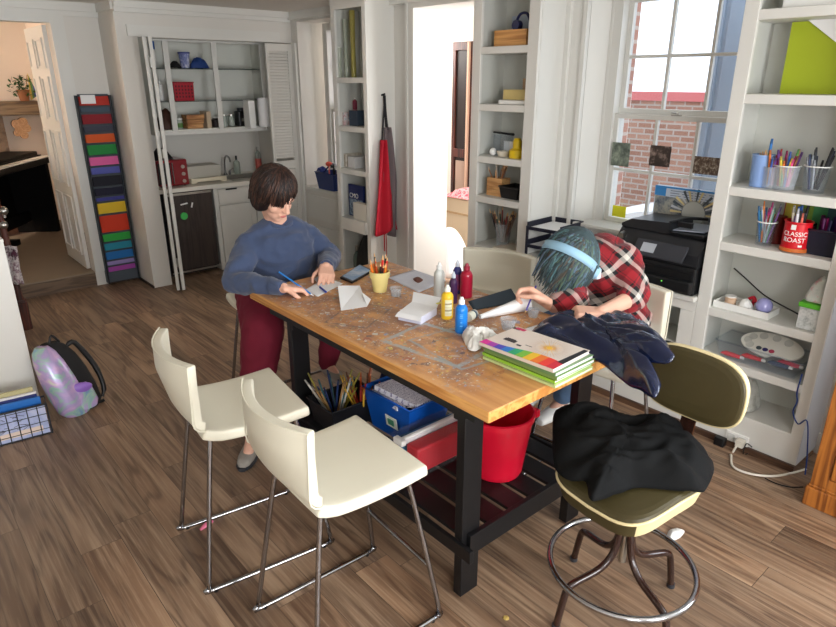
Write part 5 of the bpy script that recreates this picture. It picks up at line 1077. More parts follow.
# stack of drawing pads
bw=[T(*p) for p in ((490,363),(555,389),(597,368),(530,344))]
c0=V((T(555,389).x,T(555,389).y,0)); ux=(T(597,367.5)-T(555,389)); ux.z=0; uy=(T(490,362)-T(555,389)); uy.z=0
W_,L_=.232,.335; ux=ux.normalized(); uy=uy.normalized()
cov=[('bottom pad with a white and lime cover',.010,(206,220,150),.0,(.0,.0)),('fourth pad, lime green cover',.012,(150,196,60),.003,(.01,.01)),('third pad, olive green cover',.014,(120,150,80),-.002,(.012,.004)),('second pad, plain green cover',.014,(104,140,92),.002,(.008,.008)),('top pad with a rainbow wave and a yellow sunburst on its cover',.014,(222,208,196),.03,(.004,.016))]
z=TZ+.001
PG=mat('page_edges',(232,232,228),.8)
for i,(nm,th,cc_,rt,(ox,oy)) in enumerate(cov):
    o0=c0+ux*ox+uy*oy; Rm=Matrix.Rotation(rt,3,'Z'); a=Rm@ux; bb_=Rm@uy
    t=thing('drawing_pad',nm+(' on the stack' if i==4 else ' in the stack on the table corner'),'drawing pad',(o0.x,o0.y,z),'stack of drawing pads on the table')
    def Q(u,v,zz): p=o0+a*u+bb_*v; return (p.x,p.y,zz)
    CV=col(cc_,.4,coat=.2)
    b=M(); b.hexa([Q(.003,.003,z+.0015),Q(W_-.003,.003,z+.0015),Q(W_-.003,L_-.003,z+.0015),Q(.003,L_-.003,z+.0015)],[Q(.003,.003,z+th-.0015),Q(W_-.003,.003,z+th-.0015),Q(W_-.003,L_-.003,z+th-.0015),Q(.003,L_-.003,z+th-.0015)]); obj('pages',b,PG,t)
    b=M(); 
    for z0,z1 in ((z,z+.0015),(z+th-.0015,z+th)): b.hexa([Q(0,0,z0),Q(W_,0,z0),Q(W_,L_,z0),Q(0,L_,z0)],[Q(0,0,z1),Q(W_,0,z1),Q(W_,L_,z1),Q(0,L_,z1)])
    b.hexa([Q(0,0,z),Q(.002,0,z),Q(.002,L_,z),Q(0,L_,z)],[Q(0,0,z+th),Q(.002,0,z+th),Q(.002,L_,z+th),Q(0,L_,z+th)])
    obj('cover',b,CV,t)
    if i==4:
        zc=z+th+.0004
        n=40; b=M(); vs=[]
        for k in range(n+1):
            v=L_*k/n; w0=.0; w1=.055+.018*math.sin(k/n*PI*1.6+.4)-.0*k/n
            vs+= [Q(w0,v,zc),Q(w1,v,zc)]
        RB_=[(206,40,60),(226,60,50),(232,120,40),(236,190,50),(120,180,60),(40,160,110),(40,120,200),(80,70,180),(170,60,170),(220,50,150)]
        for k in range(n): b.add([vs[2*k],vs[2*k+1],vs[2*k+3],vs[2*k+2]],[(0,1,2,3)],min(9,int(k/n*10)))
        obj('rainbow_wave',b,[col(c) for c in RB_],t)
        b=M(); s0=(.142,.115)
        for k in range(30):
            an=2*PI*k/30; r1=.062 if k%2 else .045; r1*=1+.25*math.sin(k*2.7)
            b.add([Q(s0[0]+math.cos(an-.11)*.014,s0[1]+math.sin(an-.11)*.014,zc),Q(s0[0]+math.cos(an+.11)*.014,s0[1]+math.sin(an+.11)*.014,zc),Q(s0[0]+math.cos(an)*r1,s0[1]+math.sin(an)*r1,zc)],[(0,1,2)],k%2)
        for k in range(40):
            an=2*PI*k/40+.03; b.add([Q(s0[0]+math.cos(an-.022)*.05,s0[1]+math.sin(an-.022)*.05,zc),Q(s0[0]+math.cos(an+.022)*.05,s0[1]+math.sin(an+.022)*.05,zc),Q(s0[0]+math.cos(an)*.092,s0[1]+math.sin(an)*.092,zc)],[(0,1,2)],2)
        b.cyl(Q(*s0,zc-.0005),Q(*s0,zc+.0004),.012,None,20,1); obj('sunburst',b,[col((230,150,50)),col((240,190,70)),col((200,170,150))],t)
        for u,v,w,l in ((.085,.235,.022,.055),(.107,.245,.006,.04),(.075,.20,.012,.02),(.10,.165,.004,.03),(.20,.30,.018,.035)): obj('dark_print',M().hexa([Q(u,v,zc),Q(u+w,v,zc),Q(u+w,v+l,zc),Q(u,v+l,zc)],[Q(u,v,zc+.0003),Q(u+w,v,zc+.0003),Q(u+w,v+l,zc+.0003),Q(u,v+l,zc+.0003)]),col((46,40,44)),t)
        b=M(); b.hexa([Q(.205,.28,zc+.0003),Q(.225,.28,zc+.0003),Q(.225,.325,zc+.0003),Q(.205,.325,zc+.0003)],[Q(.205,.28,zc+.0005),Q(.225,.28,zc+.0005),Q(.225,.325,zc+.0005),Q(.205,.325,zc+.0005)]); obj('pink_print',b,col((200,40,90)),t)
        b=M(); b.hexa([Q(.06,.0,zc),Q(W_-.01,.0,zc),Q(W_-.01,.018,zc),Q(.06,.026,zc)],[Q(.06,.0,zc+.0004),Q(W_-.01,.0,zc+.0004),Q(W_-.01,.018,zc+.0004),Q(.06,.026,zc+.0004)]); obj('black_strip',b,col((24,20,24)),t)
    z+=th+.0006
# another sheet under the jacket
paper('white sheet with a coloured corner sticking out from under the navy jacket',[(509,335),(518,341),(560,332),(548,322)],z=.004)
# ------------------------------------------------------------------ things on the lower shelf of the table
q=PZ(505,476,SZ); bk=thing('red_bucket','red plastic bucket on the lower shelf of the work table','bucket',(q.x,q.y,SZ)); RD=mat('bucket_red',(214,20,50),.3,coat=.2)
bxx,byy=q.x+.01,q.y+.06
obj('bucket',M().lathe((bxx,byy,SZ),[(0,.002),(.105,.002),(.112,.02),(.145,.27),(.152,.27),(.153,.295),(.145,.298),(.14,.28),(.105,.02),(0,.015)],40),RD,bk)
b=M(); b.tube([(bxx+.150*math.cos(a)*1.02,byy+.150*math.sin(a)*1.02,SZ+.26+.03*abs(math.sin(a-.3))) for a in [(-.6+i*PI/10) for i in range(11)]],.003,6); obj('handle',b,STEEL,bk)
obj('lug',M().box((bxx+.12,byy-.105,SZ+.255),(bxx+.145,byy-.075,SZ+.29)),RD,bk,bev=.004)
# blue bin with papers
BB=mat('bin_blue',(16,84,176),.35)
t,TT=basket('blue_bin','bright blue plastic bin holding papers under the table','bin',(1.75,2.11,SZ),.27,.34,.21,BB,rot=.03,taper=.8)
TT0=TT.copy()
b=M(); b.T=TT; b.box((-.1345,-.08,.07),(-.1325,.0,.13),rot=(0,R(-8),0)); obj('label_patch',b,[col((226,230,220))],t); b=M(); b.T=TT; b.box((-.138,-.06,.085),(-.135,-.02,.115),rot=(0,R(-8),0)); obj('green_print',b,col((70,140,110)),t)
def lined(name):
    s=NT(name); sp=s.n('SeparateXYZ',{0:s.co}); f=s.math('FRACT',s.math('MULTIPLY',s.math('ADD',sp.outputs[0],s.math('MULTIPLY',sp.outputs[1],.6)),55.0)); n=s.n('TexNoise',{'Vector':s.co,'Scale':180.0}).outputs[0]
    m=s.math('MULTIPLY',s.math('LESS_THAN',f,.4),s.math('GREATER_THAN',n,.5)); return s.out(s.mix(m,lin((226,224,232)),lin((120,110,150))),.8)
b=M(); b.T=TT; b.box((-.10,-.15,.19),(.10,.12,.215),rot=(.05,.1,.1)); b.box((-.12,-.1,.17),(.08,.13,.19),rot=(-.03,.05,-.15)); single('paper_bundle','bundle of closely written sheets in the blue bin','paper',b,lined('written_sheets'))
# clear drawer organiser with red contents (under, nearer)
og2=thing('clear_organizer','clear plastic case with a white handle and red contents on the lower shelf','organizer',(1.72,1.9,SZ))
b=M(); b.box((1.50,1.745,SZ+.001),(1.885,1.935,SZ+.15)); obj('case',b,CLEAR,og2,bev=.006)
obj('red_contents',M().box((1.515,1.755,SZ+.01),(1.87,1.835,SZ+.135)),mat('red_stuff',(196,20,36),.4),og2,bev=.01)
obj('blue_contents',M().box((1.515,1.865,SZ+.01),(1.87,1.925,SZ+.12)),mat('blue_stuff',(60,120,160),.4),og2,bev=.01)
obj('white_lid_edge',M().box((1.495,1.838,SZ+.125),(1.89,1.862,SZ+.158)),WHITEP,og2,bev=.006)
b=M(); b.box((1.48,1.82,SZ+.135),(1.505,1.88,SZ+.162)); obj('latch',b,WHITEP,og2,bev=.004)
# pens in dark basket
t,TT=basket('black_wire_basket','black basket crammed with brushes and pencils on the lower shelf','basket',(1.57,2.38,SZ),.3,.22,.13,mat('black_mesh',(20,20,24),.5),rot=.0)
BR2=[('orange tipped',(206,96,40)),('red tipped',(190,60,50)),('salmon',(214,130,96)),('brown',(120,72,44)),('yellow',(210,170,60))]
pencils(30,(1.64,2.34,0),.07,SZ+.01,.23,BR2,'in the black basket under the table','brushes in the black basket','brush',thick=.005,tilt=.55)
pencils(20,(1.53,2.41,0),.07,SZ+.01,.24,[('yellow green',(160,150,60)),('tan',(180,140,90)),('white',(216,214,206)),('teal',(60,110,120)),('dark blue',(40,60,110))],'standing at the back of the black basket','pens at the back of the black basket','pen',thick=.005,tilt=.6)
lump('dark_blue_bag','dark blue cloth bag behind the brushes under the table','bag',(1.92,2.40,SZ),(.22,.2),.22,mat('darkblue_cloth',(26,36,84),.8),.02,10)
b=M(); 
# ------------------------------------------------------------------ white sled chairs
def make_chair():
    t=thing('white_bar_chair','x','chair',(0,0,0),'white leather sled base chairs',local=True)
    h=.692; W=.222
    def seat(u,v):   # u front->back along profile, v across
        s=u
        x=.225-.40*s; y=(v-.5)*2*(W-.004*s); z=h-.012*math.sin(PI*s)*(1-abs(v-.5)**2)-.012*max(0,(s-.0))*(1-s)
        if s>.8: 
            k=(s-.8)/.2; z+=.02*k*k
        x-=.012*(1-(2*v-1)**2)*max(0,s-.6)
        return (x,y,z)
    o=obj('seat',M().grid(seat,14,14),CREAMV,t); 
    m=o.modifiers.new('s','SOLIDIFY'); m.thickness=.042; m.offset=-1; m=o.modifiers.new('b','BEVEL'); m.width=.010; m.segments=3; m.limit_method='ANGLE'; m.angle_limit=R(50)
    def back(u,v):   # u from seat joint to top
        y=(v-.5)*2*(W+.004*u)
        cur=(1-(2*v-1)**2)*.065*min(1,u*1.3+.05)-.02*u
        if u<.3: a=u/.3*PI/2; x=-.175-.045*math.sin(a); z=h+.018+.045*(1-math.cos(a))
        else: k=(u-.3)/.7; x=-.22-.008*k; z=h+.063+.215*k
        return (x-cur,y,z)
    o=obj('backrest',M().grid(back,18,16),CREAMV,t)
    m=o.modifiers.new('s','SOLIDIFY'); m.thickness=.036; m.offset=-1; m=o.modifiers.new('b','BEVEL'); m.width=.010; m.segments=3; m.limit_method='ANGLE'; m.angle_limit=R(50)
    b=M()
    for v in (0,1): b.tube([V(back(k/10,v))+V((-.004,.001 if v else -.001,0)) for k in range(11)],.003,6)
    b.tube([V(back(1,k/12))+V((0,0,.001)) for k in range(13)],.003,6); obj('piping',b,CREAMV,t)
    b=M()
    for s in (-1,1):
        y=s*.222; y2=s*.155
        b.tube([(-.12,y2,h-.046),(-.15,y2,h-.055),(-.237,y-s*.004,.06),(-.243,y,.022),(-.221,y,.009),(.252,y,.009),(.277,y,.022),(.279,y-s*.002,.06),(.185,y2,h-.06),(.15,y2,h-.046)],.0095,10,smooth_path=4)
    obj('sled_frame',b,CHROME,t)
    zf=.245; k=(zf-.06)/(h-.12); x=.279-(.279-.185)*k; yy=.220-(.220-.155)*k
    obj('footrest',M().cyl((x,-yy,zf),(x,yy,zf),.0085,None,10),CHROME,t)
    b=M(); b.box((-.13,-.17,h-.048),(-.09,.17,h-.036)).box((.12,-.17,h-.048),(.16,.17,h-.036)); obj('under_bracket',b,STEEL,t)
    b=M()
    for s in (-1,1): b.cyl((-.218,s*.222,0),(-.218,s*.222,.012),.011,None,8); b.cyl((.25,s*.222,0),(.25,s*.222,.012),.011,None,8)
    obj('foot_pads',b,BLACK,t)
    return t
ch=make_chair(); ch.location=(.992,1.578,0); ch.rotation_euler=(0,0,R(-3)); ch['label']='empty white chair nearest the camera, pushed up to the near side of the table'
chairs=[((.928,2.205,0),R(-8),'empty white chair at the left, behind the nearest one'),
 ((1.68,3.27,0),R(-92),'white seat under the person in the blue sweatshirt'),
 ((2.46,2.30,0),R(199),'empty white chair on the far side of the table, left of the person in plaid'),
 ((2.50,1.545,0),R(188),'white chair on which the person in plaid is sitting')]
bpy.context.view_layer.update()
for l,r_,lb in chairs:
    d_=dup(ch,l,r_,lb)
    if 'blue sweat' in lb:
        for q in [o for o in bpy.data.objects if o.parent==d_ and o.name.split('.')[0] in ('backrest','piping')]: bpy.data.objects.remove(q)
# ------------------------------------------------------------------ olive swivel stool
OL=mat('olive_vinyl',(66,58,32),.5,vary=.1,vscale=9,bump=.05,bscale=200); PV=mat('piping_cream',(218,202,156),.4)
BT=mat('brown_tube',(46,26,20),.25,coat=.4)
SX,SY=1.81,.935
st=thing('drafting_stool','olive green padded stool with cream piping and a chrome foot ring','stool',(SX,SY,0))
sh=.60
c3=[PZ(548,470,sh),PZ(630,540,sh),PZ(714,487,sh)]
c3.append(c3[0]+c3[2]-c3[1])
cc0=sum((V((p.x,p.y,0)) for p in c3),V())/4
fdir=(V((c3[2].x,c3[2].y,0))-V((c3[1].x,c3[1].y,0))).normalized()   # along the right edge
ang=math.atan2(fdir.y,fdir.x)
TS=Matrix.Translation((cc0.x,cc0.y,0))@Matrix.Rotation(ang,4,'Z')
hw=.212; hd=.195
def srect(a,b_,n=40,p=4.5):
    out=[]
    for i in range(n):
        t_=2*PI*i/n; c_,s_=math.cos(t_),math.sin(t_); out.append((a*math.copysign(abs(c_)**(2/p),c_),b_*math.copysign(abs(s_)**(2/p),s_)))
    return out
def saddle(x,y): return .018*(x/hw)**2*(-1)+.022*(y/hd)**2
def seatshell(b,z0,z1,s0,s1,mi,cap=True,dome=.0):
    A=srect(hw*s0,hd*s0);B_=srect(hw*s1,hd*s1); n=len(A)
    vs=[(x,y,z0+saddle(x,y)) for x,y in A]+[(x,y,z1+saddle(x,y)) for x,y in B_]
    b.add(vs,[(i,(i+1)%n,n+(i+1)%n,n+i) for i in range(n)],mi,True)
b=M(); b.T=TS
seatshell(b,sh-.065,sh-.01,.93,1.0,0)
for i_ in range(40):
    a_=2*PI*(i_+.5)/40
    if abs(math.cos(a_))>abs(math.sin(a_)): b.mi[i_]=1
obj('seat_side',b,[PV,OL],st)
b=M(); b.T=TS
R_=[(1.0,sh-.01),(.995,sh),(.975,sh+.009),(.93,sh+.016),(.85,sh+.021),(.7,sh+.026),(.4,sh+.031),(.05,sh+.033)]
for (s0,z0),(s1,z1) in zip(R_,R_[1:]): seatshell(b,z0,z1,s0,s1,0)
A=srect(hw*.05,hd*.05); b.add([(x,y,sh+.033) for x,y in A],[tuple(range(len(A)))],0,True)
obj('seat_cushion',b,OL,st)
b=M(); b.T=TS; b.tube([(x,y,sh-.006+saddle(x,y)) for x,y in srect(hw*1.002,hd*1.002)],.0055,8,closed=True); obj('seat_piping',b,PV,st)
b=M(); b.T=TS; A=srect(hw*.93,hd*.93); b.add([(x,y,sh-.065+saddle(x,y)) for x,y in A],[tuple(range(len(A)))[::-1]]); obj('seat_base',b,BLACK,st)
cen=TS@V((0,0,0)); mx,my=(cen.x+SX)/2,(cen.y+SY)/2; mx,my=SX,SY
b=M(); b.cyl((mx,my,.44),(cen.x,cen.y,sh-.06),.022,None,18).cyl((cen.x,cen.y,sh-.09),(cen.x,cen.y,sh-.055),.09,.12,20); obj('column',b,BT,st)
b=M(); b.cyl((mx,my,.22),(mx,my,.44),.014,None,14).cyl((mx,my,.40),(mx,my,.47),.03,.03,16); obj('screw_column',b,STEEL,st)
feet=[V((1.557,1.02,0)),V((2.066,.838,0)),V((1.831,1.187,0)),V((1.79,.69,0))]
c_=V((SX,SY,0)); A0=math.atan2((feet[0]-c_).y,(feet[0]-c_).x)
for k in range(4):
    a=A0+k*PI/2; d=V((math.cos(a),math.sin(a),0)); n_=V((0,0,1))
    obj('leg',M().tube([c_+d*.028+n_*.46,c_+d*.028+n_*.36,c_+d*.045+n_*.27,c_+d*.10+n_*.215,c_+d*.20+n_*.19,c_+d*.235+n_*.17,c_+d*.25+n_*.12,c_+d*.268+n_*.02,c_+d*.27+n_*.004],.0135,12,smooth_path=4),BT,st)
    obj('foot_cap',M().cyl(c_+d*.271,c_+d*.270+n_*.018,.016,None,12),DGREY,st)
b=M(); b.tube([(SX+.262*math.cos(i*PI/24),SY+.262*math.sin(i*PI/24),.205) for i in range(48)],.0115,12,closed=True); obj('foot_ring',b,CHROME,st)
# backrest
pb0=PZ(690,450,sh)
bc_=PY(700,385,.93); 
n0=V((1,0,0))
# the back stands at the seat's rear edge, facing the table side
bk0=TS@V((0,0,0)); 
bd=V((1,-.04,0)).normalized(); BP=V((2.040,.888,0))
tx=V((-bd.y,bd.x,0))
if (tx.dot(V((c3[3].x-c3[2].x,c3[3].y-c3[2].y,0))))<0: tx=-tx
def bp(u,v,off=0): # u across, v up
    return BP+tx*u+V((0,0,v))+bd*(.10*(v-.6)*0.55-.35*u*u+off)
bh0,bh1,bwid=.765,1.015,.19
BU=-.0
b=M(); A=srect(bwid,(bh1-bh0)/2,48,3.0); zc_=(bh0+bh1)/2
def bshell(b,off0,s0,off1,s1,mi=0):
    n=len(A); vs=[bp(BU+x*s0,zc_+y*s0,off0) for x,y in A]+[bp(BU+x*s1,zc_+y*s1,off1) for x,y in A]
    b.add(vs,[(i,(i+1)%n,n+(i+1)%n,n+i) for i in range(n)],mi,True)
for (o0_,s0),(o1_,s1) in zip([(-.0,1.0),(-.008,.995),(-.014,.975),(-.018,.93),(-.022,.8),(-.026,.5),(-.028,.05)],[(-.008,.995),(-.014,.975),(-.018,.93),(-.022,.8),(-.026,.5),(-.028,.05),(-.028,.0)]): bshell(b,o0_,s0,o1_,s1)
obj('backrest',b,OL,st)
b=M()
for (o0_,s0),(o1_,s1) in zip([(0,1.0),(.02,1.0),(.028,.96)],[(.02,1.0),(.028,.96),(.03,.02)]): bshell(b,o0_,s0,o1_,s1)
obj('backrest_shell',b,PV,st)
b=M(); b.tube([bp(BU+x*1.005,zc_+y*1.005,-.004) for x,y in A],.005,8,closed=True); obj('backrest_piping',b,PV,st)
def bar(off,w,p0,p1,p2): pass
b=M(); pts=[cen+V((0,0,sh-.075)),V((BP.x,BP.y,0))-bd*.02+V((0,0,sh-.075)),bp(0,sh-.05,.012),bp(0,.70,.012),bp(0,.90,.038)]
b.tube(pts,(.026,.004),4,smooth_path=4,flat=tx) if False else None
for p0,p1 in zip(spline(pts,4)[:-1],spline(pts,4)[1:]):
    w=tx*.027; t_=(p1-p0).normalized().cross(tx).normalized()*.004; b.hexa([p0-w-t_,p0+w-t_,p0+w+t_,p0-w+t_],[p1-w-t_,p1+w-t_,p1+w+t_,p1-w+t_])
obj('back_bar',b,BT,st)
single('white_tag','small white label on the back bar of the olive stool','tag',M().hexa([bp(-.022,.625,.004),bp(.02,.625,.004),bp(.02,.625,.007),bp(-.022,.625,.007)],[bp(-.022,.66,.004),bp(.02,.66,.004),bp(.02,.66,.007),bp(-.022,.66,.007)]),WHITEP) if False else obj('white_tag',M().hexa([bp(-.022,.64,.003),bp(.018,.64,.003),bp(.018,.64,.007),bp(-.022,.64,.007)],[bp(-.022,.675,.003),bp(.018,.675,.003),bp(.018,.675,.007),bp(-.022,.675,.007)]),WHITEP,st)
# black cloth on stool
zs_=sh+.04
bl=[PZ(x,y,z_) for x,y,z_ in ((556,470,zs_),(553,440,zs_+.03),(556,412,zs_+.06),(580,408,zs_+.07),(600,414,zs_+.05),(625,424,zs_+.03),(660,423,zs_+.05),(678,424,zs_+.05),(700,445,zs_+.02),(713,468,zs_),(706,488,zs_),(697,493,zs_),(668,491,zs_),(636,488,zs_),(620,494,zs_),(598,502,zs_-.005),(590,501,zs_),(586,484,zs_+.005),(570,482,zs_))]
lo=[V((p.x,p.y,p.z-.012)) for p in bl]
cen2=sum(bl,V())/len(bl)
single('black_sweater','black cloth garment crumpled on the seat of the olive stool','sweater',drape(bl,(cen2.x,cen2.y,zs_+.02),.06,.034,11,n=120,m=24,seed=4.2,power=4,along=(.75,-.65),an=.4),mat('black_jersey',(8,9,10),.85,bump=.15,bscale=80,spec=.25),solid=.006)
# ------------------------------------------------------------------ left side
wp=thing('white_desk','white panelled desk end at the left edge','desk',(.35,4.3,0))
b=M(); b.box((-.5,4.12,0),(.50,4.16,1.05)); obj('front_panel',b,mat('desk_white',(232,230,224),.4),wp,bev=.004)
obj('end_panel',M().box((.47,4.16,0),(.50,4.55,1.05)),mat('desk_white',(232,230,224),.4),wp,bev=.004)
obj('top',M().box((-.5,4.115,1.05),(.502,4.56,1.07)),mat('desk_white',(232,230,224),.4),wp,bev=.004)
pst=thing('coat_stand','dark red wooden coat stand with metal knobs behind the white desk','coat stand',(.62,5.72,0))
g0=PZ(29,328,0); X_,Y_=g0.x-.02,g0.y
b=M(); b.lathe((X_,Y_,0),[(.05,0),(.05,.22),(.03,.24),(.022,.5),(.028,.7),(.02,.9),(.022,1.05),(.0,1.07)],18); b.box((X_-.04,Y_-.04,0),(X_+.04,Y_+.04,.25)); obj('post',b,DWOOD,pst,bev=.003)
for px,py in ((3,211),(3,225)):
    q=PY(px,py,Y_); obj('knob',M().ell((q.x,q.y,q.z),.035).cyl((q.x,q.y,q.z-.05),(q.x+.0,q.y,q.z-.02),.015),STEEL,pst)
q=PY(2,230,Y_); b=M(); b.tube([(q.x,Y_,q.z+.06),(q.x+.01,Y_,q.z-.02),(X_-.0,Y_,.45),(X_,Y_,.25)],.022,10); obj('arm',b,DWOOD,pst)
def scf(u,v):
    p=PY(3+10*v+13*u*(1-.2*v),246+38*v,Y_-.06); return (p.x,p.y-.02*math.sin(u*9+v*4),p.z)
single('hanging_scarf','white and plum patterned cloth hanging on the dark red coat stand','cloth',M().grid(scf,12,16),m_speck('plumwhite',[(96,40,62),(70,34,52),(214,206,204),(120,80,96),(230,226,224)],12,.85),solid=.012)
# wire basket of books
wbk=thing('wire_crate','blue patterned file crate of thin books on the floor at the left edge','crate',(.25,3.85,0))
a,c_=PZ(0,447,0),PZ(53,433,0); dirx=(c_-a).normalized(); a2=c_-dirx*.5; nrm=V((-dirx.y,dirx.x,0))
dep=.11; hh=.19
def cr(u,v,z): p=c_-dirx*u+nrm*v; return V((p.x,p.y,z))
b=M(); b.hexa([cr(.5,0,.002),cr(0,0,.002),cr(0,dep,.002),cr(.5,dep,.002)],[cr(.5,0,.008),cr(0,0,.008),cr(0,dep,.008),cr(.5,dep,.008)]); 
b.tube([cr(.5,0,hh),cr(0,0,hh),cr(0,dep,hh),cr(.5,dep,hh)],.006,6,closed=True)
for k in range(11): b.tube([cr(k*.05,0,0),cr(k*.05,0,hh)],.0028,5); b.tube([cr(k*.05,dep,0),cr(k*.05,dep,hh)],.0028,5)
for k in range(4): b.tube([cr(.5,0,.04+k*.045),cr(0,0,.04+k*.045)],.002,5); b.tube([cr(0,0,.04+k*.045),cr(0,dep,.04+k*.045)],.002,5)
obj('wire_frame',b,DGREY,wbk)
for i,(v,h_,nm,mm) in enumerate(((.012,.185,'pale lilac album with sketched patterns on its cover at the front of the wire crate',None),(.045,.225,'bright blue and white thin book in the wire crate',mat('bk_blue',(40,110,190),.4)),(.07,.25,'white book with a navy edge in the wire crate',mat('bk_white',(226,222,220),.5)),(.095,.27,'yellowish folder at the back of the wire crate',mat('bk_yel',(196,186,140),.6)))):
    t=thing('thin_book',nm,'book',tuple(cr(.3,v,.01)),'books in the wire crate')
    m_=mm or m_speck('lilac_album',[(150,160,200),(176,186,220),(206,206,226)],9,.4)
    b=M(); b.hexa([cr(.49,v-.008,.009),cr(.01+.012*i,v-.008,.009),cr(.01+.012*i,v+.008,.009),cr(.49,v+.008,.009)],[cr(.49,v-.008,h_),cr(.01+.012*i,v-.008,h_),cr(.01+.012*i,v+.008,h_),cr(.49,v+.008,h_)]); obj('cover',b,m_,t,bev=.002)
    if i==0:
        rr=random.Random(4)
        for gx in range(3):
            for gz in range(2):
                u0=.10+gx*.10; z0=.075+gz*.05-.0*gx; b=M()
                for k in range(5): 
                    u1=u0+rr.uniform(0,.05); z1=z0+rr.uniform(0,.035); b.tube([cr(u1,v-.0095,z1),cr(u1+rr.uniform(.01,.04),v-.0095,z1+rr.uniform(-.02,.02))],.0014,4)
                obj('sketch_mark',b,col((96,90,96)),t)
        b=M(); b.hexa([cr(.45,v-.0095,.03),cr(.04,v-.0095,.03),cr(.04,v-.0085,.03),cr(.45,v-.0085,.03)],[cr(.45,v-.0095,.06),cr(.04,v-.0095,.065),cr(.04,v-.0085,.065),cr(.45,v-.0085,.06)]); obj('cream_band',b,col((226,206,190)),t)
    if i==2: b=M(); b.hexa([cr(.49,v-.0095,h_-.03),cr(.034,v-.0095,h_-.03),cr(.034,v-.0082,h_-.03),cr(.49,v-.0082,h_-.03)],[cr(.49,v-.0095,h_-.012),cr(.034,v-.0095,h_-.012),cr(.034,v-.0082,h_-.012),cr(.49,v-.0082,h_-.012)]); obj('navy_edge',b,col((40,50,110)),t)
# backpack
bpk=thing('backpack','iridescent lilac and black backpack leaning against the white desk','backpack',(.68,4.15,0))
IR=NT('iridescent_pastel'); nz=IR.n('TexNoise',{'Vector':IR.co,'Scale':7.0,'Detail':3.0,'Distortion':1.5}).outputs[0]
IRm=IR.out(IR.ramp(nz,[(.3,lin((130,160,196))),(.42,lin((160,196,176))),(.5,lin((176,160,206))),(.6,lin((204,170,210))),(.7,lin((210,214,190)))]),.25)
IR.b.inputs['Metallic'].default_value=.15
ax=V((.24,-.12,0)).normalized()
A_=PZ(48,412,.03);B2=PZ(100,398,.03)
# body lofted from base (floor) to top leaning on the desk
base_c=V((.70,3.97,0)); top_c=V((.60,4.06,.42))
lng=V((.96,.28,0)).normalized(); dp=V((-.28,.96,0)).normalized()
prof=[(0.0,.10,.055),(.03,.13,.075),(.12,.14,.085),(.24,.135,.085),(.34,.115,.075),(.40,.085,.055),(.43,.05,.03)]
def bc2(z): t=z/.43; return base_c.lerp(V((top_c.x,top_c.y,0)),t)+V((0,0,z))
b=M(); b.loft([(bc2(z)-dp*.0,lng*w*.95,dp*d_) for z,w,d_ in prof],28); obj('black_body',b,mat('backpack_black',(18,18,20),.7),bpk)
b=M(); b.loft([(bc2(z)-lng*.055-dp*.022,lng*w*.74,dp*d_) for z,w,d_ in prof],28); obj('front_shell',b,IRm,bpk)
b=M(); b.loft([(bc2(z)-lng*.0-dp*.075,lng*w*.55,dp*.03) for z,w,d_ in ((.03,.10,0),(.06,.14,0),(.15,.14,0),(.18,.10,0))],20); obj('side_pocket',b,IRm,bpk)
q=bc2(.16)-dp*.095; b=M(); b.ell(q,(.07,.02,.035)); obj('lilac_patch',b,mat('lilac_patch',(150,110,200),.3),bpk)
b=M(); b.tube([bc2(.38)+lng*.08,bc2(.36)+lng*.13+V((0,0,.03)),bc2(.22)+lng*.18,bc2(.08)+lng*.17,bc2(.02)+lng*.13],[.012,.016,.018,.016,.010],8,smooth_path=4).tube([bc2(.42),bc2(.45)+lng*.03+V((0,0,.02)),bc2(.42)+lng*.06],.007,8,smooth_path=4).tube([bc2(.03)+lng*.12,PZ(98,402,.012),PZ(104,400,.01)],.009,8,smooth_path=3); obj('strap',b,BLACK,bpk)
q=PZ(206,526,.006); single('pink_scrap','small pink eraser like scrap on the floor by the leg of the left chair','scrap',M().tube([q+V((-.03,-.01,.002)),q+V((0,.0,.006)),q+V((.035,.012,.002))],[.006,.012,.007],8),col((214,110,140),.6))
q=PZ(506,618,.001); single('floor_crumb','tan crumb on the floor in front of the table leg','crumb',drape([(q.x+.012*math.cos(a),q.y+.012*math.sin(a),.001) for a in [k*PI/4 for k in range(8)]],(q.x,q.y,.001),.006,.003,60),col((176,150,80),.8))
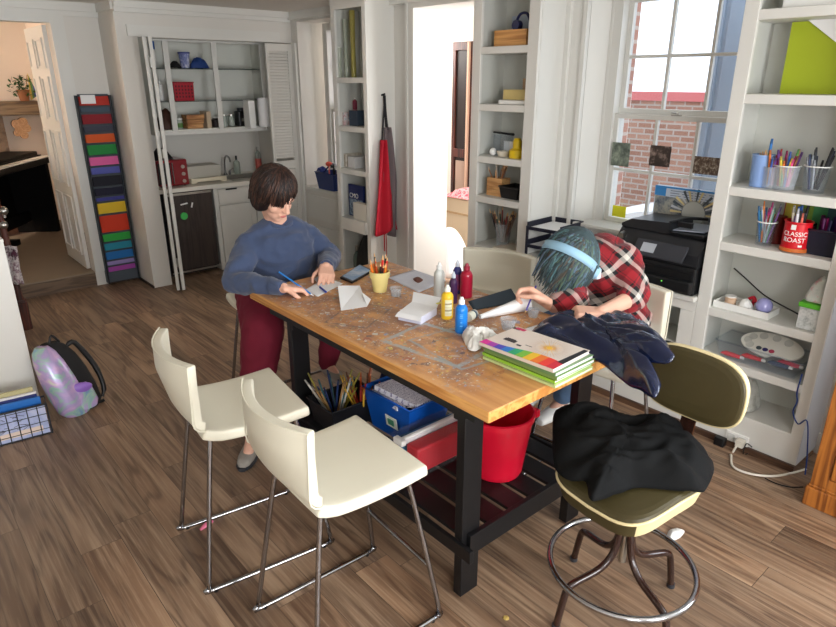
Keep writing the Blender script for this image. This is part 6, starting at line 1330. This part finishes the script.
# ------------------------------------------------------------------ people
SKIN=mat('skin_light',(226,176,152),.5,vary=.05,vscale=25,bump=.03,bscale=90); SKIN.node_tree.nodes['Principled BSDF'].inputs['Subsurface Weight'].default_value=.0
def frame(f,s):
    f=V(f).normalized(); s=V(s); s=(s-f*s.dot(f)).normalized(); u=s.cross(f)
    if u.z<0: u=-u
    return f,s,u
def hand(b,wr,d,n,side,curl=(.35,.4,.45,.5),spread=.10,k=1.0,thumb=.35,pinch=False):
    """wr wrist, d pointing direction, n back-of-hand normal, side +1/-1 = thumb side along d x n"""
    wr=V(wr); d=V(d).normalized(); n=V(n); n=(n-d*n.dot(d)).normalized(); s=d.cross(n)*side
    for i in range(5):
        a=wr+s*(.026-.013*i)*k*.8; e=wr+d*.078*k+s*(.030-.0155*i)*k
        b.cap(a,e,.0155*k,.0125*k,10)
    b.ell(wr+d*.035*k+s*.024*k-n*.008*k,(.02*k,.02*k,.016*k),None,10,8)
    L=[.074,.083,.077,.061]; tips=[]
    for i in range(4):
        p=wr+d*.083*k+s*(.030-.020*i)*k; a=0; dd=(d+s*(spread*(1.5-i)*.5)).normalized()
        for j,(fr,r0,r1) in enumerate(((.46,.0098,.0088),(.31,.0088,.0082),(.23,.0082,.0066))):
            a+=curl[i]*(1.0 if j==0 else 1.25)
            q=p+(dd*math.cos(a)-n*math.sin(a))*L[i]*fr*k; b.cap(p,q,r0*k,r1*k,8); p=q
        tips.append(p)
    p=wr+d*.022*k+s*.028*k-n*.006*k; q=p+(d*.55+s*.65-n*.35).normalized()*.040*k; b.cap(p,q,.0135*k,.0108*k,9)
    q2=q+(d*.80+s*(.25 if not pinch else -.15)-n*(.35 if not pinch else .55)).normalized()*.030*k; b.cap(q,q2,.0105*k,.0088*k,9)
    q3=q2+(d*.85-s*.05-n*.4).normalized()*.022*k; b.cap(q2,q3,.009*k,.007*k,9)
    return tips,q3
def head(b,c,f,s,u,k=1.0):
    c=V(c); Rm=Matrix((s,f,u)).transposed()
    E=lambda o,r: b.ell(c+(s*o[0]+f*o[1]+u*o[2])*k,tuple(q*k for q in r),Rm,18,14)
    E((0,-.012,.028),(.076,.096,.086)); E((0,.018,-.012),(.066,.078,.088)); E((0,.040,-.062),(.048,.046,.050)); E((0,.064,-.092),(.022,.020,.018))
    E((.036,.056,-.030),(.026,.026,.026)); E((-.036,.056,-.030),(.026,.026,.026)); E((0,.082,.018),(.050,.016,.012))
    P_=lambda x,y,z: c+(s*x+f*y+u*z)*k
    b.cap(P_(0,.094,.008),P_(0,.112,-.026),.007*k,.0125*k,9); 
    for q in (-1,1): b.ell(P_(q*.011,.100,-.030),.0075*k,None,8,6); b.ell(P_(q*.076,-.006,-.012),(.010*k,.018*k,.030*k),Rm,10,8)
    b.cap(P_(-.018,.089,-.057),P_(.018,.089,-.057),.0062*k,.0062*k,8); b.cap(P_(-.014,.087,-.068),P_(.014,.087,-.068),.0072*k,.0072*k,8)
    return P_
def face_parts(body,P_,f,s,u,k,lipc,browc,lid=True):
    b=M()
    for q in (-1,1): b.tube([P_(q*x,y,z) for x,y,z in ((.016,.0895,.002),(.030,.087,-.002),(.042,.076,.002))],.0016*k,6,smooth_path=3)
    obj('eyelashes',b,col((40,26,22),.7),body)
    b=M()
    for q in (-1,1): b.tube([P_(q*x,y,z) for x,y,z in ((.014,.097,.020),(.032,.091,.026),(.048,.076,.020))],[.0022*k,.0034*k,.0018*k],6)
    obj('eyebrows',b,col(browc,.8),body)
    b=M(); b.tube([P_(x,y,-.0605) for x,y in ((-.021,.089),(-.010,.0955),(0,.097),(.010,.0955),(.021,.089))],[.0015*k,.004*k,.0048*k,.004*k,.0015*k],8,smooth_path=3); obj('lips',b,col(lipc,.45),body)
def strands(b,c,f,s,u,rad,n,endf,seed=0,r=.0035,k=1.0,lift=.004,mis=(0,),grav=0):
    rr=random.Random(seed); c=V(c)
    for i in range(n):
        a=rr.random()*2*PI; t0=rr.uniform(0,.35); t1=endf(a,rr); 
        if t1<=t0+.2: continue
        pts=[]; m=7; wob=rr.uniform(-.12,.12); lk=rr.random()*lift*7
        for j in range(m):
            t=t0+(t1-t0)*j/(m-1); aa=a+wob*(2.2 if grav else 1)*(j/m)**2+(.04 if not grav else .09)*math.sin(j*1.3+i)
            d_=s*(rad[0]*math.sin(t)*math.cos(aa))+f*(rad[1]*math.sin(t)*math.sin(aa))+u*(rad[2]*math.cos(t))
            if t>PI/2: ex=(t-PI/2); d_=s*(rad[0]*math.cos(aa)*(1-.10*ex))+f*(rad[1]*math.sin(aa)*(1-.10*ex))-u*(rad[2]*ex*.95)
            pts.append(c+d_*k*(1+(lift*rr.random()*8 if not grav else .02+lk*(j/m)))-V((0,0,grav*(j/m)**2*k)))
        b.tube(pts,[r*.9*k,r*1.3*k,r*1.4*k,r*1.4*k,r*1.2*k,r*k,r*.35*k],5,mi=rr.choice(mis))
def foldn(sc,amp,seed=0,st=(1,1,1)):
    return lambda p: amp*(1-2*abs(noise.noise(V((p.x*sc*st[0]+seed,p.y*sc*st[1],p.z*sc*st[2])))*1.6)) 
# ---------------- person in the blue sweatshirt
pA=thing('person','person with dark hair in a blue sweatshirt and maroon trousers sitting at the table writing','person',(1.70,3.2,0))
f,s,u=frame((.15,-.82,-.44),(1,.18,0.0))
hc=PY(274,194,3.03); K=1.14
nb=V((1.655,3.10,1.165))
b=M(); P_=head(b,hc,f,s,u,K)
b.cap(hc-u*.05*K-f*.02*K,nb,.055,.060,16)
b.chain([(1.67,3.14,1.05),(1.70,3.18,.85),(1.70,3.2,.78)],[.10,.10,.11],16)
shR,shL=V((1.49,3.12,1.075)),V((1.835,3.10,1.070))
elR=PY(235,283,2.98); elL=PY(330,258,3.04)
wrR=PZ(284,288,.945); wrL=PZ(326,267,.965)
b.cap(shR,shL,.05,.05); b.chain([shR,elR,wrR],[.045,.038,.026]); b.chain([shL,elL,wrL],[.045,.038,.026])
tR,thR=hand(b,wrR,PZ(310,289,.925)-wrR,(0.0,.05,1),1,(.75,.85,.95,1.05),.05,1.05,pinch=True)
tL,thL=hand(b,wrL,PZ(327,286,.915)-wrL,(-.1,-.5,.85),1,(.28,.32,.38,.42),.16,1.05)
hipR,hipL=V((1.53,3.16,.77)),V((1.80,3.18,.77)); knR,knL=V((1.41,2.89,.66)),V((1.86,2.86,.68)); anR,anL=V((1.27,2.84,.13)),V((1.80,2.90,.34))
b.chain([hipR,knR,anR],[.07,.05,.035]); b.chain([hipL,knL,anL],[.07,.05,.035]); b.cap(anR-V((0,0,.03)),anR+V((-.07,-.08,-.075)),.035,.028); b.cap(anL,anL+V((.0,-.1,-.05)),.03,.03)
bodyA=obj('body',baked(b,.0046,2,.5),SKIN,pA)
face_parts(bodyA,P_,f,s,u,K,(196,110,104),(50,32,26))
HR=[mat('hair_dark',(30,19,16),.5,spec=.4),mat('hair_brown',(70,46,36),.5,spec=.4)]
b=M(); Rm=Matrix((s,f,u)).transposed()
def HE(c,o,r,K_): b.ell(V(c)+(s*o[0]+f*o[1]+u*o[2])*K_,tuple(q*K_ for q in r),Matrix((s,f,u)).transposed(),18,12)
HE(hc,(0,-.018,.042),(.092,.104,.088),K); HE(hc,(.068,-.012,-.012),(.030,.062,.068),K); HE(hc,(-.068,-.012,-.012),(.032,.066,.070),K); HE(hc,(0,-.062,-.015),(.078,.052,.075),K)
HE(hc,(-.01,.052,.062),(.055,.028,.030),K)
hairA=obj('hair',baked(b,.006,4,.5,foldn(26,.003,2,(1,1,.3))),HR[0],pA)
def endA(a,rr):
    fr=math.sin(a); sd=math.cos(a)
    if fr>.5: return 1.16+(.55 if sd<.15 else 0)*min(1,(.15-sd)*2.5 if sd<.15 else 0)+rr.uniform(-.1,.14)
    if fr>.2: return 1.9+rr.uniform(-.15,.1)
    return 2.25+rr.uniform(-.25,.12)
b=M(); strands(b,hc+u*.018*K-f*.01,f,s,u,(.096,.108,.112),420,endA,3,.0042,K,.009,(0,1,0)); obj('hair_strands',b,HR,hairA)
# sweatshirt
SW=mat('sweatshirt_blue',(60,73,102),.9,vary=.08,vscale=14,sheen=.25,bump=.12,bscale=180)
b=M(); b.ell((1.67,3.16,.80),(.235,.175,.12)); b.ell((1.67,3.13,.92),(.225,.16,.17)); b.ell((1.66,3.10,1.02),(.215,.145,.15)); b.cap(shR+V((.02,0,.0)),V((1.60,3.11,1.115)),.068,.075,18); b.cap(shL+V((-.02,0,.0)),V((1.73,3.10,1.115)),.068,.075,18)
b.cap(V((1.60,3.10,1.125)),V((1.72,3.10,1.125)),.07,.07)
b.chain([shR+V((0,0,-.01)),shR.lerp(elR,.5),elR+V((0,0,.01)),elR.lerp(wrR,.55),elR.lerp(wrR,.90)],[.070,.068,.062,.052,.040],16)
b.chain([shL+V((0,0,-.01)),shL.lerp(elL,.5),elL+V((0,0,.01)),elL.lerp(wrL,.55),elL.lerp(wrL,.85)],[.070,.068,.062,.052,.042],16)
def cut_neck(p): return foldn(9,.007,3,(1,1,1.8))(p)+foldn(22,.0022,8)(p)
swt=obj('sweatshirt',baked(b,.009,7,.5,cut_neck),SW,pA)
b=M(); b.tube([V((1.655,3.085,1.165))+V((.072*math.cos(a),.062*math.sin(a),.012*math.sin(a)-.0+.012*abs(math.cos(a)))) for a in [k*PI/12 for k in range(24)]],.011,8,closed=True); obj('collar',b,SW,swt)
b=M(); b.cyl(elR.lerp(wrR,.82),elR.lerp(wrR,.98),.041,.036,18); b.cyl(elL.lerp(wrL,.78),elL.lerp(wrL,.98),.043,.037,18); 
obj('cuff',M().cyl(elR.lerp(wrR,.80),elR.lerp(wrR,.98),.042,.035,18),SW,swt,bev=.004); obj('cuff',M().cyl(elL.lerp(wrL,.76),elL.lerp(wrL,.98),.044,.037,18),SW,swt,bev=.004)
PT=mat('maroon_cloth',(112,18,42),.85,vary=.08,vscale=12)
b=M(); b.ell((1.70,3.2,.775),(.175,.135,.085)); b.chain([hipR,knR,knR.lerp(anR,.5),knR.lerp(anR,.9)],[.125,.112,.092,.068],16); b.cap(knR.lerp(anR,.9),anR,.064,.058); b.chain([hipL,knL,knL.lerp(anL,.85)],[.11,.09,.06],16); b.cap(knL.lerp(anL,.85),anL,.056,.05)
obj('trousers',baked(b,.009,5,.5,foldn(14,.004,1)),PT,pA)
b=M(); c1=anR+V((-.045,-.055,-.085)); 
b.loft([(V((anR.x,anR.y,0))+V((-.75*q_+.03,-.66*q_+.03,0)).xy.to_3d()*0+V((-.7*q_,-.7*q_,hh)),V((.7,-.7,0))*w_,V((0,0,1))*h2) for q_,hh,w_,h2 in ((-.05,.045,.030,.035),(-.02,.05,.038,.045),(.05,.045,.042,.040),(.12,.036,.046,.030),(.17,.032,.038,.024),(.195,.028,.02,.014))],20); 
shoe=obj('shoe',baked(b,.006,3),mat('grey_shoe',(150,144,136),.8),pA); 
b=M(); b.loft([(V((anR.x,anR.y,0))+V((-.7*q_,-.7*q_,.010)),V((.7,-.7,0))*w_,V((0,0,1))*.010) for q_,w_ in ((-.07,.03),(-.03,.042),(.05,.045),(.12,.050),(.17,.044),(.205,.02))],18); obj('sole',b,DGREY,shoe)
b=M(); b.loft([(anL+V((0,-q_,hh)),V((w_,0,0)),V((0,0,h2))) for q_,hh,w_,h2 in ((-.04,-.03,.03,.03),(.02,-.035,.04,.04),(.12,-.055,.044,.03),(.18,-.06,.03,.02))],16); obj('shoe',baked(b,.006,3),mat('grey_shoe',(150,144,136),.8),pA)
# the pens they hold
pt=PZ(311,294,.915); pe=PZ(279,272,1.0); pn=thing('blue_pen','blue pen held by the person in the blue sweatshirt','pen',tuple(pt)); obj('barrel',M().cyl(pt,pe,.0042,None,8),col((40,130,210),.3),pn); obj('tip',M().cyl(pt,pt-(pe-pt)*.08,.0042,.001,8),WHITEP,pn)
a=PZ(320,287,.914);c_=PZ(326,292,.914); single('short_pen','short dark blue pen lying under the left hand of the person in blue','pen',M().cyl(a,c_,.005,None,8),col((30,60,160),.3))
# ---------------- person in red plaid
pB=thing('person','person with teal hair in a red plaid shirt bent over the table with a pencil','person',(2.6,1.6,0))
f,s,u=frame((-.537,.067,-.75),(.62,-.535,-.50)); 
if u.dot(V((-1,0,.3)))<0: u=-u
hc2=PZ(566,258,1.13); K2=1.22
nb2=V((2.52,1.66,1.10))
b=M(); P2=head(b,hc2,f,s,u,K2)
b.cap(hc2-u*.06*K2-f*.03*K2,nb2,.055,.06,16)
b.chain([nb2,(2.60,1.62,.95),(2.62,1.58,.80)],[.08,.10,.12],16)
sL,sR=PZ(622,262,1.10),V((2.56,1.86,1.07)); eL=PZ(634,297,.975); eR=PZ(574,302,.965); wL=PZ(600,313,.985); wR=PZ(549,304,.955)
b.cap(sL,sR,.05,.05); b.chain([sL,eL,wL],[.045,.040,.028]); b.chain([sR,eR,wR],[.045,.036,.028])
tl,_=hand(b,wL,PZ(566,311,.99)-wL,(.1,-.2,1),1,(1.0,1.1,1.2,1.25),.03,1.15)
tr_,th_=hand(b,wR,PZ(520,285,1.02)-wR,(.55,.15,.7),-1,(.75,.85,.95,1.05),.08,1.25,pinch=True)
hL,hR=V((2.60,1.50,.79)),V((2.62,1.68,.79)); kL,kR=V((2.30,1.53,.76)),V((2.32,1.76,.76)); aL,aR=V((2.44,1.70,.36)),V((2.45,1.86,.36))
b.chain([hL,kL,aL],[.075,.052,.036]); b.chain([hR,kR,aR],[.075,.052,.036]); b.cap(aL,aL+V((-.1,0,-.05)),.032,.03); b.cap(aR,aR+V((-.1,0,-.05)),.032,.03)
bodyB=obj('body',baked(b,.0046,2,.5),SKIN,pB)
face_parts(bodyB,P2,f,s,u,K2,(190,100,100),(60,50,44))
HT=[mat('hair_teal',(84,118,124),.6),mat('hair_dark_teal',(56,72,76),.6),mat('hair_greenish',(78,98,84),.6),mat('hair_blue',(84,102,122),.6),mat('hair_roots',(74,68,60),.6)]
b=M(); HE(hc2,(0,-.020,.040),(.090,.104,.088),K2); HE(hc2,(.062,.0,.0),(.030,.055,.055),K2); HE(hc2,(-.062,.0,.0),(.032,.06,.06),K2); HE(hc2,(0,-.062,-.010),(.075,.050,.070),K2); HE(hc2,(0,.072,.042),(.062,.03,.036),K2); HE(hc2,(-.03,.082,.02),(.04,.025,.03),K2)
hairB=obj('hair',baked(b,.006,4,.5,foldn(28,.003,5,(1,1,.5))),HT[1],pB)
def endB(a,rr):
    fr=math.sin(a)
    if fr>.35: return 2.25+rr.uniform(-.25,.3)
    return 1.75+rr.uniform(-.3,.3)
b=M(); u3=(u*.55-f*.85).normalized(); f3=(f*.55+u*.85).normalized(); strands(b,hc2+u*.022*K2-f*.008,f3,s,u3,(.094,.110,.106),760,endB,9,.0042,K2,.028,(0,1,1,2,3,1,4),grav=.035); obj('hair_strands',b,HT,hairB)
hb=thing('head_band','wide pale blue band worn over the teal hair of the person in plaid','headband',tuple(hc2))
LB=mat('pale_blue_band',(150,190,214),.55)
b=M(); vs=[]; n=30; cB=hc2+u*.022*K2
for i in range(n+1):
    a=PI*(-.06+1.10*i/n); d_=s*math.cos(a)*.104*K2+u*math.sin(a)*.122*K2; o_=d_.normalized()*.004
    w_=f*.020; vs+=[cB+d_-w_,cB+d_+w_,cB+d_+w_+o_,cB+d_-w_+o_]
fs=[]
for i in range(n):
    for j in range(4): fs.append((i*4+j,i*4+(j+1)%4,(i+1)*4+(j+1)%4,(i+1)*4+j))
b.add(vs,fs,0,True); b.add(vs[:4],[(0,1,2,3)]); b.add(vs[-4:],[(3,2,1,0)]); obj('band',b,LB,hb)
ec=hc2+s*.104*K2+u*.020-cF*.045
b=M(); b.cyl(ec-s*.004,ec+s*.022,.034,.030,22); obj('ear_pad',b,LB,hb,bev=.004); obj('pad_cover',M().box(ec+s*.024-V((.012,.012,.024)),ec+s*.030+V((.012,.012,.024))),mat('pale_white_blue',(214,226,238),.4),hb,bev=.004)
# shirt
b=M(); b.ell((2.61,1.58,.83),(.155,.20,.12)); b.ell((2.60,1.61,.96),(.155,.20,.15)); b.ell((2.57,1.65,1.07),(.145,.19,.12)); b.cap(sL+V((.02,.03,0)),sR,.085,.085,18); b.ell(PZ(606,250,1.13),(.10,.12,.075))
b.chain([sL,eL+V((0,0,.01)),eL.lerp(wL,.15)],[.088,.068,.058],16); b.chain([sR,eR+V((0,0,.01)),eR.lerp(wR,.62)],[.085,.062,.048],16)
shb=obj('plaid_shirt',baked(b,.009,6,.5,lambda p: foldn(11,.007,7)(p)+foldn(25,.002,1)(p)),m_plaid(),pB)
b=M(); q=nb2+V((-.035,.0,.03)); b.tube([q+s*(.075*math.cos(a))+ (f*.35+u*.2).normalized()*(.03*math.sin(a))+V((.03*math.sin(a),.03*math.sin(a),.0)) for a in [k*PI/12 for k in range(24)]],.014,8,closed=True); obj('collar',b,shb.data.materials[0],shb)
JN=mat('blue_jeans',(92,122,158),.85,vary=.12,vscale=20)
b=M(); b.ell((2.63,1.58,.79),(.15,.175,.085)); b.chain([hL,kL,kL.lerp(aL,.85)],[.10,.078,.058],16); b.chain([hR,kR,kR.lerp(aR,.85)],[.10,.078,.058],16)
obj('jeans',baked(b,.009,5,.5,foldn(14,.004,4)),JN,pB)
for an in (aL,aR):
    b=M(); b.loft([(an+V((-q_,0,hh)),V((0,w_,0)),V((0,0,h2))) for q_,hh,w_,h2 in ((-.05,-.03,.03,.03),(.02,-.03,.04,.04),(.12,-.05,.044,.03),(.18,-.058,.03,.02))],16); obj('shoe',baked(b,.006,3),WHITEP,pB)
pt=PZ(524,313,TZ+.034); pt=PZ(526,311,.935); pe=PZ(536,286,1.02); pn=thing('purple_pencil','purple pencil held by the person in the plaid shirt','pencil',tuple(pt)); obj('barrel',M().cyl(pt,pe,.004,None,8),col((90,80,160),.4),pn); obj('tip',M().cyl(pt-(pe-pt)*.1,pt,.001,.004,8),col((210,170,120)),pn)
# ---------------- shiny navy jacket across the lap
bl=[PZ(*p) for p in ((532,334,.912),(546,321,.92),(566,317,.93),(596,319,.94),(622,318,.93),(645,328,.95),(660,339,.99),(673,354,1.01),(671,362,1.0),(655,363,.98),(645,364,.96),(653,374,.95),(660,386,.94),(655,397,.92),(643,393,.90),(626,384,.88),(606,368,.900),(580,354,.912),(552,341,.912))]
cN=PZ(603,342,.93); dirJ=PZ(665,378,.9)-PZ(550,330,.9)
single('navy_jacket','shiny navy jacket heaped on the table edge in front of the person in plaid','jacket',drape(bl,(cN.x,cN.y,.925),.045,.028,15,n=170,m=34,seed=1.7,power=5,along=dirJ,an=.2),mat('shiny_navy',(14,26,58),.24,coat=.5,bump=.5,bscale=22),solid=.006)
q=PZ(675,534,0); single('white_scrap','small white crumpled paper on the floor behind the olive stool','scrap',drape([(q.x+.055*math.cos(a)*(1.2 if a>3 else .8),q.y+.028*math.sin(a),.002) for a in [k*PI/4 for k in range(8)]],(q.x,q.y,.002),.015,.004,20),WHITEP)
# ------------------------------------------------------------------ light
sc=bpy.context.scene
w=bpy.data.worlds.new('sky'); sc.world=w; w.use_nodes=True; nt=w.node_tree; bg=nt.nodes['Background']
bg.inputs[0].default_value=(.86,.93,1.0,1); bg.inputs[1].default_value=2.2
def area(name,loc,rot,sx,sy,e,colr=(1,1,1),portal=False):
    l=bpy.data.lights.new(name,'AREA'); l.shape='RECTANGLE'; l.size=sx; l.size_y=sy; l.energy=e; l.color=colr
    o=bpy.data.objects.new(name,l); C.objects.link(o); o.location=loc; o.rotation_euler=rot
    if portal: l.cycles.is_portal=True
    return o
# daylight through the windows behind the camera
for x,wd_ in ((-.6,1.1),(1.4,1.1)): area('window_light',(x,-2.15,1.6),(R(90),0,0),wd_,1.35,88,(.97,.98,1))
area('window_light',(3.55,-.95,1.62),(0,R(90),0),1.45,1.4,80,(.84,.92,1))
area('portal',(3.95,1.96,1.7),(0,R(90),0),1.5,1.0,1,portal=True)
area('portal',(4.05,5.56,1.65),(0,R(90),0),1.5,.5,1,portal=True)
# unseen point lights added to brighten the next rooms
l=bpy.data.lights.new('next_room_fill','POINT'); l.energy=120; l.color=(1,.84,.70); l.shadow_soft_size=.2; o=bpy.data.objects.new('next_room_fill',l); C.objects.link(o); o.location=(-1.2,8.8,2.1)
l=bpy.data.lights.new('next_room_fill','POINT'); l.energy=90; l.color=(1,.96,.92); l.shadow_soft_size=.3; o=bpy.data.objects.new('next_room_fill',l); C.objects.link(o); o.location=(5.0,6.6,2.3)
area('jamb_fill_light',(4.55,3.36,1.5),(R(90),0,0),1.1,1.6,48,(.96,.98,1))  # unseen fill light added to brighten the doorway jamb; no window stands here
sc.view_settings.view_transform='Standard'; sc.view_settings.look='None'; sc.view_settings.gamma=1; sc.view_settings.use_curve_mapping=False
sc.view_settings.exposure=0.06
try: sc.cycles.max_bounces=10; sc.cycles.transparent_max_bounces=16; sc.cycles.use_denoising=True
except Exception: pass
for o in bpy.data.objects:
    for k in ('_w','_o'):
        if k in o: del o[k]
